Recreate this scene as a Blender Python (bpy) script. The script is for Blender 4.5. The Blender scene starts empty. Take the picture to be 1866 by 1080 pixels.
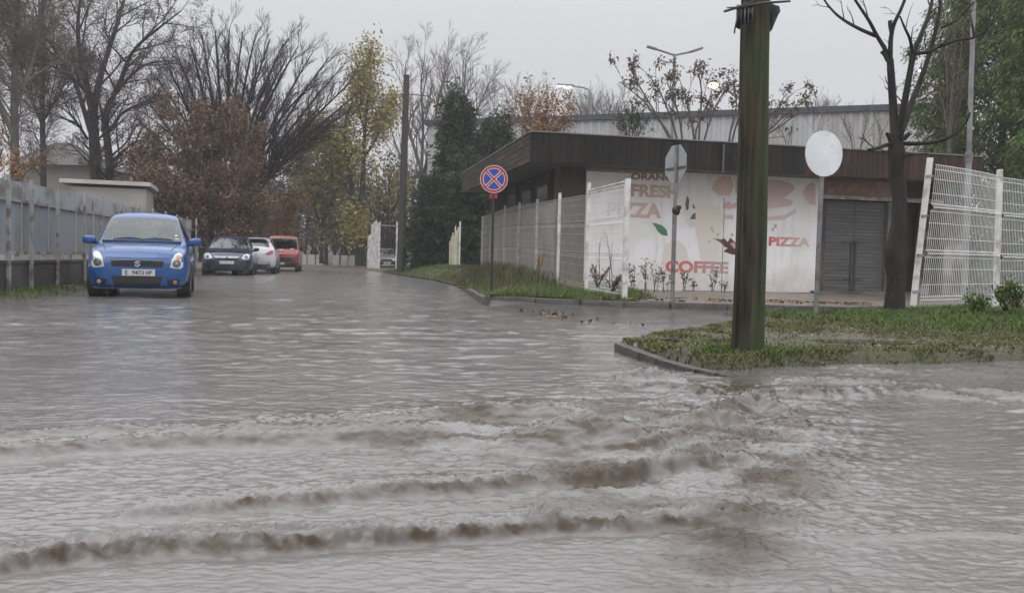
SKY_LO, SKY_HI = 0.71, 2.40      # radiance of the cloud deck at the horizon and overhead
HAZE = 0.0012
import bpy, bmesh, math, random
import numpy as np
from mathutils import Vector, Matrix, Euler
from mathutils.bvhtree import BVHTree
random.seed(7); RNG = np.random.default_rng(7)
SC = bpy.context.scene
COL = SC.collection
R = math.radians
EPS = 1e-9
# ------------------------------------------------------------------ camera
H = 0.80; FPX = 1600.0; CX, CY = 933.0, 540.0
PITCH = math.atan(66.0 / FPX); ROLL = R(1.4)
cam_d = bpy.data.cameras.new('camera'); cam = bpy.data.objects.new('camera', cam_d); COL.objects.link(cam)
cam_d.sensor_width = 36.0; cam_d.lens = FPX / 1866.0 * 36.0; cam_d.clip_start = 0.05; cam_d.clip_end = 2000
RM = Matrix.Rotation(R(90) - PITCH, 3, 'X') @ Matrix.Rotation(ROLL, 3, 'Z')
cam.matrix_world = Matrix.Translation((0, 0, H)) @ RM.to_4x4()
SC.camera = cam
def ray(px, py):
    return RM @ Vector(((px - CX) / FPX, -(py - CY) / FPX, -1.0))
def G(px, py, z=0.0):                 # where the photo's pixel meets the level z
    d = ray(px, py); t = (z - H) / d.z
    return Vector((d.x * t, d.y * t, z))
def P(px, py, Y):                     # where the pixel's ray reaches depth Y
    d = ray(px, py); t = Y / d.y
    return Vector((d.x * t, Y, H + d.z * t))
# ------------------------------------------------------------------ tags and mesh helpers
def tag(o, label=None, cat=None, group=None, kind=None):
    if label: o['label'] = label
    if cat: o['category'] = cat
    if group: o['group'] = group
    if kind: o['kind'] = kind
    return o
def thing(name, label, cat, loc=(0, 0, 0), rz=0.0, group=None):
    o = bpy.data.objects.new(name, None); COL.objects.link(o)
    o.location = loc; o.rotation_euler = (0, 0, rz); o.empty_display_size = 0.1
    return tag(o, label, cat, group)
def mesh(name, V, F, mat, parent=None, smooth=False, world=False):
    V = np.asarray(V, dtype=np.float64).reshape(-1, 3)
    if world and parent is not None:
        V = V - np.array(parent.location)
    me = bpy.data.meshes.new(name)
    if isinstance(F, np.ndarray) and F.ndim == 2:
        k = F.shape[1]; n = len(F)
        me.vertices.add(len(V)); me.vertices.foreach_set('co', V.astype(np.float32).ravel())
        me.loops.add(n * k); me.loops.foreach_set('vertex_index', F.astype(np.int32).ravel())
        me.polygons.add(n); me.polygons.foreach_set('loop_start', (np.arange(n) * k).astype(np.int32))
        me.update(calc_edges=True)
    else:
        me.from_pydata([tuple(v) for v in V], [], [tuple(int(i) for i in f) for f in F])
        me.update()
    if smooth:
        me.polygons.foreach_set('use_smooth', np.ones(len(me.polygons), dtype=bool))
    if mat: me.materials.append(mat)
    o = bpy.data.objects.new(name, me); COL.objects.link(o)
    if parent is not None: o.parent = parent
    return o
class MB:
    def __init__(s): s.V = []; s.F = []
    def add(s, V, F):
        b = len(s.V); s.V.extend([tuple(v) for v in V]); s.F.extend([[b + i for i in f] for f in F]); return s
    def box(s, c, sz, M=None, taper=1.0):
        x, y, z = sz[0] / 2, sz[1] / 2, sz[2] / 2
        V = [Vector((a * x * (taper if d > 0 else 1), b * y * (taper if d > 0 else 1), d * z)) for d in (-1, 1) for a, b in ((-1, -1), (1, -1), (1, 1), (-1, 1))]
        if M is not None: V = [M @ v for v in V]
        V = [v + Vector(c) for v in V]
        return s.add(V, [(3, 2, 1, 0), (4, 5, 6, 7), (0, 1, 5, 4), (1, 2, 6, 5), (2, 3, 7, 6), (3, 0, 4, 7)])
    def bbox(s, c, sz, b=0.01, M=None):          # chamfered box
        x, y, z = sz[0] / 2, sz[1] / 2, sz[2] / 2
        bm = bmesh.new(); bmesh.ops.create_cube(bm, size=1.0)
        for v in bm.verts: v.co = Vector((v.co.x * sz[0], v.co.y * sz[1], v.co.z * sz[2]))
        bmesh.ops.bevel(bm, geom=bm.edges[:], offset=b, segments=2, affect='EDGES', profile=0.6)
        bm.verts.index_update()
        V = [(M @ v.co if M is not None else v.co) + Vector(c) for v in bm.verts]
        F = [[v.index for v in f.verts] for f in bm.faces]; bm.free()
        return s.add(V, F)
    def tube(s, pts, rad, n=8, caps=True):
        pts = [Vector(p) for p in pts]; m = len(pts)
        if not hasattr(rad, '__len__'): rad = [rad] * m
        V = []; ref = Vector((0.31, 0.2, 0.93))
        for i, p in enumerate(pts):
            t = (pts[min(i + 1, m - 1)] - pts[max(i - 1, 0)]).normalized()
            if abs(t.dot(ref)) > 0.97: a = t.cross(Vector((1, 0, 0))).normalized()
            else: a = t.cross(ref).normalized()
            b = t.cross(a)
            for k in range(n):
                q = 2 * math.pi * k / n
                V.append(p + (a * math.cos(q) + b * math.sin(q)) * rad[i])
        F = []
        for i in range(m - 1):
            for k in range(n):
                k2 = (k + 1) % n
                F.append((i * n + k, i * n + k2, (i + 1) * n + k2, (i + 1) * n + k))
        if caps:
            F.append(tuple(range(n - 1, -1, -1))); F.append(tuple((m - 1) * n + k for k in range(n)))
        return s.add(V, F)
    def lathe(s, prof, c=(0, 0, 0), n=24, M=None):      # prof: (r, h) about local z
        V = []; F = []
        for r, h in prof:
            for k in range(n):
                q = 2 * math.pi * k / n
                v = Vector((r * math.cos(q), r * math.sin(q), h))
                V.append((M @ v if M is not None else v) + Vector(c))
        m = len(prof)
        for i in range(m - 1):
            for k in range(n):
                k2 = (k + 1) % n
                F.append((i * n + k, i * n + k2, (i + 1) * n + k2, (i + 1) * n + k))
        if prof[0][0] > 1e-6: F.append(tuple(range(n - 1, -1, -1)))
        if prof[-1][0] > 1e-6: F.append(tuple((m - 1) * n + k for k in range(n)))
        return s.add(V, F)
    def prism(s, pts, d):        # pts: list of 3D (planar polygon), d: extrusion vector
        n = len(pts); d = Vector(d)
        V = [Vector(p) for p in pts] + [Vector(p) + d for p in pts]
        F = [tuple(range(n)), tuple(range(2 * n - 1, n - 1, -1))]
        for i in range(n):
            j = (i + 1) % n; F.append((j, i, n + i, n + j))
        return s.add(V, F)
    def sup(s, c, sz, e=0.6, n=14, M=None):       # rounded pillow / superellipsoid
        def sp(v, p): return math.copysign(abs(v) ** p, v)
        V = []; F = []
        for i in range(n + 1):
            th = -math.pi / 2 + math.pi * i / n
            for k in range(2 * n):
                ph = math.pi * k / n
                v = Vector((sz[0] / 2 * sp(math.cos(th), e) * sp(math.cos(ph), e), sz[1] / 2 * sp(math.cos(th), e) * sp(math.sin(ph), e), sz[2] / 2 * sp(math.sin(th), e)))
                V.append((M @ v if M is not None else v) + Vector(c))
        for i in range(n):
            for k in range(2 * n):
                k2 = (k + 1) % (2 * n)
                F.append((i * 2 * n + k, i * 2 * n + k2, (i + 1) * 2 * n + k2, (i + 1) * 2 * n + k))
        return s.add(V, F)
    def build(s, name, mat, parent=None, smooth=False, world=False):
        o = mesh(name, s.V, s.F, mat, parent, False, world)
        bm = bmesh.new(); bm.from_mesh(o.data); bmesh.ops.recalc_face_normals(bm, faces=bm.faces[:])
        if smooth:
            for f in bm.faces: f.smooth = True
            for e in bm.edges:
                if len(e.link_faces) == 2 and e.calc_face_angle(0) > R(38): e.smooth = False
        bm.to_mesh(o.data); bm.free()
        return o
# ------------------------------------------------------------------ noise
_perm = np.random.default_rng(3).permutation(256); _perm = np.concatenate([_perm, _perm, _perm])
_ga = np.random.default_rng(4).random(256) * 2 * np.pi; _gx = np.cos(_ga); _gy = np.sin(_ga)
def perlin(x, y, seed=0):
    x = np.asarray(x, float) + seed * 17.37; y = np.asarray(y, float) + seed * 9.71
    xi = np.floor(x).astype(int); yi = np.floor(y).astype(int); xf = x - xi; yf = y - yi
    xi &= 255; yi &= 255
    u = xf ** 3 * (xf * (xf * 6 - 15) + 10); v = yf ** 3 * (yf * (yf * 6 - 15) + 10)
    def g(a, b, fx, fy):
        h = _perm[_perm[a] + b] & 255
        return _gx[h] * fx + _gy[h] * fy
    a = g(xi, yi, xf, yf); b = g(xi + 1, yi, xf - 1, yf); c = g(xi, yi + 1, xf, yf - 1); d = g(xi + 1, yi + 1, xf - 1, yf - 1)
    return (a + u * (b - a)) + v * ((c + u * (d - c)) - (a + u * (b - a)))
def fbm(x, y, o=4, seed=0, ridged=False):
    s = 0; a = 1.0; f = 1.0
    for i in range(o):
        n = perlin(x * f, y * f, seed + i * 3)
        s = s + a * ((0.35 - np.abs(n)) * 2 if ridged else n); a *= 0.5; f *= 2.03
    return s
def sstep(a, b, x):
    t = np.clip((np.asarray(x, float) - a) / (b - a), 0, 1); return t * t * (3 - 2 * t)
# ------------------------------------------------------------------ materials
MATS = {}
def newmat(name):
    m = bpy.data.materials.new(name); m.use_nodes = True; MATS[name] = m
    return m, m.node_tree, m.node_tree.nodes['Principled BSDF']
def rgba(c): return (c[0], c[1], c[2], 1.0)
def pm(name, c1, c2=None, scale=4.0, rough=0.6, bump=0.0, bscale=None, stretch=(1, 1, 1), metal=0.0, detail=6.0, lo=0.35, hi=0.65, spec=0.5, dist=0.02, c3=None, s3=1.3, coat=0.0):
    m, nt, bs = newmat(name); N = nt.nodes; L = nt.links
    c2 = c2 or tuple(x * 0.75 for x in c1)
    tc = N.new('ShaderNodeTexCoord'); mp = N.new('ShaderNodeMapping'); mp.inputs['Scale'].default_value = stretch
    L.new(tc.outputs['Object'], mp.inputs['Vector'])
    nz = N.new('ShaderNodeTexNoise'); nz.inputs['Scale'].default_value = scale; nz.inputs['Detail'].default_value = detail
    L.new(mp.outputs['Vector'], nz.inputs['Vector'])
    cr = N.new('ShaderNodeValToRGB'); cr.color_ramp.elements[0].position = lo; cr.color_ramp.elements[1].position = hi
    cr.color_ramp.elements[0].color = rgba(c1); cr.color_ramp.elements[1].color = rgba(c2)
    L.new(nz.outputs['Fac'], cr.inputs['Fac']); out = cr.outputs['Color']
    if c3:
        n3 = N.new('ShaderNodeTexNoise'); n3.inputs['Scale'].default_value = s3; n3.inputs['Detail'].default_value = 5
        L.new(mp.outputs['Vector'], n3.inputs['Vector'])
        r3 = N.new('ShaderNodeValToRGB'); r3.color_ramp.elements[0].position = 0.5; r3.color_ramp.elements[1].position = 0.62
        L.new(n3.outputs['Fac'], r3.inputs['Fac'])
        mx = N.new('ShaderNodeMix'); mx.data_type = 'RGBA'; L.new(r3.outputs['Color'], mx.inputs[0]); L.new(out, mx.inputs[6]); mx.inputs[7].default_value = rgba(c3)
        out = mx.outputs[2]
    L.new(out, bs.inputs['Base Color'])
    rr = N.new('ShaderNodeMapRange'); rr.inputs['To Min'].default_value = max(0.02, rough - 0.12); rr.inputs['To Max'].default_value = min(1, rough + 0.12)
    L.new(nz.outputs['Fac'], rr.inputs['Value']); L.new(rr.outputs['Result'], bs.inputs['Roughness'])
    bs.inputs['Metallic'].default_value = metal; bs.inputs['Specular IOR Level'].default_value = spec
    if coat: bs.inputs['Coat Weight'].default_value = coat; bs.inputs['Coat Roughness'].default_value = 0.05
    if bump:
        nb = N.new('ShaderNodeTexNoise'); nb.inputs['Scale'].default_value = bscale or scale * 5; nb.inputs['Detail'].default_value = 5
        L.new(mp.outputs['Vector'], nb.inputs['Vector'])
        bp = N.new('ShaderNodeBump'); bp.inputs['Strength'].default_value = bump; bp.inputs['Distance'].default_value = dist
        L.new(nb.outputs['Fac'], bp.inputs['Height']); L.new(bp.outputs['Normal'], bs.inputs['Normal'])
    return m
def leafmat(name, cols, rough=0.6, spec=0.3, trans=0.0):
    m, nt, bs = newmat(name); N = nt.nodes; L = nt.links
    ge = N.new('ShaderNodeNewGeometry'); cr = N.new('ShaderNodeValToRGB'); e = cr.color_ramp
    while len(e.elements) < len(cols): e.elements.new(0.5)
    for i, c in enumerate(cols):
        e.elements[i].position = i / (len(cols) - 1); e.elements[i].color = rgba(c)
    tc = N.new('ShaderNodeTexCoord'); nz = N.new('ShaderNodeTexNoise'); nz.inputs['Scale'].default_value = 0.8; nz.inputs['Detail'].default_value = 3
    L.new(tc.outputs['Object'], nz.inputs['Vector'])
    mt = N.new('ShaderNodeMath'); mt.operation = 'MULTIPLY_ADD'; mt.inputs[1].default_value = 0.55
    ma = N.new('ShaderNodeMapRange'); ma.inputs['From Min'].default_value = 0.3; ma.inputs['From Max'].default_value = 0.7; ma.inputs['To Max'].default_value = 0.45
    L.new(nz.outputs['Fac'], ma.inputs['Value']); L.new(ge.outputs['Random Per Island'], mt.inputs[0]); L.new(ma.outputs['Result'], mt.inputs[2])
    L.new(mt.outputs[0], cr.inputs['Fac']); L.new(cr.outputs['Color'], bs.inputs['Base Color'])
    bs.inputs['Roughness'].default_value = rough; bs.inputs['Specular IOR Level'].default_value = spec
    return m
def glowmat(name, col, strength):
    m, nt, bs = newmat(name)
    bs.inputs['Base Color'].default_value = rgba(col); bs.inputs['Emission Color'].default_value = rgba(col); bs.inputs['Emission Strength'].default_value = strength
    return m
def glassmat(name, tint, rough=0.03, clear=0.6):
    m, nt, bs = newmat(name); N = nt.nodes; L = nt.links
    N.remove(bs); out = N['Material Output']
    tr = N.new('ShaderNodeBsdfTransparent'); tr.inputs['Color'].default_value = rgba(tint)
    gl = N.new('ShaderNodeBsdfGlossy'); gl.inputs['Roughness'].default_value = rough; gl.inputs['Color'].default_value = (0.9, 0.95, 0.95, 1)
    fr = N.new('ShaderNodeFresnel'); fr.inputs['IOR'].default_value = 1.5
    nz = N.new('ShaderNodeTexNoise'); nz.inputs['Scale'].default_value = 9
    ad = N.new('ShaderNodeMath'); ad.operation = 'MULTIPLY_ADD'; ad.inputs[1].default_value = 1.0; 
    mr = N.new('ShaderNodeMapRange'); mr.inputs['To Min'].default_value = (1 - clear) * 0.35; mr.inputs['To Max'].default_value = (1 - clear) * 0.65
    L.new(nz.outputs['Fac'], mr.inputs['Value']); L.new(fr.outputs['Fac'], ad.inputs[0]); L.new(mr.outputs['Result'], ad.inputs[2])
    mx = N.new('ShaderNodeMixShader'); L.new(ad.outputs[0], mx.inputs['Fac']); L.new(tr.outputs[0], mx.inputs[1]); L.new(gl.outputs[0], mx.inputs[2])
    L.new(mx.outputs[0], out.inputs['Surface'])
    return m
# ------------------------------------------------------------------ render settings, world, sun, haze
SC.view_settings.view_transform = 'Standard'; SC.view_settings.look = 'None'; SC.view_settings.exposure = 0.0; SC.view_settings.gamma = 1.0
SC.cycles.use_denoising = True
SC.cycles.max_bounces = 6; SC.cycles.volume_bounces = 1; SC.cycles.transparent_max_bounces = 12
W = bpy.data.worlds.new('World'); SC.world = W; W.use_nodes = True
N = W.node_tree.nodes; L = W.node_tree.links; bg = N['Background']
SUN_EL, SUN_ROT = R(58), R(200)
sky = N.new('ShaderNodeTexSky'); sky.sky_type = 'NISHITA'; sky.sun_disc = False; sky.sun_elevation = SUN_EL; sky.sun_rotation = SUN_ROT
sky.air_density = 1.6; sky.dust_density = 6.0; sky.ozone_density = 1.0
hs = N.new('ShaderNodeHueSaturation'); hs.inputs['Saturation'].default_value = 0.12; L.new(sky.outputs[0], hs.inputs['Color'])
# the cloud deck of a rainy day: even grey, brighter overhead
tc = N.new('ShaderNodeTexCoord'); sx = N.new('ShaderNodeSeparateXYZ'); L.new(tc.outputs['Generated'], sx.inputs[0])
mr = N.new('ShaderNodeMapRange'); mr.inputs['From Min'].default_value = 0.0; mr.inputs['From Max'].default_value = 1.0
mr.inputs['To Min'].default_value = SKY_LO / 0.1 if 'SKY_LO' in globals() else 7.0; mr.inputs['To Max'].default_value = SKY_HI / 0.1 if 'SKY_HI' in globals() else 16.0
fc = N.new('ShaderNodeFloatCurve'); cv = fc.mapping.curves[0]; cv.points[0].location = (0, .0); cv.points[1].location = (1, 1); cv.points.new(.28, .04); cv.points.new(.38, .34); cv.points.new(.62, .68); fc.mapping.update(); L.new(sx.outputs['Z'], fc.inputs['Value']); L.new(fc.outputs[0], mr.inputs['Value'])
cl = N.new('ShaderNodeTexNoise'); cl.inputs['Scale'].default_value = 1.6; cl.inputs['Detail'].default_value = 3; L.new(tc.outputs['Generated'], cl.inputs['Vector'])
cm = N.new('ShaderNodeMapRange'); cm.inputs['To Min'].default_value = 0.96; cm.inputs['To Max'].default_value = 1.04; L.new(cl.outputs['Fac'], cm.inputs['Value'])
mu = N.new('ShaderNodeMath'); mu.operation = 'MULTIPLY'; L.new(mr.outputs[0], mu.inputs[0]); L.new(cm.outputs[0], mu.inputs[1])
vm = N.new('ShaderNodeVectorMath'); vm.operation = 'SCALE'; vm.inputs[0].default_value = (0.985, 0.99, 1.03); L.new(mu.outputs[0], vm.inputs['Scale'])
mx = N.new('ShaderNodeMix'); mx.data_type = 'RGBA'; mx.inputs[0].default_value = 0.85
L.new(hs.outputs[0], mx.inputs[6]); L.new(vm.outputs[0], mx.inputs[7]); L.new(mx.outputs[2], bg.inputs['Color']); bg.inputs['Strength'].default_value = 0.1
sd = bpy.data.lights.new('sun', 'SUN'); sd.energy = 0.6; sd.angle = R(40); sd.color = (1.0, 0.97, 0.93)
so = bpy.data.objects.new('sun', sd); COL.objects.link(so)
so.rotation_euler = (R(90) - SUN_EL, 0, -SUN_ROT + R(180))
so.location = (0, 0, 60)
def build_haze(dens):
    m = bpy.data.materials.new('haze_air'); m.use_nodes = True; nt = m.node_tree; nt.nodes.remove(nt.nodes['Principled BSDF'])
    v = nt.nodes.new('ShaderNodeVolumePrincipled'); v.inputs['Color'].default_value = (0.93, 0.94, 0.97, 1); v.inputs['Density'].default_value = dens
    v.inputs['Anisotropy'].default_value = 0.2
    nt.links.new(v.outputs[0], nt.nodes['Material Output'].inputs['Volume'])
    o = MB().box((0, 70, 12.2), (420, 420, 28.0)).build('haze', m); tag(o, kind='stuff')
    o['label'] = 'grey rain haze hanging over the whole street'
    return o
# ------------------------------------------------------------------ setting: ground, water, road, lawns, kerbs
def road_x(Z): return -0.175 * Z          # direction of the street
def in_poly(X, Z, poly):
    X = np.asarray(X); Z = np.asarray(Z); ins = np.zeros(X.shape, bool); n = len(poly)
    for i in range(n):
        x1, y1 = poly[i][0], poly[i][1]; x2, y2 = poly[(i + 1) % n][0], poly[(i + 1) % n][1]
        c = ((y1 > Z) != (y2 > Z)) & (X < (x2 - x1) * (Z - y1) / (y2 - y1 + EPS) + x1); ins ^= c
    return ins
def grid_mesh(xs, zs, hf, name, mat, mask=None, **k):
    X, Z = np.meshgrid(xs, zs); Y = hf(X, Z); nx, nz = len(xs), len(zs)
    V = np.stack([X, Z, Y], -1).reshape(-1, 3)
    i = np.arange(nz - 1)[:, None] * nx + np.arange(nx - 1)[None, :]
    F = np.stack([i, i + 1, i + nx + 1, i + nx], -1).reshape(-1, 4)
    if mask is not None:
        cx = (X[:-1, :-1] + X[1:, 1:]) / 2; cz = (Z[:-1, :-1] + Z[1:, 1:]) / 2
        F = F[mask(cx, cz).ravel()]
        used = np.unique(F); re = np.zeros(len(V), int); re[used] = np.arange(len(used)); V = V[used]; F = re[F]
    return mesh(name, V, F, mat, smooth=True, **k)
# ground: one sheet to the horizon
M_ground = pm('wet_earth', (0.055, 0.045, 0.035), (0.09, 0.075, 0.055), 1.2, 0.7, 0.4, 18, c3=(0.07, 0.045, 0.03))
def ground_h(X, Z):
    far = sstep(43, 50, Z + 0.0 * X); side = np.maximum(sstep(0.5, 2.5, X - (-0.175 * Z + 4.0)), sstep(-0.3, 1.0, (-5.6 - 0.175 * Z - 0.3) - X))
    near = sstep(8, 16, Z)
    return -0.12 + 0.20 * np.maximum(far, side * near) + 0.0 * X
gx = np.concatenate([np.linspace(-200, -30, 18), np.linspace(-29, 30, 119), np.linspace(32, 200, 18)])
gz = np.concatenate([np.linspace(-120, -4, 14), np.linspace(-3, 70, 147), np.linspace(72, 272, 30)])
tag(grid_mesh(gx, gz, ground_h, 'ground', M_ground), kind='structure')
# ---- water ----
def crest_world(pts): 
    w = [G(*p) for p in pts]; return np.array([p.x for p in w]), np.array([p.y for p in w])
CRESTS = [  # photo crest line, height m, near width, far width, roughness
    ([(-300, 1056), (0, 1040), (200, 1014), (330, 1006), (450, 1004), (600, 996), (800, 980), (1000, 968), (1150, 964), (1290, 952), (1420, 950)],
     [0.022, .026, .028, .030, .030, .030, .033, .034, .022, .014, 0.0], .024, .15, .034),
    ([(-300, 1026), (0, 1014), (150, 1002), (300, 987), (470, 980), (600, 977), (760, 970)], [.010, .012, .012, .012, .009, .006, 0.0], .03, .09, .008),
    ([(180, 948), (350, 934), (440, 926), (700, 904), (820, 898), (950, 886), (1080, 880), (1160, 872), (1230, 858), (1330, 845), (1400, 842)],
     [0, .012, .020, .026, .026, .030, .032, .040, .046, .018, 0.0], .034, .18, .034),
    ([(-350, 850), (0, 828), (200, 812), (400, 806), (600, 803), (720, 800), (800, 803), (880, 806)],
     [.034, .040, .038, .036, .034, .030, .018, 0.0], .07, .28, .016),
    ([(-350, 818), (0, 805), (150, 793), (260, 789), (420, 795), (560, 792), (760, 794), (900, 774)], [.022, .024, .024, .024, .016, .016, .016, 0.0], .07, .2, .012),
    ([(380, 775), (560, 772), (760, 764), (870, 752), (1000, 752), (1080, 762)], [0, .010, .018, .030, .030, 0.0], .10, .22, .022),
    ([(900, 806), (970, 800), (1010, 796), (1070, 786), (1110, 790), (1160, 800), (1200, 804)], [0, .04, .085, .125, .10, .05, 0.0], .20, .24, .020),
    ([(1120, 694), (1155, 690), (1195, 688), (1230, 692), (1255, 697)], [0, .05, .075, .045, 0], .09, .2, .05),
    ([(1140, 710), (1200, 710), (1280, 714), (1330, 722)], [0, .022, .026, 0], .09, .2, .02),
    ([(1300, 750), (1335, 746), (1375, 738), (1410, 744), (1450, 752)], [0, .045, .08, .045, 0], .10, .2, .04),
    ([(1210, 780), (1260, 774), (1300, 766), (1335, 774), (1380, 782)], [0, .045, .075, .045, 0], .09, .16, .045),
    ([(1160, 820), (1200, 814), (1240, 806), (1280, 812), (1310, 816)], [0, .035, .052, .03, 0], .07, .14, .05),
    ([(1200, 834), (1260, 830), (1320, 824), (1380, 820)], [0, .028, .028, 0], .06, .12, .035),
    ([(1400, 720), (1470, 720), (1560, 720), (1660, 716), (1760, 726), (1850, 742)], [0, .03, .034, .026, .02, 0], .09, .28, .025),
    ([(1390, 693), (1480, 693), (1600, 699), (1700, 705), (1860, 725), (2000, 748)], [0, .020, .018, .020, .020, 0], .10, .28, .02),
    ([(1450, 666), (1600, 674), (1760, 692)], [0, .012, 0], .10, .28, .015),
    ([(950, 968), (985, 960), (1030, 966)], [0, .016, 0], .026, .06, .05),
    ([(1240, 950), (1300, 946), (1420, 952), (1500, 966)], [0, .011, .008, 0], .03, .08, .02),
    ([(1400, 986), (1560, 979), (1700, 975), (1866, 979)], [0, .007, .007, .004], .02, .09, .01),
]
PATCH = [(650, 890, 588, .035, .35), (400, 490, 567, .02, .3), (520, 620, 524, .03, .5), (560, 640, 530, .02, .5), (740, 830, 623, .03, .3), (750, 850, 545, .015, .3),
         (900, 960, 656, .03, .25), (950, 1015, 664, .04, .25), (1010, 1080, 640, .02, .3), (600, 700, 560, .012, .3), (200, 330, 690, .012, .3), (30, 170, 655, .012, .3)]
def water_h(X, Z):
    det = np.clip(6.0 / np.maximum(Z, 0.5), 0.12, 1.6)
    wx = X + 0.06 * perlin(X / .22, Z / .16, 31); wz = Z + 0.05 * perlin(X / .25, Z / .2, 37)
    h = 0.0085 * fbm(X / .75, Z / .48, 3, 5)
    # fast shallow flow: small choppy ripples, longer across the picture's left, streaky at right
    rgt = sstep(0.9, 2.6, X)
    nearw = sstep(6.5, 3.5, Z)
    h = h + (1 - .62 * rgt) * (nearw * (.0062 * fbm(wx / .085, wz / .042, 3, 13) + .0016 * fbm(wx / .16, wz / .085, 2, 11, True) + sstep(4.6, 3.2, Z) * .0026 * fbm(wx / .034, wz / .019, 2, 15)) + (1 - nearw) * .0085 * fbm(wx / .20, wz / .085, 3, 12))
    u = X * 0.92 + Z * 0.40; v = -X * 0.40 + Z * 0.92
    h = h + rgt * 0.0085 * fbm(u / .45, v / .085, 3, 17, True) * (0.4 + sstep(1.4, 3.4, X))
    c3x, c3z = crest_world(CRESTS[0][0]); front = sstep(.02, -.10, Z - np.interp(X, c3x, c3z)) * sstep(2.0, 1.2, X); h = h * (1 - .62 * front) + front * .0020 * fbm(X / .030, Z / .022, 3, 27)
    far = sstep(5, 9, Z)
    h = h + far * 0.019 * fbm(X / .50, Z / .26, 3, 23) + sstep(9, 16, Z) * 0.030 * fbm(X / 1.1, Z / .62, 2, 29)
    # turbulence where the two flows meet
    T = np.zeros_like(X)
    for px, py, rx, rz, a in ((1090, 790, 1.0, .9, 1.0), (1280, 780, .7, .7, 1.1), (1220, 850, .4, .35, 1.1), (950, 770, .9, .7, .6), (1190, 690, .8, .8, .6), (1380, 735, .7, .6, .7), (1100, 900, .5, .3, .5), (1300, 900, .35, .45, .7),
                             (1330, 985, .22, .22, .8), (1300, 1050, .22, .16, .55), (1500, 715, 1.4, .6, .4), (600, 790, 1.5, .35, .3)):
        c = G(px, py); T += a * np.exp(-((X - c.x) / rx) ** 2 - ((Z - c.y) / rz) ** 2)
    T = np.clip(T, 0, 1.2)
    SILT_SHADE = 0.95 * np.clip(T, 0, 1) * sstep(-.42, .35, fbm(wx / .42, wz / .20, 5, 43)); water_h.silt = SILT_SHADE
    h = h + T * (0.013 * fbm(wx / .42, wz / .30, 4, 41) + 0.010 * fbm(wx / .13, wz / .10, 3, 47, True) + .0045 * fbm(wx / .045, wz / .035, 3, 49, True))
    for n, (pts, hh, wf, wb, rough) in enumerate(CRESTS):
        cx, cz = crest_world(pts); o = np.argsort(cx); cx, cz = cx[o], cz[o]; hh_ = np.array(hh)[o]
        sel = (X > cx[0] - .3) & (X < cx[-1] + .3) & (Z > cz.min() - 1.0) & (Z < cz.max() + 1.2)
        if not sel.any(): continue
        x = X[sel]; z = Z[sel]
        zc = np.interp(x, cx, cz) + 0.030 * perlin(x / .28, z * 0 + n, 51 + n) * (1 + 6 * rough) + 0.014 * perlin(x / .075, z * 0 + n * 2, 61 + n)
        A = np.interp(x, cx, hh_, left=0, right=0) * (np.clip(.95 + .5 * perlin(x / .3, z / .3, 71 + n) + .4 * perlin(x / .10, z / .12, 73 + n), .3, 1.5) if 6 <= n <= 12 or n == 16 else np.clip(1.05 + .75 * perlin(x / .33, z * 0, 71 + n) + .65 * perlin(x / .085, z / .4, 73 + n), .2, 2.0))
        d = z - zc
        p = np.where(d < 0, np.exp(-(d / wf) ** 2), np.exp(-(d / wb) ** 2))
        h[sel] += .85 * A * p + rough * (0.42 * fbm(x / .060, z / .045, 3, 81 + n, True) + .34 * fbm(x / .024, z / .020, 2, 181 + n)) * p * (A > 0.004)
        sl = np.exp(-((d + wf * .45) / (wf * 1.05 + .006)) ** 2) * np.clip(A / .018, 0, 1) * (.8 + .8 * fbm(x / .10, z / .04, 4, 95 + n)); SILT_SHADE[sel] = np.maximum(SILT_SHADE[sel], sl * (1.0, .7, .8, .72, .6, .7, .75)[min(n, 6)])  # shade painted on the near face of each wave, with the silty brown
        # trough in front of the wave
        h[sel] -= 0.18 * A * np.exp(-((d + wf * 2.2) / (wf * 1.2)) ** 2)
    for x0, x1, py, a, rz in PATCH:
        c0 = G(x0, py); c1 = G(x1, py); cx = (c0.x + c1.x) / 2; rx = (c1.x - c0.x) / 2; cz = c0.y
        sel = (np.abs(X - cx) < rx * 2) & (np.abs(Z - cz) < rz * 3)
        if sel.any():
            x = X[sel]; z = Z[sel]; m = np.exp(-((x - cx) / rx) ** 4 - ((z - cz) / rz) ** 2)
            h[sel] = h[sel] * (1 - .85 * m) + .12 * a * m * fbm(x / .35, z / .22, 3, 91)
    return h
m, nt, bs = newmat('muddy_water'); N = nt.nodes; L = nt.links
tc = N.new('ShaderNodeTexCoord')
n1 = N.new('ShaderNodeTexNoise'); n1.inputs['Scale'].default_value = 0.9; n1.inputs['Detail'].default_value = 5; L.new(tc.outputs['Object'], n1.inputs['Vector'])
cr = N.new('ShaderNodeValToRGB'); cr.color_ramp.elements[0].position = .3; cr.color_ramp.elements[1].position = .72
cr.color_ramp.elements[0].color = (0.130, 0.122, 0.116, 1); cr.color_ramp.elements[1].color = (0.188, 0.179, 0.172, 1)
L.new(n1.outputs['Fac'], cr.inputs['Fac'])
an = N.new('ShaderNodeAttribute'); an.attribute_name = 'silt'     # silty brown, plus shade of the crest faces put into the colour
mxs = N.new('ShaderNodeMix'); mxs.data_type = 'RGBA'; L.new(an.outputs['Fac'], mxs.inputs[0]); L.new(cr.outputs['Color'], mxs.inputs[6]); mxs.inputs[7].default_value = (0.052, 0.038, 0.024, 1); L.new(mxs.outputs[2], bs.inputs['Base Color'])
bs.inputs['IOR'].default_value = 1.72; bs.inputs['Roughness'].default_value = 0.07; bs.inputs['Specular IOR Level'].default_value = 0.5
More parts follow.
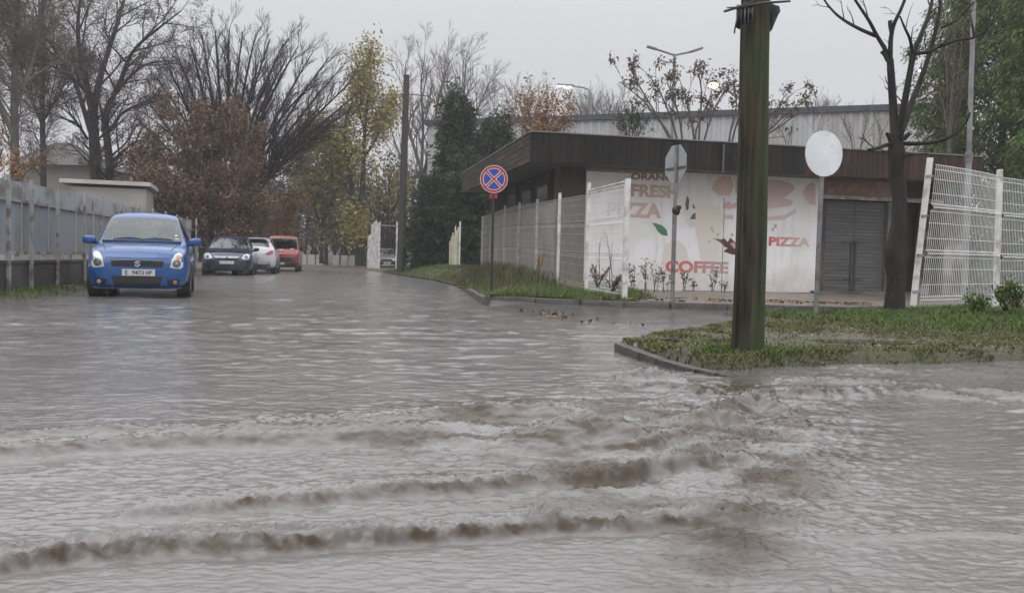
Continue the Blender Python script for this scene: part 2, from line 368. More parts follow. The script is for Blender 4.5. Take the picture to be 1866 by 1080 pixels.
mp = N.new('ShaderNodeMapping'); mp.inputs['Scale'].default_value = (1.0, 1.7, 1.0); mp.inputs['Rotation'].default_value = (0, 0, R(-9)); L.new(tc.outputs['Object'], mp.inputs['Vector'])
n2 = N.new('ShaderNodeTexNoise'); n2.inputs['Scale'].default_value = 16; n2.inputs['Detail'].default_value = 6; n2.inputs['Roughness'].default_value = .62; n2.inputs['Distortion'].default_value = 0.8; L.new(mp.outputs[0], n2.inputs['Vector'])
sy_ = N.new('ShaderNodeSeparateXYZ'); L.new(tc.outputs['Object'], sy_.inputs[0]); rf_ = N.new('ShaderNodeMapRange'); rf_.inputs['From Min'].default_value = 5; rf_.inputs['From Max'].default_value = 18; rf_.inputs['To Min'].default_value = .05; rf_.inputs['To Max'].default_value = .19; L.new(sy_.outputs['Y'], rf_.inputs['Value']); L.new(rf_.outputs[0], bs.inputs['Roughness'])   # ripples finer than the mesh
sl_ = N.new('ShaderNodeMapRange'); sl_.inputs['To Min'].default_value = .5; sl_.inputs['To Max'].default_value = .10; L.new(an.outputs['Fac'], sl_.inputs['Value']); L.new(sl_.outputs[0], bs.inputs['Specular IOR Level'])   # mirrors less where the crests are painted dark
bp = N.new('ShaderNodeBump'); bp.inputs['Strength'].default_value = .35; bp.inputs['Distance'].default_value = .012; L.new(n2.outputs['Fac'], bp.inputs['Height'])
L.new(bp.outputs['Normal'], bs.inputs['Normal'])
M_water = m
rows = np.concatenate([np.linspace(1500, 860, 40, endpoint=False), np.linspace(860, 140, 640, endpoint=False), np.linspace(140, 26.5, 170)])
zr = H * FPX / rows
tt = np.linspace(-0.86, 0.86, 1050)
Zg = np.repeat(zr[:, None], len(tt), 1); Xg = tt[None, :] * (Zg + 2.2)
Hg = water_h(Xg, Zg)
V = np.stack([Xg, Zg, Hg], -1).reshape(-1, 3); nx = len(tt)
i = np.arange(len(zr) - 1)[:, None] * nx + np.arange(nx - 1)[None, :]
F = np.stack([i, i + 1, i + nx + 1, i + nx], -1).reshape(-1, 4)
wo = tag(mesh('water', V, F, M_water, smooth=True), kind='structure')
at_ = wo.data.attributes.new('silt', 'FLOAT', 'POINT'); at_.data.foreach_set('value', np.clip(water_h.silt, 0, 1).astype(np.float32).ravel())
# ---- side road by the pavilion (wet asphalt rising out of the flood) ----
KERB = [(-.45, 15.6, .07), (-.10, 14.95, .10), (.42, 14.45, .11), (1.12, 14.1, .115), (2.45, 13.55, .12), (4.2, 13.6, .12), (6.1, 13.8, .12), (9.0, 14.3, .12)]
M_asph = pm('wet_asphalt', (0.055, 0.054, 0.054), (0.085, 0.082, 0.08), 2.2, 0.22, 0.35, 120, dist=0.006, c3=(0.075, 0.06, 0.045), s3=0.9)
def side_h(X, Z):
    kz = np.interp(X, [k[0] for k in KERB], [k[1] for k in KERB])
    return 0.122 - 0.06 * np.clip(kz - Z, 0, 8) + 0.012 * perlin(X / 1.3, Z / 1.1, 7)
sp = [(-.4, 15.6), (-.10, 15.05), (.42, 14.55), (1.12, 14.2), (2.45, 13.65), (4.2, 13.7), (6.1, 13.9), (9, 14.4), (9, 9.2), (2, 9.2), (0.4, 11.0), (-.4, 13.5)]
tag(grid_mesh(np.arange(-.6, 9.2, .08), np.arange(9, 15.8, .08), side_h, 'side_road', M_asph, lambda x, z: in_poly(x, z, sp)), kind='structure')
# ---- lawns ----
M_soil = pm('lawn_soil', (0.060, 0.052, 0.034), (0.050, 0.058, 0.026), 2.5, 0.75, 0.8, 30, c3=(0.085, 0.065, 0.045), s3=2.0, dist=0.03)
FENCE0 = (1.85, 14.45); FDIR = (-0.173, 1.0)
def fence_x(Z): return FENCE0[0] + FDIR[0] * (Z - FENCE0[1])
def lawn_h(X, Z):
    kz = np.interp(X, [k[0] for k in KERB], [k[1] for k in KERB])
    e = sstep(0.0, 0.9, (X - (-4.9 - .13 * (Z - 40)) ) * 0 + 1)
    base = 0.20 + 0.26 * sstep(16, 26, Z) * sstep(2.2, 0.4, np.abs(X - fence_x(Z) + 0.2))
    edge = np.interp(Z, [14, 15.6, 18.1, 25.8, 32, 40, 48], [0.0, -.45, -.71, -1.66, -2.9, -5.2, -7.0])
    rise = sstep(-0.05, 0.9, X - edge)
    return 0.04 + (base - 0.04) * np.where(Z > 15.3, rise, 1.0) + 0.035 * fbm(X / .7, Z / .7, 3, 3)
lawn_poly = [(-.42, 15.45), (-.08, 14.98), (.44, 14.48), (1.12, 14.13), (1.9, 13.85), (2.6, 15.6), (2.6, 19.5), (1.2, 24), (-.5, 33), (-.5, 47), (-7.0, 47), (-5.3, 40), (-2.9, 32), (-1.66, 25.8), (-.71, 18.1)]
tag(grid_mesh(np.arange(-7.2, 2.8, .11), np.arange(13.7, 47.1, .13), lawn_h, 'lawn', M_soil, lambda x, z: in_poly(x, z, lawn_poly)), kind='structure')
vf = [(1130, 630), (1165, 643), (1240, 658), (1300, 667), (1345, 670), (1400, 664), (1600, 659), (1866, 654), (2100, 648)]
VF = [(G(a, b, .03).x, G(a, b, .03).y) for a, b in vf]
vb = [(1480, 583), (1300, 598), (1180, 610), (1150, 615)]
VBk = [(G(a, b, .11).x, G(a, b, .11).y) for a, b in vb]
verge_poly = VF + [(11, 7.0), (18, 9), (18, 17), (9.2, 15.0), (7.3, 13.85), (6.2, 13.2), (5.2, 12.2)] + VBk
fzx = [p[0] for p in VF]; fzz = [p[1] for p in VF]
def verge_h(X, Z):
    d = Z - np.interp(X, fzx, fzz); 
    db = np.interp(X, [VBk[3][0], VBk[0][0], 5.2, 6.2, 7.3], [VBk[3][1], VBk[0][1], 12.2, 13.2, 13.85]) - Z
    r = sstep(-0.03, 0.11, d)
    return -0.05 + 0.15 * r + 0.13 * sstep(7.6, 12.5, Z) + 0.022 * fbm(X / .45, Z / .45, 3, 9) * (0.3 + 0.7 * r)
M_verge = pm('verge_soil', (0.055, 0.062, 0.026), (0.070, 0.062, 0.038), 3.0, 0.7, 0.9, 35, c3=(0.085, 0.075, 0.055), s3=1.6, dist=0.03)
tag(grid_mesh(np.concatenate([np.arange(.7, 6, .05), np.arange(6, 18.1, .15)]), np.concatenate([np.arange(6.2, 10, .05), np.arange(10, 17.2, .1)]), verge_h, 'verge', M_verge, lambda x, z: in_poly(x, z, verge_poly)), kind='structure')
lv = [(-9.6, 12.2), (-7.35, 12.2), (-7.75, 15.5), (-8.05, 17.0), (-9.4, 22.5), (-11.2, 31), (-14.5, 31), (-11, 20)]
LFX0, LFZ0 = -8.42, 14.6
def lfence_x(Z): return LFX0 - 0.178 * (Z - LFZ0)
def lv_h(X, Z):
    d = X - lfence_x(Z); return 0.09 - 0.13 * sstep(0.15, 0.85, d) + 0.03 * fbm(X / .5, Z / .6, 3, 13)
tag(grid_mesh(np.arange(-14.6, -7.0, .1), np.arange(12, 31, .12), lv_h, 'left_verge', M_soil, lambda x, z: in_poly(x, z, lv)), kind='structure')
# pavement before the pavilion
M_pave = pm('brown_paving', (0.115, 0.085, 0.068), (0.17, 0.14, 0.115), 5.0, 0.35, 0.5, 24, c3=(0.06, 0.06, 0.035), s3=1.4)
pv = [(1.95, 13.86), (2.45, 13.66), (4.2, 13.71), (6.1, 13.91), (9.0, 14.41), (17, 16.5), (17, 27), (1.6, 22.8), (2.4, 17.5)]
def pave_h(X, Z): return 0.205 - 0.012 * np.clip(Z - 14.5, 0, 6) + 0.012 * fbm(X / .8, Z / .8, 3, 19)
tag(grid_mesh(np.arange(1.4, 17.1, .1), np.arange(13.5, 27, .1), pave_h, 'pavement', M_pave, lambda x, z: in_poly(x, z, pv)), kind='structure')
# kerbs
M_kerb = pm('kerb_concrete', (0.060, 0.056, 0.050), (0.115, 0.108, 0.098), 3.0, 0.55, 0.7, 30, c3=(0.05, 0.048, 0.04), s3=3.0)
def kerb_run(mb, pts, top, depth, width, seg=0.9):
    pts = [Vector(p) for p in pts]; acc = []
    for a, b in zip(pts[:-1], pts[1:]):
        n = max(1, round((b - a).length / seg))
        for k in range(n): acc.append((a.lerp(b, k / n), a.lerp(b, (k + 1) / n)))
    for a, b in acc:
        d = (b - a); l = d.length; ang = math.atan2(d.y, d.x)
        M = Matrix.Rotation(ang + random.uniform(-.006, .006), 3, 'Z') @ Matrix.Rotation(math.asin(-(d.z) / l), 3, 'Y') @ Matrix.Rotation(random.uniform(-.02, .02), 3, 'X')
        c = (a + b) / 2; 
        mb.bbox((c.x, c.y, c.z + top - depth / 2 + random.uniform(-.006, .006)), (l - .008, width, depth), .014, M)
kb = MB(); kerb_run(kb, [(x, z, h) for x, z, h in KERB], 0.085, 0.3, 0.13)
tag(kb.build('kerb', M_kerb, smooth=True), kind='structure')
kb = MB(); kerb_run(kb, [(-.45, 15.6, 0.06), (-.74, 18.1, 0.05), (-1.0, 20.5, .04)], 0.07, 0.3, 0.12, 0.8)
tag(kb.build('lawn_kerb', M_kerb, smooth=True), kind='structure')
ka = [G(*p, 0.085) for p in ((1128, 622), (1150, 629), (1175, 637), (1205, 645), (1240, 652), (1275, 658), (1310, 663), (1345, 667))]
ka = [Vector((p.x, p.y, .012 - .010 * i_)) for i_, p in enumerate(ka)]
kb = MB(); kerb_run(kb, ka, 0.070, 0.25, 0.10, 0.8)
M_kerb2 = pm('dark_wet_kerb', (0.028, 0.025, 0.022), (0.060, 0.055, 0.048), 4.0, 0.4, 0.8, 30)
tag(kb.build('verge_kerb', M_kerb2, smooth=True), kind='structure')
# ------------------------------------------------------------------ grass, litter (stuff)
def scatter(poly, n, hf, dens=None, rng=RNG):
    xs = [p[0] for p in poly]; zs = [p[1] for p in poly]
    X = rng.uniform(min(xs), max(xs), n); Z = rng.uniform(min(zs), max(zs), n)
    k = in_poly(X, Z, poly)
    if dens is not None: k &= rng.random(n) < dens(X, Z)
    X, Z = X[k], Z[k]
    return X, Z, hf(X, Z)
def blades(name, X, Z, Y, h, w, mat, lean=0.5, rng=RNG):
    n = len(X); a = rng.uniform(0, 2 * np.pi, n); b = rng.uniform(0, 2 * np.pi, n)
    hh = h * rng.uniform(0.5, 1.3, n); ww = w * rng.uniform(0.7, 1.3, n); ln = hh * lean * rng.uniform(0.2, 1.2, n)
    dx, dz = np.cos(a) * ww / 2, np.sin(a) * ww / 2; lx, lz = np.cos(b) * ln, np.sin(b) * ln
    B = np.stack([X, Z, Y - 0.01], -1)
    p0 = B + np.stack([-dx, -dz, 0 * dx], -1); p1 = B + np.stack([dx, dz, 0 * dx], -1)
    m0 = B + np.stack([-dx * .8 + lx * .35, -dz * .8 + lz * .35, hh * .55], -1); m1 = B + np.stack([dx * .8 + lx * .35, dz * .8 + lz * .35, hh * .55], -1)
    t = B + np.stack([lx, lz, hh], -1)
    V = np.stack([p0, p1, m1, m0, t], 1).reshape(-1, 3); k = np.arange(n) * 5
    q = np.stack([k, k + 1, k + 2, k + 3], -1); tr = np.stack([k + 3, k + 2, k + 4, k + 4], -1)
    tri = np.concatenate([np.stack([k, k + 1, k + 2], -1), np.stack([k, k + 2, k + 3], -1), np.stack([k + 3, k + 2, k + 4], -1)])
    return mesh(name, V, tri, mat)
M_grass = leafmat('grass_blade', [(0.110, 0.095, 0.045), (0.078, 0.105, 0.028), (0.110, 0.145, 0.036), (0.068, 0.090, 0.026), (0.14, 0.125, 0.062)])
M_matted = leafmat('matted_wet_grass', [(0.105, 0.075, 0.040), (0.080, 0.100, 0.030), (0.115, 0.140, 0.038), (0.125, 0.105, 0.050), (0.070, 0.090, 0.028), (0.140, 0.120, 0.062)])
M_grass_g = leafmat('fresh_grass_blade', [(0.060, 0.105, 0.020), (0.085, 0.140, 0.028), (0.070, 0.115, 0.025), (0.12, 0.135, 0.042)])
def patchy(s, seed, lo=-.1, hi=.25):
    return lambda X, Z: sstep(lo, hi, fbm(X / s, Z / s, 3, seed))
X, Z, Y = scatter([(a_, b_ + .02) for a_, b_ in VF[:8]] + [(6.6, 6.9), (6.6, 13.4), (6.2, 13.2), (5.2, 12.2)] + VBk, 330000, verge_h, lambda X, Z: (0.20 + 0.80 * sstep(-.12, .2, fbm(X / .5, Z / .4, 3, 101))) * np.where(X > 7, .25, 1) * (1 - 0.92 * np.clip(1.5 * np.exp(-((X - 3.0) / 1.2) ** 2 - ((Z - 8.5) / .6) ** 2), 0, 1)) * (1 - .6 * np.exp(-((X - 1.5) / .45) ** 2 - ((Z - 7.9) / .3) ** 2)))
tag(blades('verge_grass', X, Z, Y, .034, .010, M_matted, 1.3), kind='stuff', label='short wet grass on the verge round the wooden pole')
X, Z, Y = scatter([(2.6, 10.8), (4.6, 9.6), (7, 8.9), (12, 9.0), (12, 14.5), (7.0, 13.6), (5.0, 12.2), (4.3, 11.4)], 90000, verge_h, patchy(.6, 111, -.3, .2))
tag(blades('verge_tall_grass', X, Z, Y, .075, .012, M_grass_g, 1.0), kind='stuff', label='fresh green grass at the foot of the wire fence')
pc_ = G(1362, 642, .09); X, Z, Y = scatter([(pc_.x - .5, pc_.y - .22), (pc_.x + .6, pc_.y - .25), (pc_.x + .6, pc_.y + .1), (pc_.x - .45, pc_.y + .1)], 2600, verge_h, patchy(.2, 171, -.2, .2))
tag(blades('pole_foot_grass', X, Z, Y, .055, .009, M_grass_g, 1.0), kind='stuff', label='greener grass tuft round the foot of the wooden pole')
X, Z, Y = scatter(lawn_poly, 150000, lawn_h, lambda X, Z: 0.25 + 0.75 * sstep(-.15, .2, fbm(X / .8, Z / .8, 3, 121)))
tag(blades('lawn_grass', X, Z, Y, .11, .012, M_grass, .8), kind='stuff', label='rough wet grass on the bank beside the street')
X, Z, Y = scatter([(-.2, 15.0), (1.0, 14.3), (1.9, 13.9), (2.2, 15), (.9, 16.5), (-.3, 16.2)], 22000, lawn_h, patchy(.7, 127, -.3, .15))
tag(blades('bright_lawn_grass', X, Z, Y, .085, .012, M_grass_g, .8), kind='stuff', label='bright green grass by the kerb corner')
X, Z, Y = scatter(lawn_poly, 60000, lawn_h, lambda X, Z: sstep(17.5, 20, Z) * sstep(30, 24, Z) * sstep(1.2, .4, np.abs(X - fence_x(Z) + .6)))
tag(blades('tall_lawn_grass', X, Z, Y, .30, .014, leafmat('dry_tall_grass', [(0.075, 0.085, 0.03), (0.10, 0.09, 0.05), (0.06, 0.07, 0.028), (0.13, 0.105, 0.065)]), .7), kind='stuff', label='tall straggly grass along the bank by the mesh fence')
X, Z, Y = scatter(lv, 60000, lv_h, lambda X, Z: (Y_ok(X, Z)) if False else sstep(0.9, 0.25, X - lfence_x(Z)) * sstep(-.25, .1, fbm(X / .6, Z / .6, 3, 131)))
k = X > lfence_x(Z) + .10
tag(blades('left_verge_grass', X[k], Z[k], Y[k], .10, .013, M_grass_g, .8), kind='stuff', label='green grass strip at the foot of the grey metal fence')
# leaf litter and small stones
def litter(name, X, Z, Y, size, mat, label):
    n = len(X); a = RNG.uniform(0, 2 * np.pi, n); s = size * RNG.uniform(.5, 1.4, n); ti = RNG.uniform(-.5, .5, (n, 2))
    c = np.stack([X, Z, Y + .012], -1)
    u = np.stack([np.cos(a) * s, np.sin(a) * s, s * ti[:, 0]], -1); v = np.stack([-np.sin(a) * s * .6, np.cos(a) * s * .6, s * ti[:, 1]], -1)
    V = np.stack([c - u, c - v * .9, c + u, c + v], 1).reshape(-1, 3); k = np.arange(n) * 4
    tag(mesh(name, V, np.stack([k, k + 1, k + 2, k + 3], -1), mat), kind='stuff', label=label)
M_litter = leafmat('fallen_leaf', [(0.10, 0.05, 0.025), (0.16, 0.09, 0.04), (0.07, 0.045, 0.03), (0.20, 0.13, 0.06), (0.12, 0.09, 0.06)])
X, Z, Y = scatter(verge_poly, 26000, verge_h, lambda X, Z: sstep(.0, .25, fbm(X / .6, Z / .5, 3, 141)) * (X < 8)); litter('verge_leaf_litter', X, Z, Y, .022, M_litter, 'brown fallen leaves on the verge')
X, Z, Y = scatter([(.0, 14.9), (1.0, 14.2), (2.4, 13.7), (6, 13.95), (6, 15.5), (2, 15)], 3500, pave_h, patchy(.5, 151, .0, .3)); litter('pavement_leaf_litter', X, Z, Y + .01, .035, M_litter, 'fallen leaves and grit on the pavement edge')
X, Z, Y = scatter([(.1, 13.2), (1.0, 11.3), (1.8, 11.0), (1.2, 12.4), (.2, 13.8)], 1500, side_h, patchy(.35, 153, .02, .3)); litter('road_leaf_litter', X, Z, np.maximum(Y, 0.012), .03, M_litter, 'leaf debris washed up where side road meets flood')
def stones(name, X, Z, Y, s, mat, label):
    mb_v = []; mb_f = []; base = np.array([(1, 0, 0), (-1, 0, 0), (0, 1, 0), (0, -1, 0), (0, 0, 1), (0, 0, -1)], float)
    fc = np.array([(0, 2, 4), (2, 1, 4), (1, 3, 4), (3, 0, 4), (2, 0, 5), (1, 2, 5), (3, 1, 5), (0, 3, 5)])
    n = len(X); sc = s * RNG.uniform(.4, 1.3, (n, 1, 1)) * RNG.uniform(.6, 1.2, (n, 6, 1)); V = base[None] * sc * np.array([1, 1, .6]); V[:, :, 0] += X[:, None]; V[:, :, 1] += Z[:, None]; V[:, :, 2] += Y[:, None] + .004
    F = (np.arange(n)[:, None, None] * 6 + fc[None]).reshape(-1, 3)
    tag(mesh(name, V.reshape(-1, 3), F, mat), kind='stuff', label=label)
M_grit = leafmat('pale_grit', [(0.22, 0.20, 0.17), (0.14, 0.125, 0.105), (0.32, 0.30, 0.27), (0.10, 0.09, 0.075)])
X, Z, Y = scatter(verge_poly, 16000, verge_h, lambda X, Z: np.clip(1.1 * np.exp(-((X - 3.0) / 1.3) ** 2 - ((Z - 8.5) / .65) ** 2) + .8 * np.exp(-((X - 1.5) / .5) ** 2 - ((Z - 7.9) / .4) ** 2), 0, 1) * sstep(-.3, .2, fbm(X / .3, Z / .3, 2, 161))); stones('verge_gravel', X, Z, Y, .018, M_grit, 'pale washed out gravel patch on the verge')
# puddle film among the gravel
m, nt, bs = newmat('puddle_water'); bs.inputs['Base Color'].default_value = (0.10, 0.085, 0.07, 1); bs.inputs['Roughness'].default_value = .05; bs.inputs['IOR'].default_value = 1.33
n2 = nt.nodes.new('ShaderNodeTexNoise'); n2.inputs['Scale'].default_value = 14; bp = nt.nodes.new('ShaderNodeBump'); bp.inputs['Strength'].default_value = .15; bp.inputs['Distance'].default_value = .01
nt.links.new(n2.outputs['Fac'], bp.inputs['Height']); nt.links.new(bp.outputs[0], bs.inputs['Normal'])
mb = MB(); c = G(1590, 620, .13); pts = [(c.x + (.62 + .1 * math.sin(3 * q + 1) + .06 * math.sin(7 * q)) * math.cos(q), c.y + (.17 + .05 * math.sin(2 * q) + .02 * math.sin(5 * q)) * math.sin(q), 0.0) for q in np.linspace(0, 2 * math.pi, 40, endpoint=False)]
zz = float(verge_h(np.array([c.x]), np.array([c.y]))[0]) + .012
mb.prism([(x, y, zz) for x, y, _ in pts], (0, 0, -.05)); tag(mb.build('puddle', MATS['puddle_water']), kind='structure')
# ------------------------------------------------------------------ pavilion (snack kiosk) with faded mural
ANG = R(12.0)
c0 = P(968, 240, 20.4); ROOF = c0.z
pav = thing('snack_pavilion', 'long low snack pavilion with dark plank fascia, faded food mural and grey shutter doors', 'building', (c0.x, c0.y, 0.0), ANG)
UU = Vector((math.cos(ANG), math.sin(ANG), 0)); VV = Vector((-math.sin(ANG), math.cos(ANG), 0))
O0 = Vector((c0.x, c0.y, 0))
def on_wall(px, py, v):               # photo pixel -> local (u, z) on the pavilion plane at local depth v
    d = ray(px, py); n = VV; p0 = O0 + VV * v - Vector((0, 0, H)); t = p0.dot(n) / d.dot(n)
    q = d * t + Vector((0, 0, H)) - O0
    return q.dot(UU), q.z
M_fascia = pm('dark_plank', (0.010, 0.009, 0.009), (0.021, 0.018, 0.017), 2.0, 0.55, 0.5, 20, stretch=(6, 6, .4), c3=(0.026, 0.021, 0.018), s3=.5, spec=.2)
M_fascia_r = pm('rusty_brown_plank', (0.045, 0.024, 0.017), (0.026, 0.018, 0.015), 2.0, 0.55, 0.5, 20, stretch=(8, 8, .6), c3=(0.07, 0.036, 0.025), s3=0.8, spec=.25)
M_fascia_l = pm('weathered_brown_plank', (0.055, 0.038, 0.031), (0.022, 0.018, 0.016), 1.2, 0.6, 0.5, 20, stretch=(1.2, 1.2, 6), c3=(0.075, 0.055, 0.045), s3=1.1, spec=.25)
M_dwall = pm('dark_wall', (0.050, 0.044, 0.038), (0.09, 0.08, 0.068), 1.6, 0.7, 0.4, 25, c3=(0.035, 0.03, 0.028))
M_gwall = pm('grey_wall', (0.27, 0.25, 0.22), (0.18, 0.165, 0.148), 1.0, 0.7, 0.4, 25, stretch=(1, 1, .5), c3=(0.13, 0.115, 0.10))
LEN, DEP, FH = 12.0, 10.4, 0.68
FB = ROOF - FH; INS = 1.0
# fascia: boards seen as vertical planks in front, long horizontal boards on the street side
mb = MB(); x = 0.0; i = 0
usplit = on_wall(1465, 300, 0)[0]
while x < usplit:
    w = 0.145; mb.box((x + w / 2, 0.03 + random.uniform(0, .003), FB + FH / 2 + random.uniform(-.004, .004)), (w - .004, .05, FH)); x += w
mb.box((usplit / 2, .075, FB + FH / 2), (usplit, .03, FH - .02))
mb.build('fascia', M_fascia, pav)
mb = MB()
while x < LEN:
    w = 0.145; mb.box((x + w / 2, 0.03 + random.uniform(0, .006), FB + FH / 2 + random.uniform(-.006, .006)), (w - .008, .05, FH)); x += w
mb.box(((usplit + LEN) / 2, .075, FB + FH / 2), (LEN - usplit, .03, FH - .02))
o = mb.build('fascia', M_fascia_r, pav); tag(o, 'reddish brown weathered stretch of plank fascia')
mb = MB()
for k in range(5):
    h = FH / 5; mb.box((0.025 + random.uniform(0, .008), DEP / 2 + .06, FB + h * (k + .5)), (.05, DEP, h - .012))
mb.box((.065, DEP / 2 + .1, FB + FH / 2), (.03, DEP - .1, FH - .02))
o = mb.build('fascia', M_fascia_l, pav); tag(o, 'street side fascia of long weathered brown boards')
mb = MB(); mb.box((LEN - .04, DEP / 2 + .06, FB + FH / 2), (.05, DEP, FH)).box((LEN / 2, DEP + .1, FB + FH / 2), (LEN, .05, FH)); mb.build('fascia', M_fascia_r, pav)
M_roof = pm('roof_felt', (0.07, 0.068, 0.066), (0.11, 0.105, 0.10), 1.0, .6, .3)
MB().box((LEN / 2, DEP / 2 + .05, ROOF - .10), (LEN - .15, DEP - .1, .12)).box((LEN / 2, DEP / 2 + .05, FB + .05), (LEN - .2, DEP - .15, .06)).build('roof', M_roof, pav)
M_capm = pm('roof_edge_metal', (0.22, 0.21, 0.20), (0.12, 0.115, 0.11), 3, .45, .2)
mb = MB(); mb.box((LEN / 2, .04, ROOF + .012), (LEN + .02, .12, .028)).box((.04, DEP / 2 + .13, ROOF + .012), (.12, DEP, .028)).build('roof_trim', M_capm, pav)
# walls
v = INS
uM0 = on_wall(1066, 400, v)[0]; uM1, zM0 = on_wall(1487, 536, v); uD0 = on_wall(1504, 450, v)[0]; uD1 = on_wall(1615, 450, v)[0]
GZ = 0.10
uC = INS                                   # wall corner on the street side
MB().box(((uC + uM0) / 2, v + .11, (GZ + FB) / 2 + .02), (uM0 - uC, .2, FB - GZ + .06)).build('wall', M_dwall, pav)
o = MB().box((uC + .1, (DEP + v) / 2 + .3, (GZ + FB) / 2 + .02), (.2, DEP - v - .4, FB - GZ + .06)).build('wall', M_gwall, pav); tag(o, 'grey street side wall behind the mesh fence')
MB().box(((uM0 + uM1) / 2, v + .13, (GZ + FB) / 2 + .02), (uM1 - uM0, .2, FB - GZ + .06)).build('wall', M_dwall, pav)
MB().box((uC - .008, (DEP + v) / 2 + .3, FB - .40), (.02, DEP - v - .5, .86)).build('wall', MATS['dark_plank'], pav)
mb = MB()
M_dark_glass = pm('dark_window_glass', (0.012, 0.012, 0.014), (0.03, 0.03, 0.032), 2, .12, 0)
for k, (a, b) in enumerate(((2.1, 3.4), (4.0, 5.3), (6.0, 7.3))):
    w = MB().box((uC - .012, (a + b) / 2, FB - .42), (.03, b - a, .62)).build('window', M_dark_glass, pav)
    MB().box((uC - .02, (a + b) / 2, FB - .08), (.05, b - a + .1, .05)).box((uC - .02, (a + b) / 2, FB - .76), (.05, b - a + .1, .05)).box((uC - .02, a, FB - .42), (.05, .05, .66)).box((uC - .02, b, FB - .42), (.05, .05, .66)).build('frame', M_dwall, w)
# mural panel
m, nt, bs = newmat('faded_mural_vinyl'); N = nt.nodes; L = nt.links
tc = N.new('ShaderNodeTexCoord'); nz = N.new('ShaderNodeTexNoise'); nz.inputs['Scale'].default_value = 1.1; nz.inputs['Detail'].default_value = 4; L.new(tc.outputs['Object'], nz.inputs['Vector'])
cr = N.new('ShaderNodeValToRGB'); cr.color_ramp.elements[0].color = (.68, .65, .62, 1); cr.color_ramp.elements[1].color = (.82, .81, .82, 1); cr.color_ramp.elements[0].position = .3; cr.color_ramp.elements[1].position = .6
L.new(nz.outputs['Fac'], cr.inputs['Fac'])
n2 = N.new('ShaderNodeTexNoise'); n2.inputs['Scale'].default_value = 3; n2.inputs['Detail'].default_value = 6; mp = N.new('ShaderNodeMapping'); mp.inputs['Scale'].default_value = (2.5, 2.5, .35); L.new(tc.outputs['Object'], mp.inputs['Vector']); L.new(mp.outputs[0], n2.inputs['Vector'])
r2 = N.new('ShaderNodeValToRGB'); r2.color_ramp.elements[0].position = .55; r2.color_ramp.elements[1].position = .8; r2.color_ramp.elements[1].color = (.45, .45, .45, 1); L.new(n2.outputs['Fac'], r2.inputs['Fac'])
mx = N.new('ShaderNodeMix'); mx.data_type = 'RGBA'; L.new(r2.outputs['Color'], mx.inputs[0]); L.new(cr.outputs['Color'], mx.inputs[6]); mx.inputs[7].default_value = (.40, .37, .33, 1); s3_ = N.new('ShaderNodeSeparateXYZ'); L.new(tc.outputs['Object'], s3_.inputs[0])      # mud splashed up from the pavement
mz = N.new('ShaderNodeMapRange'); mz.inputs['From Min'].default_value = .15; mz.inputs['From Max'].default_value = .85; mz.inputs['To Min'].default_value = .75; mz.inputs['To Max'].default_value = 0; L.new(s3_.outputs['Z'], mz.inputs['Value'])
n5 = N.new('ShaderNodeTexNoise'); n5.inputs['Scale'].default_value = 6; n5.inputs['Detail'].default_value = 8; L.new(tc.outputs['Object'], n5.inputs['Vector']); m5 = N.new('ShaderNodeMath'); m5.operation = 'MULTIPLY'; L.new(mz.outputs[0], m5.inputs[0]); L.new(n5.outputs['Fac'], m5.inputs[1])
mx5 = N.new('ShaderNodeMix'); mx5.data_type = 'RGBA'; L.new(m5.outputs[0], mx5.inputs[0]); L.new(mx.outputs[2], mx5.inputs[6]); mx5.inputs[7].default_value = (.34, .29, .24, 1); L.new(mx5.outputs[2], bs.inputs['Base Color'])
bs.inputs['Roughness'].default_value = .38
zT = FB + .05
zB = on_wall(1300, 530, v)[1]
mural = MB().box(((uM0 + uM1) / 2, v - .012, (zB + zT) / 2), (uM1 - uM0, .05, zT - zB)).build('mural_panel', m, pav)
vF = v - .037                                # front face of the mural
M_seam = pm('panel_seam', (0.16, 0.14, 0.12), (0.10, 0.09, 0.08), 3, .6)
us = on_wall(1316, 450, v)[0]
MB().box((us, vF - .003, (zB + zT) / 2 - .25), (.014, .005, zT - zB - .75)).build('seam', M_seam, mural)
MB().box(((uM0 + uM1) / 2, v - .02, zB - .04), (uM1 - uM0 + .02, .07, .05)).build('sill', pm('pale_sill', (.42, .41, .38), (.3, .29, .27), 3, .6), mural)
def fademat(name, c1, c2, horizontal=True, a=0.0, b=1.0, rough=.4):     # a print bleached unevenly by years of sun
    m, nt, bs = newmat(name); N = nt.nodes; L = nt.links
    tc = N.new('ShaderNodeTexCoord'); s = N.new('ShaderNodeSeparateXYZ'); L.new(tc.outputs['Object'], s.inputs[0])
    mr = N.new('ShaderNodeMapRange'); mr.inputs['From Min'].default_value = a; mr.inputs['From Max'].default_value = b; L.new(s.outputs['X' if horizontal else 'Z'], mr.inputs['Value'])
    nz = N.new('ShaderNodeTexNoise'); nz.inputs['Scale'].default_value = 7; nz.inputs['Detail'].default_value = 5; L.new(tc.outputs['Object'], nz.inputs['Vector'])
    ad = N.new('ShaderNodeMath'); ad.operation = 'MULTIPLY_ADD'; ad.inputs[1].default_value = .5; L.new(nz.outputs['Fac'], ad.inputs[0]); 
    sb = N.new('ShaderNodeMath'); sb.operation = 'ADD'; sb.inputs[1].default_value = -.25; L.new(mr.outputs[0], sb.inputs[0]); L.new(sb.outputs[0], ad.inputs[2])
    mx = N.new('ShaderNodeMix'); mx.data_type = 'RGBA'; L.new(ad.outputs[0], mx.inputs[0]); mx.clamp_factor = True; mx.inputs[6].default_value = rgba(c1); mx.inputs[7].default_value = rgba(c2)
    L.new(mx.outputs[2], bs.inputs['Base Color']); bs.inputs['Roughness'].default_value = rough
    return m
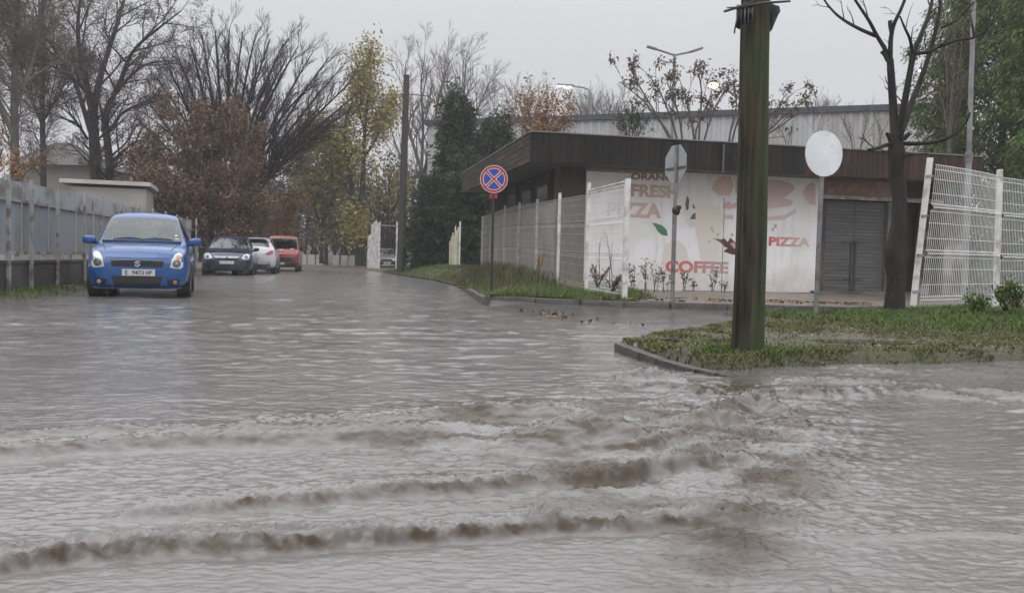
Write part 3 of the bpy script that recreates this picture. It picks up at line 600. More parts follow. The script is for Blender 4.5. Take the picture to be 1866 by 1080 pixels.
def text_mesh(name, txt, mat, parent, place, bold=.02, depth=.003, shear=0.0):
    # place: function (sx 0..1, sz 0..1) -> local xyz; the lettering is laid into that box
    cu = bpy.data.curves.new(name, 'FONT'); cu.body = txt; cu.size = 1.0; cu.offset = bold; cu.extrude = 0.5; cu.shear = shear; cu.resolution_u = 4
    ob = bpy.data.objects.new(name, cu); COL.objects.link(ob); bpy.context.view_layer.update()
    me = bpy.data.meshes.new_from_object(ob.evaluated_get(bpy.context.evaluated_depsgraph_get()))
    bpy.data.objects.remove(ob); bpy.data.curves.remove(cu)
    co = np.array([v.co[:] for v in me.vertices]); lo = co.min(0); hi = co.max(0)
    for v in me.vertices:
        sx = (v.co.x - lo[0]) / (hi[0] - lo[0]); sz = (v.co.y - lo[1]) / (hi[1] - lo[1]); sd = (v.co.z - lo[2]) / (hi[2] - lo[2])
        v.co = place(sx, sz, sd * depth)
    me.update(); me.materials.clear(); me.materials.append(mat)
    o = bpy.data.objects.new(name, me); COL.objects.link(o); o.parent = parent
    bm = bmesh.new(); bm.from_mesh(me); bmesh.ops.recalc_face_normals(bm, faces=bm.faces[:]); bm.to_mesh(me); bm.free()
    return o
def wall_text(txt, x0, y0, x1, y1, c1, c2, label, vv=None, parent=None, bold=.03, horizontal=True, rev=False):
    vv = vF if vv is None else vv
    u0, zt = on_wall(x0, y0, vv); u1, zb = on_wall(x1, y1, vv)
    zt2 = on_wall(x1, y0 + (x1 - x0) * .03, vv)[1]
    m = fademat('faded_print_' + label.replace(' ', '_')[:20], c1, c2, horizontal, (u0 if horizontal else zb), (u1 if horizontal else zt))
    o = text_mesh('lettering', txt, m, parent or mural, lambda sx, sz, d: (u0 + (u1 - u0) * sx, vv - .0015 - d, zb + (zt - zb) * sz), bold)
    tag(o, label); return o
PALE = (.62, .58, .55)
wall_text('COFFEE', 1213, 474, 1327, 499, (.54, .095, .10), (.46, .36, .35), 'red COFFEE lettering', bold=.045)
wall_text('PIZZA', 1401, 431, 1476, 450, (.54, .11, .11), (.58, .55, .48), 'red PIZZA lettering low on the mural', bold=.045)
wall_text('PIZZA', 1106, 367, 1205, 398, (.61, .54, .50), (.57, .38, .33), 'faded large PIZZA lettering', bold=.045)
wall_text('FRESH', 1150, 335, 1236, 362, (.50, .34, .28), (.55, .49, .36), 'faded FRESH lettering', bold=.045)
wall_text('ORANGE', 1150, 315, 1238, 331, (.30, .14, .10), (.33, .20, .16), 'dim ORANGE lettering under the eave', bold=.04)
wall_text('&', 1368, 431, 1392, 450, (.50, .07, .07), (.5, .10, .10), 'red ampersand', bold=.04)
def shape(name, pts, c1, c2, layer=0, horizontal=False, parent=None, label=None, vv=None):
    vv = (vF if vv is None else vv) - .0012 * (layer + 1)
    q = [on_wall(px, py, vv) for px, py in pts]
    us_ = [p[0] for p in q]; zs_ = [p[1] for p in q]
    if not name.startswith(('leaf', 'stain', 'coffee')): c1, c2 = [tuple(a * .55 + .45 * b for a, b in zip(c, (.74, .71, .69))) for c in (c1, c2)]
    m = fademat('faded_print_' + name, c1, c2, horizontal, min(us_ if horizontal else zs_), max(us_ if horizontal else zs_))
    o = MB().prism([(u, vv, z) for u, z in q], (0, .0009, 0)).build(name, m, parent or mural)
    if label: tag(o, label)
    return o
def ell(cx, cy, rx, ry, n=28, a0=0, a1=2 * math.pi, wob=0.0, seed=0):
    return [(cx + rx * math.cos(q) * (1 + wob * math.sin(5 * q + seed)), cy + ry * math.sin(q) * (1 + wob * math.sin(3 * q + seed * 2))) for q in np.linspace(a0, a1, n, endpoint=(a1 - a0) < 6.2)]
# yellowed band under the eave, glass of juice, cones, leaves, burger, coffee splash
shape('stain_band', [(1067, 304), (1240, 309), (1236, 318), (1150, 316), (1070, 312)], (.36, .31, .20), (.22, .18, .11), 0)
shape('juice_glass_print', [(1268, 372), (1312, 376), (1318, 400), (1306, 480), (1278, 478), (1266, 410)], (.64, .60, .53), (.66, .57, .42), 0)
shape('cup_print', ell(1230, 470, 24, 32, wob=.03), (.63, .54, .47), (.66, .60, .56), 0)
shape('cup_print', [(1214, 500), (1246, 501), (1242, 530), (1222, 529)], (.62, .46, .38), (.64, .54, .47), 1)
shape('pizza_slice_print', [(1248, 400), (1262, 398), (1268, 410), (1258, 416)], (.64, .50, .42), (.64, .56, .5), 1)
shape('leaf_print', [(1188, 406), (1196, 407), (1207, 411), (1215, 419), (1217, 430), (1206, 428), (1198, 421), (1194, 413)], (.045, .20, .10), (.07, .22, .12), 2, label='green printed leaf')
shape('leaf_print', [(1252, 356), (1256, 364), (1255, 380), (1251, 384), (1249, 372)], (.05, .08, .06), (.10, .14, .10), 2)
shape('leaf_print', [(1262, 370), (1267, 378), (1266, 381), (1262, 379)], (.20, .16, .12), (.12, .14, .10), 2)
shape('leaf_print', [(1257, 399), (1263, 389), (1268, 388), (1267, 400)], (.07, .12, .08), (.12, .18, .12), 2)
shape('bun_print', [(1296, 345), (1302, 330), (1318, 321), (1332, 322), (1338, 340), (1330, 356), (1308, 356)], (.56, .28, .14), (.48, .27, .16), 0)
shape('bun_print', [(1340, 330), (1380, 326), (1420, 328), (1446, 336), (1448, 345), (1430, 360), (1400, 366), (1360, 362), (1340, 352)], (.52, .26, .18), (.30, .15, .10), 0)
shape('filling_print', [(1340, 362), (1380, 366), (1424, 360), (1446, 366), (1440, 376), (1400, 380), (1350, 378)], (.56, .35, .31), (.5, .24, .22), 1)
shape('filling_print', [(1318, 374), (1326, 366), (1334, 372), (1342, 368), (1344, 378), (1330, 381), (1317, 380)], (.55, .24, .23), (.5, .2, .2), 1)
shape('filling_print', [(1394, 395), (1430, 392), (1450, 380), (1452, 386), (1430, 400), (1396, 402)], (.52, .30, .27), (.58, .42, .38), 1)
shape('bun_print', [(1318, 390), (1336, 391), (1336, 400), (1320, 399)], (.55, .33, .3), (.6, .45, .4), 1)
shape('tomato_print', [(1462, 350), (1472, 336), (1484, 330), (1486, 344), (1486, 374), (1474, 372)], (.55, .28, .22), (.46, .22, .18), 0)
shape('coffee_splash_print', [(1312, 437), (1320, 434), (1326, 441), (1331, 433), (1338, 440), (1345, 446), (1360, 444), (1362, 462), (1335, 464), (1318, 458), (1326, 452)], (.065, .03, .028), (.12, .05, .045), 2)
shape('coffee_splash_print', [(1299, 434), (1313, 436), (1324, 444), (1330, 452), (1322, 451), (1312, 441)], (.10, .05, .045), (.15, .08, .07), 1)
shape('coffee_splash_print', [(1330, 444), (1336, 441), (1348, 448), (1354, 453), (1338, 453)], (.55, .40, .38), (.5, .3, .28), 3)
for k, (x, y, r) in enumerate(((1297, 416, 2.2), (1299, 421, 2.0), (1308, 427, 2), (1334, 428, 2.4), (1293, 440, 1.8), (1413, 412, 3), (1408, 418, 2.4))):
    shape('splash_drop_print', ell(x, y, r, r * 1.3, 10), (.20, .13, .11), (.25, .16, .14), 2)
# notice on the mural edge, wall above the doors with sign
shape('notice_print', [(1320, 394), (1336, 395), (1336, 397), (1320, 396)], (.5, .2, .2), (.4, .2, .2), 3)
uE = LEN - .35
zD1 = on_wall(1560, 366, v)[1]
M_signp = pm('stained_sign_panel', (.30, .22, .19), (.16, .12, .10), 2.0, .5, .2, c3=(.26, .16, .08), s3=1.2)
uS1 = on_wall(1640, 340, v)[0]
sg = MB().box(((uM1 + uS1) / 2, v - .0, (zD1 + FB) / 2 + .08), (uS1 - uM1 - .004, .06, FB - zD1 - .10)).build('sign_panel', M_signp, pav); tag(sg, 'stained sign panel above the shutter doors')
wall_text('PIZZA', 1502, 325, 1606, 358, (.17, .075, .055), (.22, .11, .075), 'dim brown PIZZA lettering over the doors', vv=v - .03, parent=sg, bold=.05)
MB().box(((uM1 + uE) / 2, v - .005, zD1 + .07), (uE - uM1 - .01, .10, .10)).build('lintel', pm('rusted_white_lintel', (.45, .41, .36), (.20, .14, .10), 5, .5, .4, stretch=(1, 1, 3)), pav)
MB().box(((uS1 + uE) / 2, v + .03, (zD1 + FB) / 2 + .09), (uE - uS1, .06, FB - zD1 - .08)).build('wall', M_fascia_r, pav)
M_shut = pm('grey_shutter', (.062, .062, .063), (.115, .114, .113), 2.0, .4, .4, 30, stretch=(.6, 1, 9))
zD0 = GZ + .10
hw = (uD1 - uD0) / 2
for k in (0, 1):
    a = uD0 + hw * k
    mb = MB(); n = 26
    for j in range(n):
        hh = (zD1 - zD0) / n; mb.box((a + hw / 2, v + .13 + (.006 if j % 2 else 0), zD0 + hh * (j + .5)), (hw - .012, .03, hh - .006))
    d = mb.build('door', M_shut, pav)
    xh = a + hw - .06 if k == 0 else a + .06
    M_dkm = pm('dark_metal', (.035, .035, .035), (.06, .06, .06), 5, .4) if 'dark_metal' not in MATS else MATS['dark_metal']
    MB().box((xh, v + .10, zD0 + (zD1 - zD0) * .28), (.05, .03, (zD1 - zD0) * .56)).box((xh + (-.12 if k == 0 else .12), v + .098, zD0 + (zD1 - zD0) * .545), (.34, .03, .035)).box((xh + (-.1 if k == 0 else .1), v + .098, zD0 + (zD1 - zD0) * .13), (.2, .03, .03)).build('handle', M_dkm, d)
MB().box((uM1 + (uD0 - uM1) / 2, v + .08, (GZ + zD1) / 2), (uD0 - uM1 - .01, .14, zD1 - GZ)).build('door_jamb', MATS['dark_wall'], pav)
MB().box((uD1 + .12, v + .06, (GZ + zD1) / 2), (.20, .12, zD1 - GZ)).build('door_jamb', M_gwall, pav)
MB().box(((uD0 + uD1) / 2 + .2, v - .12, GZ + .03), (uD1 - uD0 + 1.2, .5, .14)).build('door_step', M_pave, pav)
# dark recess and patched wall to the right
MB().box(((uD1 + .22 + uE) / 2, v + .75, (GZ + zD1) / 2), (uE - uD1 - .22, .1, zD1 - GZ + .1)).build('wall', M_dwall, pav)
M_patch = pm('patched_wall', (.10, .07, .055), (.05, .04, .035), 2.2, .7, .3, c3=(.32, .31, .29), s3=1.1)
MB().box((uD1 + 1.95, v + .40, (GZ + zD1) / 2), (1.5, .12, zD1 - GZ)).build('wall', M_patch, pav)
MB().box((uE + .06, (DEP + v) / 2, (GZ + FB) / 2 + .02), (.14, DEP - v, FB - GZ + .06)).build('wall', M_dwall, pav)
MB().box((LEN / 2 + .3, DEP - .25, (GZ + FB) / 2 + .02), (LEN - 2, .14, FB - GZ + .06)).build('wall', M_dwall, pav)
# drain pipe on the fascia
ud = on_wall(1317, 290, 0)[0]
MB().tube([(ud, -.035, FB - .05), (ud, -.035, ROOF - .05)], .028, 10).build('drain_pipe', pm('grey_pipe', (.10, .10, .10), (.07, .07, .07), 4, .4), pav, True)
# clutter leaning inside the fence: a brown box
cz = G(975, 492, .4)
# ------------------------------------------------------------------ warehouse
pw0 = P(781, 221, 60); pw1 = P(1640, 194, 50)
wl = thing('warehouse', 'pale corrugated metal warehouse with dark blue eave beyond the trees', 'building', (pw0.x, pw0.y, 0))
dv = Vector((pw1.x - pw0.x, pw1.y - pw0.y, 0)); WL = dv.length; dv /= WL; nv = Vector((-dv.y, dv.x, 0)); wz = (pw0.z + pw1.z) / 2 - .0
W0 = Vector((pw0.x, pw0.y, 0))
def corr(p0, d, length, z0, z1, per=.55, dep=.07):
    V = []; F = []; n = int(length / per * 4)
    off = [0, 0, dep, dep]; fr = [0, .35, .5, .85]; nn = Vector((d.y, -d.x, 0))
    for k in range(n):
        s = (k // 4 + fr[k % 4]) * per; p = Vector(p0) + d * s + nn * off[k % 4]
        V += [(p.x, p.y, z0), (p.x, p.y, z1)]
    for k in range(n - 1): F.append((2 * k, 2 * k + 2, 2 * k + 3, 2 * k + 1))
    return V, F
M_corr = pm('white_corrugated_metal', (.46, .47, .48), (.38, .385, .39), .6, .45, .1, stretch=(1, 1, .25), c3=(.33, .32, .31), s3=.5)
WL2 = WL + 3
a_ = MB(); 
V_, F_ = corr((0, 0, 0), dv, WL2, 0, pw0.z - .2); a_.add(V_, F_); V_, F_ = corr(nv * 22, -nv, 22, 0, pw0.z - .2); a_.add(V_, F_); V_, F_ = corr(dv * WL2, nv, 22, 0, pw0.z - .2); a_.add(V_, F_)
a_.build('wall', M_corr, wl)
Mz = Matrix.Rotation(math.atan2(dv.y, dv.x), 3, 'Z')
cc = dv * (WL2 / 2) + nv * 11
M_eave = pm('blue_black_eave', (.030, .040, .062), (.045, .055, .075), 2, .4)
mb = MB()
mb.box(dv * (WL2 / 2) - nv * .12 + Vector((0, 0, pw0.z - .13)), (WL2 + .3, .22, .34), Mz).box(nv * 11 - dv * .12 + Vector((0, 0, pw0.z - .13)), (.22, 22, .34), Mz)
mb.build('eave', M_eave, wl)
MB().prism([Vector(p) for p in ((Vector((0, 0, pw0.z)) + nv * .02), (dv * WL2 + Vector((0, 0, pw0.z)) + nv * .02), (dv * WL2 + nv * 22 + Vector((0, 0, pw0.z + .35))), (nv * 22 + Vector((0, 0, pw0.z + .35))))], (0, 0, -.12)).build('roof', pm('grey_roof_sheet', (.25, .25, .26), (.3, .3, .3), 1, .5), wl)
mb = MB(); rb = P(1058, 209, 61) - W0
mb.bbox((rb.x, rb.y + 4, pw0.z + .35), (2.4, 1.6, .6), .05); mb.build('roof_unit', pm('white_roof_unit', (.5, .5, .5), (.4, .4, .4), 2, .5), wl)
# ------------------------------------------------------------------ shed and house at left
s0 = P(104, 390, 31); s1 = P(240, 390, 31); st = P(150, 330, 31).z
sh = thing('flat_shed', 'pale flat roofed shed behind the grey metal fence', 'shed', ((s0.x + s1.x) / 2, 31 + 1.3, 0), R(17))
w_ = s1.x - s0.x
M_plas = pm('pale_plaster', (.27, .265, .255), (.34, .33, .315), .9, .7, .3, c3=(.22, .21, .19))
MB().box((0, 0, st / 2 - .1), (w_, 2.6, st - .2)).build('wall', M_plas, sh)
MB().box((0, 0, st - .03), (w_ + .3, 2.9, .14)).build('roof', pm('white_roof_edge', (.50, .49, .46), (.4, .39, .37), 2, .6), sh)
h0 = P(40, 330, 62); h1 = P(165, 330, 62); hp = P(70, 250, 62)
hz = P(100, 300, 62).z
hs_ = thing('gabled_house', 'house with a dark hipped roof behind the bare trees', 'house', ((h0.x + h1.x) / 2, 65, 0))
hw_ = (h1.x - h0.x) / 2
MB().box((0, 0, hz / 2), (hw_ * 2, 7, hz)).build('wall', pm('beige_render', (.22, .20, .17), (.17, .155, .135), 1, .8), hs_)
mb = MB(); V_ = [(-hw_ - .6, -4.1, hz - .1), (hw_ + .6, -4.1, hz - .1), (hw_ + .6, 4.1, hz - .1), (-hw_ - .6, 4.1, hz - .1), (-hw_ * .7, 0, hp.z), (-hw_ * .2, 0, hp.z)]
mb.add(V_, [(0, 1, 5, 4), (1, 2, 5), (2, 3, 4, 5), (3, 0, 4), (3, 2, 1, 0)]); mb.build('roof', pm('dark_tile', (.025, .02, .019), (.045, .033, .03), 4, .6, .5), hs_)
for k in (-.5, .3):
    w = MB().box((hw_ * k, -3.51, hz * .62), (1.1, .05, 1.2)).build('window', M_dark_glass, hs_)
# ------------------------------------------------------------------ left metal fence
lf = thing('metal_fence', 'grey sheet metal fence on a dark concrete plinth along the left kerb', 'fence', (LFX0, LFZ0, 0))
M_sheet = pm('grey_sheet_metal', (.27, .29, .312), (.22, .235, .255), 1.0, .45, .25, 8, stretch=(1, 1, .4), c3=(.20, .20, .20), s3=1.5)
M_band = pm('grey_band_metal', (.33, .35, .375), (.27, .285, .305), 1.2, .45, .2, 8, c3=(.17, .165, .16), s3=2.0)
M_post = pm('grey_post_metal', (.34, .345, .355), (.26, .26, .265), 2.5, .45, .2, c3=(.15, .12, .10), s3=4)
M_plinth = pm('dark_concrete', (.055, .052, .050), (.085, .08, .075), 2.2, .65, .5, 22, stretch=(1, 1, .5), c3=(.04, .042, .034))
tops = [G(px, py, 1.97) for px, py in ((47, 321), (101, 331), (143, 342), (178, 353), (208, 360))]
zs_ = [t.y for t in tops]
pz = [tops[0].y - 3.2, tops[0].y - 1.6] + zs_
while pz[-1] < 31: pz.append(pz[-1] + 1.65)
ang = math.atan2(1.0, -0.178); fd = Vector((-0.178, 1.0, 0)).normalized(); Mf = Matrix.Rotation(ang, 3, 'Z')
def lfp(z): return Vector((lfence_x(z) - LFX0, z - LFZ0, 0))
for a, b in zip(pz[:-1], pz[1:]):
    A, B = lfp(a), lfp(b); l = (B - A).length; c = (A + B) / 2
    mb = MB(); V_ = []; F_ = []; n = int(l / .09); 
    nn = Vector((fd.y, -fd.x, 0))
    for k in range(n + 1):
        p = A + fd * (.05 + (l - .1) * k / n) + nn * (.012 * (k % 2) - .03)
        V_ += [(p.x, p.y, .74), (p.x, p.y, 1.60)]
    for k in range(n): F_.append((2 * k, 2 * k + 2, 2 * k + 3, 2 * k + 1))
    mb.add(V_, F_); mb.build('sheet_panel', M_sheet, lf)
    MB().box(c + nn * -.01 + Vector((0, 0, 1.785 + random.uniform(-.01, .01))), (l - .07, .012, .31), Mf).build('top_band', M_band, lf)
    MB().box(c + nn * .012 + Vector((0, 0, 1.61)), (l - .06, .045, .05), Mf).build('rail', M_post, lf); MB().box(c + nn * .01 + Vector((0, 0, .72)), (l - .06, .045, .05), Mf).build('rail', M_post, lf)
    for t in (.3, .7): MB().box(A.lerp(B, t) + Vector((0, 0, .64)), (.05, .05, .16), Mf).build('support_stub', M_post, lf)
    MB().box(c + Vector((0, 0, .25)), (l - .012, .20, .62), Mf).box(c + Vector((0, 0, .57)), (l, .25, .05), Mf).build('plinth', M_plinth, lf)
for k, a in enumerate(pz):
    A = lfp(a) + Vector((fd.y, -fd.x, 0)) * .135
    MB().box(A + Vector((0, 0, .96 + random.uniform(-.01, .012))), (.075, .05, 2.05), Matrix.Rotation(ang + random.uniform(-.03, .03), 3, 'Z') @ Matrix.Rotation(random.uniform(-.008, .008), 3, 'Y')).build('post', M_post, lf)
# ------------------------------------------------------------------ white wire mesh fences
M_wire = pm('white_coated_wire', (.78, .78, .78), (.68, .68, .67), 6, .4)
M_wpost = pm('white_steel_post', (.74, .74, .73), (.58, .57, .55), 3, .4, .15, c3=(.42, .38, .33), s3=5)
M_wire_d = pm('weathered_beige_wire', (.46, .44, .40), (.36, .34, .31), 5, .5)
M_wpost_d = pm('weathered_beige_post', (.52, .50, .46), (.40, .38, .34), 3, .5, .15, c3=(.33, .29, .24), s3=5)
def wire_panel(A, B, hgt, parent, up=None, step=.052, r=.0026, z0=.06, bend=0.0, mat=None):
    # welded mesh panel between base points A and B (local), three V folds
    A = Vector(A); B = Vector(B); l = (B - A).length; d = (B - A) / l; nn = Vector((d.y, -d.x, 0)).normalized()
    up = up or (Vector((0, 0, 1)), Vector((0, 0, 1)))
    folds = [hgt * .035, hgt * .36, hgt * .68, hgt * .975]
    prof = [(0, 0)]
    for f in folds: prof += [(f - .055, 0), (f, .045), (f + .055, 0)] if f < hgt - .07 and f > .08 else [(f, 0)]
    def at(s, h, off=0):
        t = s / l; u = up[0].lerp(up[1], t)
        return A + d * s + u * (h + z0) + nn * (off + bend * math.sin(math.pi * t))
    mb = MB(); n = int((l - .06) / step)
    for k in range(n + 1):
        s = .03 + (l - .06) * k / n
        mb.tube([at(s, h, o) for h, o in prof if h >= 0], r, 4, False)
    for f in folds:
        hs2 = [(f - .055, 0), (f, .045), (f + .055, 0)] if .08 < f < hgt - .07 else [(f, 0), (f + (.05 if f < .2 else -.07), 0)]
        for h, o in hs2: mb.tube([at(l * q / 6, h, o) for q in range(7)], r * 1.5, 5, False)
    for g0, g1 in zip(folds[:-1], folds[1:]):
        for q in (1 / 3, 2 / 3): mb.tube([at(l * w / 6, g0 + (g1 - g0) * q, 0) for w in range(7)], r * 1.1, 5, False)
    return mb.build('mesh_panel', mat or M_wire, parent)
mf = thing('wire_mesh_fence', 'long white wire mesh fence running along the street side of the pavilion', 'fence', (FENCE0[0], FENCE0[1], 0))
zs2 = [14.45 + 2.46 * k for k in range(8)]
hts = []
for k, z in enumerate(zs2):
    X_ = fence_x(z); g = float(lawn_h(np.array([X_]), np.array([z]))[0]) - .03
    hts.append(Vector((X_ - FENCE0[0], z - FENCE0[1], g)))
for k, p in enumerate(hts):
    w = .085 if k == 0 else .06
    hh = [2.02, 2.14, 2.05, 2.0, 2.0, 2.02, 2.0, 1.9][k]
    MB().bbox(p + Vector((0, 0, hh / 2 - .1)), (w, w, hh + .2), .008, Matrix.Rotation(math.atan2(1, -.173), 3, 'Z')).build('post', M_wpost if k < 3 else M_wpost_d, mf)
for k in range(7):
    a, b = hts[k], hts[k + 1]; wire_panel(a, b, 1.90 if k else 1.92, mf, step=.052 if k == 0 else .058, r=.0036 if k == 0 else .0027, mat=None if k == 0 else M_wire_d)
# top rail pair of the first bay reads as a thick white edge
for hh in (1.93, 1.99): MB().tube([hts[0] + Vector((0, 0, hh)), hts[1] + Vector((0, 0, hh))], .012, 6).build('top_rail', M_wpost, mf)
# right fence, its first post leaning
pa = G(1663, 563, .22); pat = P(1695, 288, pa.y - .05); pb = G(1814, 557, .24); pbt = P(1822, 309, pb.y)
rf = thing('wire_mesh_fence', 'white wire mesh fence at right with one post leaning over', 'fence', (pa.x, pa.y, pa.z))
def L_(p): return Vector(p) - Vector(rf.location)
pc = pb + (pb - pa).normalized() * 2.5; pc.z = pb.z; pct = pc + Vector((0, 0, 1.95)); pd = pc + (pb - pa).normalized() * 2.5; 
for a, b, w in ((pa, pat, .085), (pb, pbt, .075), (pc, pct, .075), (pd, pd + Vector((0, 0, 1.95)), .075)):
    mb = MB(); A, B = L_(a), L_(b); ax = (B - A).normalized(); mb.bbox((A + B) / 2 - ax * .05, (w, w, (B - A).length + .1), .008, ax.to_track_quat('Z', 'Y').to_matrix())
    mb.build('post', M_wpost, rf)
ua = L_(pat) - L_(pa); ub = L_(pbt) - L_(pb)
hh = min(ua.length, ub.length)
wire_panel(L_(pa) + Vector((.09, 0, .0)), L_(pb), hh - .10, rf, (ua.normalized(), ub.normalized()), step=.055, r=.0040, bend=.05)
wire_panel(L_(pb) + Vector((.05, 0, -.02)), L_(pc), hh - .10, rf, (ub.normalized(), Vector((0, 0, 1))), step=.055, r=.0040)
wire_panel(L_(pc), L_(pd), hh - .10, rf, step=.055, r=.0040)
for t in (.12, .36, .62, .88): q = L_(pa) + ua * t; MB().box(q + Vector((0, -.045, 0)), (.10, .03, .03)).build('clamp', MATS['grey_post_metal'], rf)
# broken remnants farther along the street
q0 = G(817, 484, .5); q0 = P(819, 484, 38); q1 = P(834, 484, 37.4)
bf = thing('broken_fence_remnant', 'broken yellowish white fence remnant beside the dark conifer', 'fence', ((q0.x + q1.x) / 2, 37.7, .3))
M_yel = pm('yellowed_panel', (.58, .56, .44), (.45, .43, .34), 2.5, .6, .3, c3=(.62, .61, .58))
mb = MB(); wdt = (q1.x - q0.x); hr = [1.25, 1.45, 1.62, 1.5, 1.9, 1.72, 1.85]
for k in range(7): mb.box((-wdt / 2 + wdt * (k + .5) / 7, .1 * math.sin(k), hr[k] / 2), (wdt / 7 * .96, .05, hr[k]))
mb.build('panel', M_yel, bf)
MB().box((wdt / 2 + .05, -.05, 1.05), (.07, .07, 2.1)).build('post', M_wpost, bf)
g0 = P(669, 490, 56); g1 = P(691, 490, 54.5); g2 = P(722, 488, 55)
gf = thing('white_gate_leaf', 'white gate leaf and thin railed frame standing open at the far end of the street', 'gate', (g1.x, g1.y, .05))
zt = P(690, 405, 55).z; zl = P(670, 430, 56).z
A = Vector((g0.x - g1.x, g0.y - g1.y, 0)); mb = MB()
n = 7
for k in range(n):
    a = A * (1 - k / n); b = A * (1 - (k + .93) / n); hh = (zl if k < 2 else zt) - .05 + .12 * math.sin(k * 2.1)
    mb.prism([a, b, b + Vector((0, 0, hh)), a + Vector((0, 0, hh))], (.04, .04, 0))
mb.build('panel', M_wpost, gf)
B = Vector((g2.x - g1.x, g2.y - g1.y, 0)); [MB().tube([(0.1, 0, h_), B + Vector((0, 0, h_))], .018, 6).build('rail', M_wpost, gf) for h_ in (.25, zt - .25)]
MB().box(B + Vector((0, 0, zt / 2)), (.09, .09, zt)).build('post', M_wpost, gf)
# ------------------------------------------------------------------ signs and poles
def lean(o, a, b):               # tilt a thing so its axis runs from a to b
    ax = (Vector(b) - Vector(a)).normalized(); o.rotation_mode = 'QUATERNION'; o.rotation_quaternion = Vector((0, 0, 1)).rotation_difference(ax)
M_galv = pm('galvanised_steel', (.24, .245, .25), (.16, .16, .165), 4, .4, .2, c3=(.12, .11, .10), s3=6, metal=.3)
M_blackp = pm('black_pole_paint', (.018, .017, .017), (.03, .028, .027), 5, .4)
def disc(mb, r, t, y, n=40): # disc facing -Y centred at origin, front at y
    V = [(r * math.cos(q), y, r * math.sin(q)) for q in np.linspace(0, 2 * math.pi, n, endpoint=False)]; mb.prism(V, (0, t, 0)); return mb
# no stopping sign
b = P(896, 491, 18.6); t = P(901, 302, 18.6); c = P(900, 326, 18.55)
Y0 = 18.6; gz = float(lawn_h(np.array([b.x]), np.array([Y0]))[0]) - .05
ns = thing('no_stopping_sign', 'round blue and red no stopping sign on a thin black pole', 'road sign', (b.x, Y0, gz)); hs2 = c.z - gz
MB().tube([(0, .03, -.1), (c.x - b.x, .03, hs2 + .2)], .028, 10).build('pole', M_blackp, ns, True)
r0 = 25.2 / FPX * Y0; sx_ = c.x - b.x
Msg = Matrix.Rotation(R(-2), 3, 'Z')
def signpart(name, mb, mat):
    for i_, v_ in enumerate(mb.V): mb.V[i_] = tuple(Vector(v_) + Vector((sx_, 0, hs2)))
    return mb.build(name, mat, ns)
M_sred = pm('sign_red', (.38, .022, .028), (.33, .025, .03), 6, .45); M_sblue = pm('sign_blue', (.020, .048, .32), (.026, .06, .34), 6, .45); M_swh = pm('sign_white', (.62, .58, .52), (.55, .50, .46), 6, .35)
signpart('sign_disc', disc(MB(), r0, .004, 0.0), M_swh)
# red ring and blue field
mb = MB(); n = 40; V_ = []; F_ = []
for k in range(n):
    q = 2 * math.pi * k / n; V_ += [(r0 * .95 * math.cos(q), -.002, r0 * .95 * math.sin(q)), (r0 * .80 * math.cos(q), -.002, r0 * .80 * math.sin(q))]
for k in range(n): k2 = (k + 1) % n; F_.append((2 * k, 2 * k2, 2 * k2 + 1, 2 * k + 1))
mb.add(V_, F_)
for s in (1, -1):
    M = Matrix.Rotation(R(45 * s), 3, 'Y'); mb.box((0, -.0055 - .0012 * (s > 0), 0), (r0 * 1.74, .001, r0 * .115), M)
signpart('red_cross', mb, M_sred)
mb = MB()
for s in (1, -1):
    M = Matrix.Rotation(R(45 * s), 3, 'Y'); mb.box((0, -.0042 - .0005 * (s > 0), 0), (r0 * 1.5, .0008, r0 * .23), M)
signpart('white_cross', mb, M_swh)
signpart('blue_field', disc(MB(), r0 * .74, .001, -.0028), M_sblue)
MB().box((sx_, .03, hs2 - r0 - .06), (.16, .03, .10)).build('bracket', M_sred, ns)
# octagonal sign seen from behind
b = G(1225, 550, .2); Y0 = b.y; t = P(1232, 298, Y0); tp = P(1233, 267, Y0)
os_ = thing('octagonal_sign', 'grey back of an octagonal road sign on a tall galvanised pole', 'road sign', (b.x, Y0, .12)); hs3 = t.z - .12
MB().tube([(0, 0, -.1), (0, 0, hs3 * .68)], .036, 12).build('pole', M_galv, os_, True)
MB().tube([(0, 0, hs3 * .66), (.0, 0, tp.z - .1)], .028, 12).build('upper_pole', M_galv, os_, True)
r8 = 33.5 / FPX * Y0 / math.cos(R(22.5)); M8 = Matrix.Rotation(R(-66), 3, 'Z')
V_ = [M8 @ Vector((r8 * math.cos(R(22.5 + 45 * k)), .0, r8 * math.sin(R(22.5 + 45 * k)))) + Vector((0, .05, hs3)) for k in range(8)]
MB().prism(V_, M8 @ Vector((0, .004, 0))).build('sign_plate', pm('sign_back_grey', (.30, .31, .32), (.24, .245, .25), 3, .45), os_)
mb = MB(); mb.box((0, .035, hs3 - .07), (r8 * 1.7, .02, .035), M8); mb.build('bracket', MATS['dark_metal'], os_)
mb = MB(); mb.sup((.02, 0, hs3 * .675), (.13, .12, .16), .8, 8); mb.sup((.05, -.02, hs3 * .695), (.10, .09, .08), .7, 6); mb.build('collar', MATS['black_pole_paint'], os_, True)
lean(os_, b, tp)
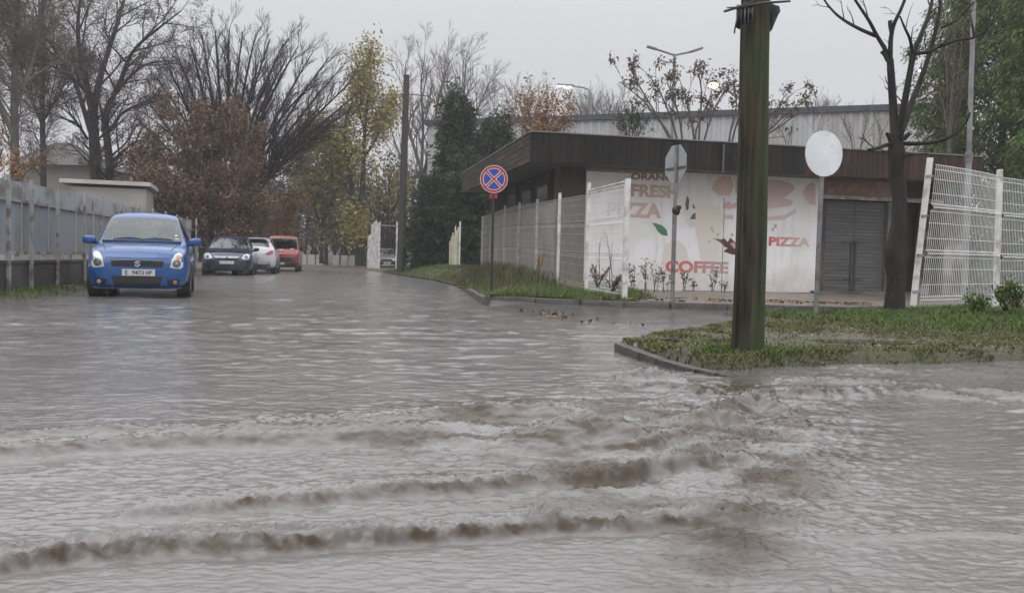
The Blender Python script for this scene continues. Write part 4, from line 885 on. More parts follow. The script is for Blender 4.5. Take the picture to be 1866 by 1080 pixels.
# round sign seen from behind, nearer
b = G(1486, 583, .14); Y0 = b.y; t = P(1499, 281, Y0)
rs = thing('round_sign', 'blank white round sign back on a grey pole at the verge edge', 'road sign', (b.x, Y0, .08)); hs4 = (t - Vector((b.x, Y0, .08))).length
MB().tube([(0, 0, -.1), (0, 0, hs4 + .1)], .030, 12).build('pole', M_galv, rs, True)
rr_ = 41 / FPX * Y0; M9 = Matrix.Rotation(R(20), 3, 'Z')
V_ = [M9 @ Vector((rr_ * math.cos(q), 0, rr_ * math.sin(q))) + Vector((0, -.055, hs4)) for q in np.linspace(0, 2 * math.pi, 44, endpoint=False)]
MB().prism(V_, M9 @ Vector((0, .005, 0))).build('sign_plate', pm('sign_pale_back', (.78, .82, .86), (.64, .67, .69), 3.0, .4, c3=(.66, .68, .68), s3=5), rs)
MB().box((0, -.005, hs4 + .1), (.10, .06, .03), M9).build('bracket', M_galv, rs); MB().box((0, -.005, hs4 - .12), (.10, .06, .03), M9).build('bracket', M_galv, rs)
lean(rs, (b.x, Y0, .08), t)
# wooden pole in the verge
b = G(1362, 642, .09); Y0 = b.y; t = P(1379, 0, Y0)
wp = thing('wooden_pole', 'thick mossy brown wooden pole standing in the verge', 'pole', (b.x, Y0, .0))
M_wood = pm('mossy_wood', (.042, .034, .024), (.018, .016, .012), 3.0, .75, 1.0, 14, stretch=(5, 5, .35), c3=(.040, .052, .026), s3=.9, dist=.03)
m, nt, bs = newmat('mossy_pole_wood'); N = nt.nodes; L = nt.links
tc = N.new('ShaderNodeTexCoord'); mp = N.new('ShaderNodeMapping'); mp.inputs['Scale'].default_value = (9, 9, .5); L.new(tc.outputs['Object'], mp.inputs['Vector'])
nz = N.new('ShaderNodeTexNoise'); nz.inputs['Scale'].default_value = 3; nz.inputs['Detail'].default_value = 8; L.new(mp.outputs[0], nz.inputs['Vector'])
cr = N.new('ShaderNodeValToRGB'); cr.color_ramp.elements[0].position = .33; cr.color_ramp.elements[1].position = .68; cr.color_ramp.elements[0].color = (.010, .009, .007, 1); cr.color_ramp.elements[1].color = (.070, .056, .038, 1); L.new(nz.outputs['Fac'], cr.inputs['Fac'])
sp_ = N.new('ShaderNodeSeparateXYZ'); L.new(tc.outputs['Object'], sp_.inputs[0])       # moss on the weather side
n3 = N.new('ShaderNodeTexNoise'); n3.inputs['Scale'].default_value = 2.4; n3.inputs['Detail'].default_value = 6; mp3 = N.new('ShaderNodeMapping'); mp3.inputs['Scale'].default_value = (2, 2, .6); L.new(tc.outputs['Object'], mp3.inputs['Vector']); L.new(mp3.outputs[0], n3.inputs['Vector'])
ma = N.new('ShaderNodeMath'); ma.operation = 'MULTIPLY_ADD'; ma.inputs[1].default_value = 3.6; L.new(sp_.outputs['X'], ma.inputs[0]); ms = N.new('ShaderNodeMath'); ms.operation = 'MULTIPLY_ADD'; ms.inputs[1].default_value = 2.6; ms.inputs[2].default_value = -.85; L.new(n3.outputs['Fac'], ms.inputs[0]); L.new(ms.outputs[0], ma.inputs[2]); ma.use_clamp = True
m8 = N.new('ShaderNodeMath'); m8.operation = 'MULTIPLY'; m8.inputs[1].default_value = .75; L.new(ma.outputs[0], m8.inputs[0])
mx = N.new('ShaderNodeMix'); mx.data_type = 'RGBA'; L.new(m8.outputs[0], mx.inputs[0]); L.new(cr.outputs['Color'], mx.inputs[6]); mx.inputs[7].default_value = (.044, .066, .030, 1); L.new(mx.outputs[2], bs.inputs['Base Color'])
bs.inputs['Roughness'].default_value = .8; bs.inputs['Specular IOR Level'].default_value = .2; bp = N.new('ShaderNodeBump'); bp.inputs['Strength'].default_value = 1.0; bp.inputs['Distance'].default_value = .02; L.new(nz.outputs['Fac'], bp.inputs['Height']); L.new(bp.outputs[0], bs.inputs['Normal'])
M_wood = m
r_b = 28.5 / FPX * Y0; r_t = 25.5 / FPX * Y0; hp_ = t.z
pts = []; rad = []
for k in range(40):
    z = -.2 + 6.2 * k / 39; pts.append((.006 * math.sin(z * 1.7), .006 * math.cos(z * 2.1), z)); rad.append((r_b + (r_t - r_b) * min(1.5, max(0, z / hp_))) * (1 + (.10 * math.exp(-max(0, z - .05) / .12))))
o = MB().tube(pts, rad, 28).build('shaft', M_wood, wp, True)
co = o.data.vertices
for v_ in co:
    q = math.atan2(v_.co.y, v_.co.x); d = Vector((v_.co.x, v_.co.y, 0)); s = 1 + .022 * float(perlin(q * 2.2, v_.co.z * .35, 5)) + .018 * float(perlin(q * 7, v_.co.z * .6, 8)); v_.co.x *= s; v_.co.y *= s
cz_ = P(1370, 18, Y0).z
def wl_(px, py, dy=0.0): q = P(px, py, Y0 + dy); return (q.x - b.x, q.y - Y0, q.z)
mb = MB(); mb.tube([wl_(1325, 21, -.16), wl_(1352, 13, -.16), wl_(1395, 6, -.155), wl_(1446, 3, -.12)], [.010, .011, .011, .009], 6); mb.tube([wl_(1330, 14, -.16), wl_(1352, 13, -.165), wl_(1372, 5, -.16), wl_(1396, -6, -.15)], [.004, .006, .006, .004], 6); mb.build('iron_rod', MATS['dark_metal'], wp, True)
M_rag = pm('torn_grey_plastic', (.10, .10, .115), (.045, .045, .05), 3, .5, .3, stretch=(3, 3, .5))
def rag(pts, dy0, dy1, name='torn_wrap'):
    V_ = [wl_(x, y, dy0 + (dy1 - dy0) * i / (len(pts) - 1)) for i, (x, y) in enumerate(pts)]
    return MB().prism(V_, (0, .012, 0)).build(name, M_rag, wp)
mb = MB(); n = 14; top = [(1349 + 24 * k / n, 10 + 2 * math.sin(k)) for k in range(n + 1)]; V_ = []; F_ = []
for k in range(n + 1):
    x = 1347 + 30 * k / n; wob = .02 * math.sin(k * 2.3); bot = [60, 62, 50, 54, 47, 46, 44, 45, 43, 44, 42, 43, 41, 42, 30][k]
    ar = -.155 - .03 * math.sin(k * 1.9)
    V_ += [wl_(x + 1, 9, -.15), wl_(x, (9 + bot) / 2, ar), wl_(x - (5 if k < 3 else 0), bot, ar + wob)]
for k in range(n): F_ += [(3 * k, 3 * k + 3, 3 * k + 4, 3 * k + 1), (3 * k + 1, 3 * k + 4, 3 * k + 5, 3 * k + 2)]
mb.add(V_, F_); o = mb.build('torn_wrap', M_rag, wp, True); sm = o.modifiers.new('t', 'SOLIDIFY'); sm.thickness = .004
rag([(1400, 4), (1408, 4), (1416, 9), (1426, 12), (1428, 22), (1424, 28), (1418, 42), (1412, 56), (1404, 62), (1402, 40)], -.06, .04)
lean(wp, b, t)
# old pole down the street
Y0 = 41.0; b = P(730, 486, Y0); t = P(741, 137, Y0)
op = thing('old_wooden_pole', 'tall dark old wooden pole leaning at the far lawn', 'pole', (b.x, Y0, b.z)); hl = (t - b).length
M_owood = pm('old_dark_wood', (.035, .030, .027), (.055, .047, .040), 3, .8, .7, 18, stretch=(4, 4, .4))
MB().tube([(0, 0, -.4), (0, 0, hl * .5), (0, 0, hl)], [.19, .17, .135], 12).build('shaft', M_owood, op, True)
za = (P(738, 173, Y0).z - b.z)
MB().tube([(-.35, -.1, za), (0, -.14, za + .02), (1.0, -.1, za - .04), (1.35, -.05, za - .3)], .022, 6).build('cross_arm', MATS['dark_metal'], op)
lean(op, b, t)
# plain lamp post at the right fence
Y0 = pb.y + .6; b = P(1757, 553, Y0); t = P(1775, -10, Y0)
lp = thing('steel_pole', 'slim pale grey steel pole rising behind the right mesh fence', 'pole', (b.x, Y0, .15)); hl = (t - b).length
MB().tube([(0, 0, -.2), (0, 0, 2.6)], [.052, .05], 14).tube([(0, 0, 2.58), (0, 0, 6.0)], [.042, .036], 14).build('shaft', pm('pale_grey_paint', (.27, .275, .285), (.20, .20, .205), 3, .45, .1, c3=(.13, .13, .12)), lp, True)
MB().lathe([(.058, 2.52), (.062, 2.56), (.062, 2.66), (.05, 2.70)]).build('collar', M_galv, lp, True)
lean(lp, b, t)
# ------------------------------------------------------------------ street lamps beyond
M_lampm = pm('lamp_grey_metal', (.19, .21, .23), (.15, .165, .18), 3, .4)
M_glow_w = glowmat('white_lamp_glow', (.92, .97, 1.0), 1.6); M_glow_y = glowmat('sodium_lamp_glow', (1.0, .80, .34), 5.0)
def lamp_head(parent, c, d, l=.55):
    d = Vector(d).normalized(); M = d.to_track_quat('X', 'Z').to_matrix()
    return MB().bbox(c, (l, .26, .10), .03, M).build('lamp_head', M_lampm, parent, True)
Y0 = 46; b = P(1224, 300, Y0); t = P(1229, 101, Y0)
l1 = thing('double_street_lamp', 'tall double armed street lamp with two unlit heads above the warehouse', 'street lamp', (b.x, Y0, 0)); hz_ = t.z
MB().tube([(0, 0, 0), (0, 0, 2), (t.x - b.x, 0, hz_)], [.12, .10, .07], 12).build('pole', M_lampm, l1, True)
for px, py, qx, qy in ((1196, 90, 1179, 85), (1258, 95, 1280, 88)):
    e = P(px, py, Y0) - Vector(l1.location); f = P(qx, qy, Y0) - Vector(l1.location); s = t - Vector(l1.location)
    MB().tube([s, e], .055, 8).build('arm', M_lampm, l1, True); lamp_head(l1, (e + f) / 2, f - e, (f - e).length * 1.05)
Y0 = 62; b = P(1076, 260, Y0)
l2 = thing('street_lamp', 'single street lamp with a lit white head on a curved arm', 'street lamp', (b.x, Y0, 0))
def LL(px, py): return P(px, py, Y0) - Vector(l2.location)
MB().tube([(0, 0, 0), LL(1076, 200), LL(1076, 172), LL(1072, 164), LL(1064, 160), LL(1042, 157)], [.12, .09, .07, .06, .06, .06], 10).build('pole', M_lampm, l2, True)
h_ = lamp_head(l2, (LL(1042, 156) + LL(1018, 154)) / 2, LL(1018, 154) - LL(1042, 156), 1.15)
MB().bbox((LL(1040, 158) + LL(1017, 156)) / 2 + Vector((0, -.08, -.08)), (1.05, .22, .12), .03, (LL(1017, 156) - LL(1042, 158)).to_track_quat('X', 'Z').to_matrix()).build('lamp_glass', M_glow_w, l2, True)
Y0 = 44; b = P(1352, 300, Y0)
l3 = thing('street_lamp', 'street lamp with a glowing yellow head beside the wooden pole', 'street lamp', (b.x, Y0, 0))
def LL(px, py): return P(px, py, Y0) - Vector(l3.location)
MB().tube([(0, 0, 0), LL(1352, 200), LL(1350, 182), LL(1330, 168), LL(1308, 158)], [.11, .08, .06, .05, .045], 10).build('pole', M_lampm, l3, True)
lamp_head(l3, LL(1302, 153), LL(1294, 150) - LL(1310, 157), .5)
MB().sup(LL(1300, 156) + Vector((0, -.05, 0)), (.46, .3, .28), .8, 10).build('lamp_glass', M_glow_y, l3, True)
Y0 = 44; b = P(1712, 300, Y0)
l4 = thing('street_lamp', 'small lit street lamp head showing between the bare branches and green cypress', 'street lamp', (b.x, Y0, 0))
def LL(px, py): return P(px, py, Y0) - Vector(l4.location)
MB().tube([(0, 0, 0), LL(1712, 200), LL(1712, 140), LL(1706, 129), LL(1690, 127)], [.11, .08, .06, .05, .045], 10).build('pole', M_lampm, l4, True)
lamp_head(l4, LL(1684, 126), (-1, 0, 0), .5); MB().bbox(LL(1681, 129), (.5, .2, .07), .02).build('lamp_glass', M_glow_w, l4, True)
# dark broken stones lying on the verge
for k, (px, py, s, lab) in enumerate(((1222, 621, .09, 'dark flat broken slab lying at the left end of the verge'), (1304, 622, .10, 'dark broken slab on the verge just left of the wooden pole'))):
    q = G(px, py, .11); st_ = thing('broken_slab', lab, 'slab', (q.x, q.y, q.z), random.uniform(0, 3), group='broken slabs on the verge')
    mb = MB(); mb.bbox((0, 0, .005), (s * 1.5, s, .045), .012, Matrix.Rotation(.15, 3, 'Y')); mb.bbox((s * .5, s * .3, .0), (s * .6, s * .5, .04), .01); mb.build('slab', M_kerb2, st_)
# ------------------------------------------------------------------ trees
def tubes_np(branches, sides):
    """branches: list of (pts (n,3), rad (n,)) with the same n -> V, F"""
    Pn = np.array([b[0] for b in branches]); Rn = np.array([b[1] for b in branches]); B, n, _ = Pn.shape
    T = np.empty_like(Pn); T[:, 1:-1] = Pn[:, 2:] - Pn[:, :-2]; T[:, 0] = Pn[:, 1] - Pn[:, 0]; T[:, -1] = Pn[:, -1] - Pn[:, -2]
    T /= np.linalg.norm(T, axis=2, keepdims=True) + EPS
    ref = np.broadcast_to(np.array([0.23, 0.91, 0.34]), T.shape); A = np.cross(T, ref); A /= np.linalg.norm(A, axis=2, keepdims=True) + EPS; C = np.cross(T, A)
    q = np.arange(sides) * 2 * np.pi / sides
    V = Pn[:, :, None, :] + Rn[:, :, None, None] * (A[:, :, None, :] * np.cos(q)[None, None, :, None] + C[:, :, None, :] * np.sin(q)[None, None, :, None])
    idx = np.arange(B * n * sides).reshape(B, n, sides)
    a = idx[:, :-1, :]; b = np.roll(a, -1, 2); c = np.roll(idx[:, 1:, :], -1, 2); d = idx[:, 1:, :]
    return V.reshape(-1, 3), np.stack([a, b, c, d], -1).reshape(-1, 4)
def tube_mesh(name, brs, sides_of, mat, parent, world=True):
    groups = {}
    for b in brs: groups.setdefault((len(b[0]), sides_of(b)), []).append(b)
    Vs = []; Fs = []; off = 0
    for (n, s), bl in groups.items():
        V, F = tubes_np(bl, s); Vs.append(V); Fs.append(F + off); off += len(V)
    return mesh(name, np.concatenate(Vs), np.concatenate(Fs), mat, parent, True, world)
def resample(pts, rad, n):
    pts = np.asarray(pts, float); rad = np.asarray(rad, float); d = np.concatenate([[0], np.cumsum(np.linalg.norm(np.diff(pts, axis=0), axis=1))]); s = np.linspace(0, d[-1], n)
    # smooth through a cubic-ish interpolation
    out = np.stack([np.interp(s, d, pts[:, k]) for k in range(3)], -1)
    for _ in range(2): out[1:-1] = .25 * out[:-2] + .5 * out[1:-1] + .25 * out[2:]
    return out, np.interp(s, d, rad)
def sprout(br, lev, cfg, out, rng, depth=0):
    """cfg: list per level of dict(n, ratio, angle, up, wig, seg, t0, rr)"""
    if lev >= len(cfg): return
    c = cfg[lev]; pts, rad = br; L = np.linalg.norm(np.diff(pts, axis=0), axis=1).sum(); m = len(pts)
    nch = c['n'] if isinstance(c['n'], int) else int(rng.integers(c['n'][0], c['n'][1] + 1))
    for k in range(nch):
        t = c.get('t0', .3) + (1 - c.get('t0', .3)) * ((k + rng.random()) / nch)
        f = t * (m - 1); i = min(int(f), m - 2); w = f - i
        p = pts[i] * (1 - w) + pts[i + 1] * w; r = rad[i] * (1 - w) + rad[i + 1] * w
        T = pts[i + 1] - pts[i]; T = T / (np.linalg.norm(T) + EPS)
        rv = rng.normal(size=3); rv -= T * rv.dot(T); rv /= np.linalg.norm(rv) + EPS
        a = c['angle'] * rng.uniform(.65, 1.3)
        d = T * math.cos(a) + rv * math.sin(a); d[2] += c.get('up', 0); d /= np.linalg.norm(d)
        l = c['L'] * rng.uniform(.6, 1.25) * (1 - .35 * t) if 'L' in c else L * c['ratio'] * rng.uniform(.65, 1.2) * (1.15 - .6 * t)
        n = c['seg']; q = [p]; dd = d.copy(); st = l / (n - 1)
        for s in range(n - 1):
            dd = dd + rng.normal(size=3) * c.get('wig', .12); dd[2] += c.get('trop', 0.0) ; dd /= np.linalg.norm(dd); q.append(q[-1] + dd * st)
        r0 = min(r * c.get('rr', .6), c.get('rmax', 9)); r0 = max(r0, c.get('rmin', .0)); rr = np.linspace(r0, max(r0 * c.get('taper', .4), c.get('rend', .0)), n)
        b = (np.array(q), rr); out.append((b[0], b[1], lev)); sprout(b, lev + 1, cfg, out, rng)
def leaves_np(C, size, asp, rng, hang=0.0, spread=1.0, drop=None):
    n = len(C); d = rng.normal(size=(n, 3)); d[:, 2] = d[:, 2] * spread - hang; d /= np.linalg.norm(d, axis=1, keepdims=True)
    e = rng.normal(size=(n, 3)); e -= d * (e * d).sum(1, keepdims=True); e /= np.linalg.norm(e, axis=1, keepdims=True)
    s = size * rng.uniform(.55, 1.35, (n, 1)); w = s * asp * rng.uniform(.7, 1.2, (n, 1))
    V = np.stack([C, C + d * s * .5 - e * w * .5, C + d * s, C + d * s * .5 + e * w * .5], 1).reshape(-1, 3); k = np.arange(n) * 4
    return V, np.stack([k, k + 1, k + 2, k + 3], -1)
def tip_points(brs, lev, n, rng, jit=.05, t0=0.2):
    bl = [b for b in brs if b[2] >= lev]
    if not bl: return np.zeros((0, 3))
    k = rng.integers(0, len(bl), n); t = t0 + (1 - t0) * rng.random(n); o = np.empty((n, 3))
    for j in range(n):
        p = bl[k[j]][0]; f = t[j] * (len(p) - 1); i = min(int(f), len(p) - 2); w = f - i; o[j] = p[i] * (1 - w) + p[i + 1] * w
    return o + rng.normal(size=(n, 3)) * jit
def tree(name, label, limbs, cfg, mbark, mtwig, seed=1, group=None, cat='tree', leaf=None, base=None, sides=(8, 5, 4, 3, 3), trunk_n=1):
    """limbs: list of (pts, radii) in world space, the first trunk_n are the trunk"""
    rng = np.random.default_rng(seed); b0 = np.array(base if base is not None else limbs[0][0][0]); th = thing(name, label, cat, tuple(b0), group=group)
    res = [resample(p, r, max(8, 3 * len(p))) for p, r in limbs]
    tube_mesh('trunk', [r for r in res[:trunk_n]], lambda b: 14, mbark, th)
    br = []
    for r in res: sprout(r, 0, cfg, br, rng)
    allb = [(p, r, -1) for p, r in res[trunk_n:]] + br
    if allb: tube_mesh('crown', allb, lambda b: sides[min(b[2] + 1, len(sides) - 1)], mtwig, th)
    if leaf:
        for lf_ in leaf if isinstance(leaf, list) else [leaf]:
            C = tip_points(br, lf_.get('lev', 1), lf_['n'], rng, lf_.get('jit', .06))
            if 'filter' in lf_: C = C[lf_['filter'](C)]
            V, F = leaves_np(C, lf_['size'], lf_.get('asp', .5), rng, lf_.get('hang', .3)); mesh(lf_.get('name', 'foliage'), V, F, lf_['mat'], th, False, True)
    return th, br
M_bark = pm('wet_dark_bark', (.019, .0165, .015), (.036, .031, .028), 4, .75, .9, 16, stretch=(3, 3, .6), dist=.03, c3=(.030, .032, .024), s3=2, spec=.25)
M_bark_g = pm('grey_bark', (.06, .054, .05), (.10, .09, .082), 4, .75, .7, 16, stretch=(3, 3, .6), dist=.03)
M_twig = pm('dark_twig', (.026, .021, .019), (.044, .035, .031), 3, .8, spec=.25)
M_twig_b = pm('brown_twig', (.075, .055, .045), (.11, .085, .07), 3, .8)
M_twig_g = pm('grey_twig', (.105, .090, .082), (.14, .12, .11), 3, .8)
def PL(pxs, Y, dz=None):
    dz = dz or [0] * len(pxs)
    return [tuple(P(x, y, Y + d)) for (x, y), d in zip(pxs, dz)]
# big forked bare tree at left
Y = 46
lb = [(PL([(180, 392), (176, 330), (172, 260), (168, 200)], Y), [.33, .30, .27, .24]),
      (PL([(205, 392), (202, 325), (196, 260), (190, 215), (200, 185)], Y, [.4, .4, .3, .2, 0]), [.24, .22, .19, .17, .15]),
      (PL([(168, 200), (150, 120), (140, 60), (143, 20), (155, -60)], Y, [0, -.4, -.8, -1, -1.2]), [.20, .14, .10, .08, .04]),
      (PL([(170, 205), (182, 140), (205, 70), (222, 20), (240, -70)], Y, [0, .4, .8, 1.2, 1.4]), [.20, .15, .11, .08, .04]),
      (PL([(190, 210), (215, 160), (240, 90), (285, 55), (330, 20)], Y, [0, -.5, -.9, -1.2, -1.6]), [.14, .11, .085, .06, .03]),
      (PL([(200, 185), (225, 150), (265, 115), (310, 110)], Y, [0, .6, 1.2, 1.6]), [.12, .09, .06, .03]),
      (PL([(165, 240), (135, 140), (110, 105), (75, 60), (60, 0)], Y, [0, .5, .8, 1.0, 1.4]), [.14, .10, .08, .05, .03]),
      (PL([(160, 170), (120, 130), (85, 118), (50, 112)], Y, [0, -.6, -1, -1.2]), [.10, .07, .05, .03]),
      (PL([(200, 300), (230, 270), (250, 255), (285, 262)], Y, [0, -.4, -.8, -1.2]), [.11, .08, .06, .03]),
      (PL([(160, 255), (135, 215), (112, 195)], Y, [0, -.4, -.8]), [.08, .06, .03]),
      (PL([(200, 240), (225, 200), (262, 190), (300, 180)], Y, [0, .4, .8, 1.]), [.09, .07, .05, .03])]
cfgA = [dict(n=11, L=2.7, angle=.75, up=.12, wig=.13, seg=6, t0=.15, rr=.55, rmax=.06), dict(n=7, ratio=.62, angle=.7, up=.05, wig=.16, seg=5, rr=.6, rmax=.026), dict(n=6, ratio=.62, angle=.7, wig=.18, seg=4, rr=.6, rmin=.009), dict(n=4, ratio=.7, angle=.7, wig=.2, seg=3, rr=.7, rmin=.006)]
M_leafsp = leafmat('sparse_brown_leaf', [(.10, .08, .04), (.14, .11, .06), (.07, .055, .035), (.12, .12, .06)])
tree('forked_bare_tree', 'tall forked bare tree rising behind the flat shed', lb, cfgA, M_bark, M_twig, 11, leaf=dict(n=9000, size=.11, mat=M_leafsp, lev=2, hang=.2, jit=.12), trunk_n=2)
# fine hanging twiggy trees at far left
cfgW = [dict(n=22, L=3.0, angle=.6, up=.15, wig=.10, seg=6, t0=.12, rr=.5, rmax=.04), dict(n=12, ratio=.7, angle=.6, up=.0, wig=.10, seg=6, rr=.5, rmax=.016, trop=-.06), dict(n=9, ratio=.7, angle=.45, wig=.10, seg=5, rr=.6, rmin=.008, trop=-.14)]
M_twig_w = pm('pale_brown_twig', (.10, .082, .072), (.15, .125, .11), 2, .8)
Y = 36
lb = [(PL([(25, 420), (28, 300), (25, 180), (30, 60), (40, -80)], Y), [.20, .17, .14, .10, .05]), (PL([(26, 250), (-20, 150), (-50, 30), (-60, -60)], Y, [0, -.6, -1, -1.2]), [.10, .08, .05, .03]), (PL([(27, 200), (60, 110), (80, 20), (95, -70)], Y, [0, .6, 1, 1.4]), [.10, .08, .05, .03])]
tree('twiggy_tree', 'fine hanging twigged brownish tree at the left frame edge', lb, cfgW, M_bark_g, M_twig_w, 12, leaf=dict(n=9000, size=.09, mat=M_leafsp, lev=1, hang=.4, jit=.1))
Y = 52
lb = [(PL([(78, 400), (80, 300), (76, 200), (82, 90), (78, 0)], Y), [.20, .17, .14, .10, .05]), (PL([(78, 230), (45, 150), (25, 80)], Y, [0, -.6, -1]), [.10, .07, .03]), (PL([(78, 220), (110, 170), (130, 120)], Y, [0, .6, 1]), [.10, .07, .03])]
tree('twiggy_tree', 'slender grey twiggy tree between the left frame edge and the forked tree', lb, cfgW, M_bark, M_twig, 13, leaf=dict(n=8000, size=.11, mat=M_leafsp, lev=1, hang=.3, jit=.1))
# orange shrub behind the fence at the far left
Y = 24
M_orange = leafmat('orange_leaf', [(.26, .13, .04), (.36, .20, .06), (.18, .085, .03), (.30, .19, .08)])
lb = [(PL([(-25, 420), (-15, 330), (5, 270)], Y), [.05, .04, .02]), (PL([(-20, 400), (-30, 320), (-50, 250)], Y, [0, .3, .5]), [.04, .03, .02]), (PL([(-15, 370), (10, 330), (40, 300)], Y, [0, -.2, -.4]), [.03, .025, .01])]
cfgS = [dict(n=8, L=.9, angle=.6, up=.15, wig=.14, seg=5, t0=.2, rr=.5, rmax=.02), dict(n=5, ratio=.6, angle=.6, wig=.15, seg=4, rr=.6, rmin=.006)]
tree('orange_shrub', 'orange leaved shrub behind the grey fence at the frame edge', lb, cfgS, M_bark_g, M_twig_b, 14, cat='shrub', leaf=dict(n=900, size=.10, mat=M_orange, lev=1, hang=.2))
# vase shaped bare tree with russet bush in front
Y = 41
base = (405, 455)
def stem(pxs, dz, r0): 
    n = len(pxs); return (PL(pxs, Y, dz), list(np.linspace(r0, r0 * .25, n)))
lb = [(PL([(402, 470), (404, 430), (412, 390), (425, 350)], Y), [.34, .30, .26, .2])]
rv_ = np.random.default_rng(77)
for k, (ex, ey) in enumerate(((248, 215), (262, 175), (285, 140), (300, 112), (320, 92), (345, 74), (368, 64), (392, 56), (418, 52), (442, 58), (466, 62), (492, 72), (516, 80), (544, 84), (572, 92), (600, 104), (624, 122), (642, 148), (644, 178), (632, 204), (610, 226), (585, 244), (560, 258), (520, 110), (470, 120), (420, 110), (360, 130), (320, 160), (560, 160), (590, 190), (500, 180))):
    d = float(rv_.uniform(-2.2, 2.2)); sx = 404 + (ex - 404) * .10 + (14 if ex > 420 else 0); mxp = 408 + (ex - 404) * .42; myp = 380 - (380 - ey) * (.52 if abs(ex - 420) < 150 else .42)
    lb.append(stem([(sx, 388), (mxp, myp), (ex * .72 + mxp * .28, ey * .72 + myp * .28 - 4), (ex, ey)], [0, d * .5, d * .8, d], .085))
cfgV = [dict(n=17, L=1.7, angle=.5, up=.22, wig=.08, seg=6, t0=.2, rr=.5, rmax=.028), dict(n=9, ratio=.62, angle=.45, up=.18, wig=.08, seg=5, t0=.1, rr=.55, rmax=.013), dict(n=4, ratio=.6, angle=.4, up=.15, wig=.08, seg=4, rr=.6, rmin=.007)]
tree('vase_shaped_tree', 'broad bare tree with dense upswept dark twigs behind the parked cars', lb, cfgV, M_bark, M_twig, 15)
M_russet = leafmat('russet_leaf', [(.105, .060, .038), (.15, .085, .048), (.080, .050, .036), (.18, .105, .058), (.12, .078, .052)])
Y = 37
lb = []
for k, (pxs, dz) in enumerate((([(395, 480), (380, 380), (370, 290), (355, 200)], [0, 0, .1, .3]), ([(392, 480), (340, 370), (300, 300), (275, 260)], [0, .2, .4, .6]), ([(398, 480), (425, 370), (445, 290), (455, 230)], [0, -.3, -.5, -.6]), ([(396, 480), (405, 350), (415, 270), (425, 195)], [0, .4, .8, 1.2]), ([(394, 480), (350, 390), (310, 350), (270, 330)], [0, -.4, -.8, -1]), ([(399, 480), (430, 390), (450, 340), (462, 310)], [0, .5, .8, 1]), ([(393, 480), (360, 350), (330, 250), (320, 200)], [0, .5, .9, 1.2]), ([(394, 480), (340, 420), (300, 390), (262, 380)], [0, .2, .3, .3]), ([(394, 480), (330, 400), (290, 330), (255, 300)], [0, .3, .5, .6]), ([(399, 480), (435, 420), (460, 395), (470, 370)], [0, -.2, -.3, -.3]))):
    lb.append((PL(pxs, Y, dz), [.10, .08, .05, .025]))
cfgR = [dict(n=14, L=1.15, angle=.7, up=.1, wig=.14, seg=5, t0=.25, rr=.5, rmax=.035), dict(n=7, ratio=.65, angle=.7, up=0, wig=.16, seg=4, rr=.6, rmin=.010)]
tree('russet_leaved_tree', 'low spreading tree hung with dead russet leaves behind the dark blue car', lb, cfgR, M_bark, M_twig_b, 16, leaf=dict(n=42000, size=.14, asp=.45, mat=M_russet, lev=0, hang=.9, jit=.2), trunk_n=1)
# orange foliage beyond the van
Y = 45
lb = [(PL([(500, 480), (505, 420), (510, 370)], Y), [.07, .05, .03]), (PL([(502, 460), (480, 400), (470, 360)], Y, [0, .5, 1]), [.05, .04, .02]), (PL([(504, 450), (530, 400), (540, 360)], Y, [0, -.4, -.8]), [.05, .04, .02])]
tree('orange_shrub', 'orange leaved shrub beyond the white and red parked vehicles', lb, cfgS, M_bark_g, M_twig_b, 17, cat='shrub', leaf=dict(n=2600, size=.17, mat=leafmat('dull_orange_leaf', [(.16, .075, .028), (.24, .12, .035), (.10, .06, .03), (.14, .10, .04)]), lev=0, hang=.3, jit=.3))
# yellow autumn tree
Y = 58
M_yellow = leafmat('yellow_leaf', [(.28, .20, .04), (.38, .28, .055), (.20, .17, .045), (.26, .23, .065), (.15, .155, .05)])
lb = [(PL([(656, 484), (655, 430), (652, 400)], Y), [.34, .30, .27]), (PL([(652, 400), (640, 340), (632, 280), (625, 230), (640, 190)], Y, [0, -.3, -.5, -.6, -.4]), [.22, .18, .14, .10, .06]),
      (PL([(653, 400), (662, 340), (662, 280), (668, 200), (674, 140), (676, 80)], Y, [0, .3, .4, .4, .2, 0]), [.22, .18, .15, .10, .06, .02]), (PL([(636, 300), (605, 260), (580, 240)], Y, [0, -.5, -1]), [.10, .07, .03]), (PL([(662, 290), (690, 250), (705, 190)], Y, [0, .5, .9]), [.08, .06, .03]),
      (PL([(645, 370), (615, 310), (590, 270), (565, 262)], Y, [0, .6, 1.2, 1.6]), [.12, .08, .06, .03]), (PL([(665, 240), (650, 190), (655, 130)], Y, [0, -.3, -.6]), [.07, .05, .02])]
cfgY = [dict(n=9, L=1.8, angle=.55, up=.22, wig=.12, seg=5, t0=.2, rr=.5, rmax=.05), dict(n=5, ratio=.6, angle=.6, up=.1, wig=.14, seg=4, rr=.6, rmin=.014)]
tree('yellow_autumn_tree', 'tall slim tree with thinning yellow leaves left of the old pole', lb, cfgY, M_bark, M_twig, 18, leaf=dict(n=15000, size=.23, mat=M_yellow, lev=0, hang=.3, jit=.42))
Y = 66
lb = [(PL([(700, 480), (704, 400), (712, 320)], Y), [.14, .10, .06]), (PL([(702, 430), (690, 360), (685, 310)], Y, [0, .4, .8]), [.08, .06, .03]), (PL([(704, 420), (725, 370), (730, 320)], Y, [0, -.4, -.8]), [.07, .05, .03])]
tree('yellow_sapling', 'small yellow leaved sapling behind the white gate leaf', lb, cfgY, M_bark, M_twig, 19, leaf=dict(n=1300, size=.26, mat=M_yellow, lev=0, hang=.3, jit=.35))
Y = 60
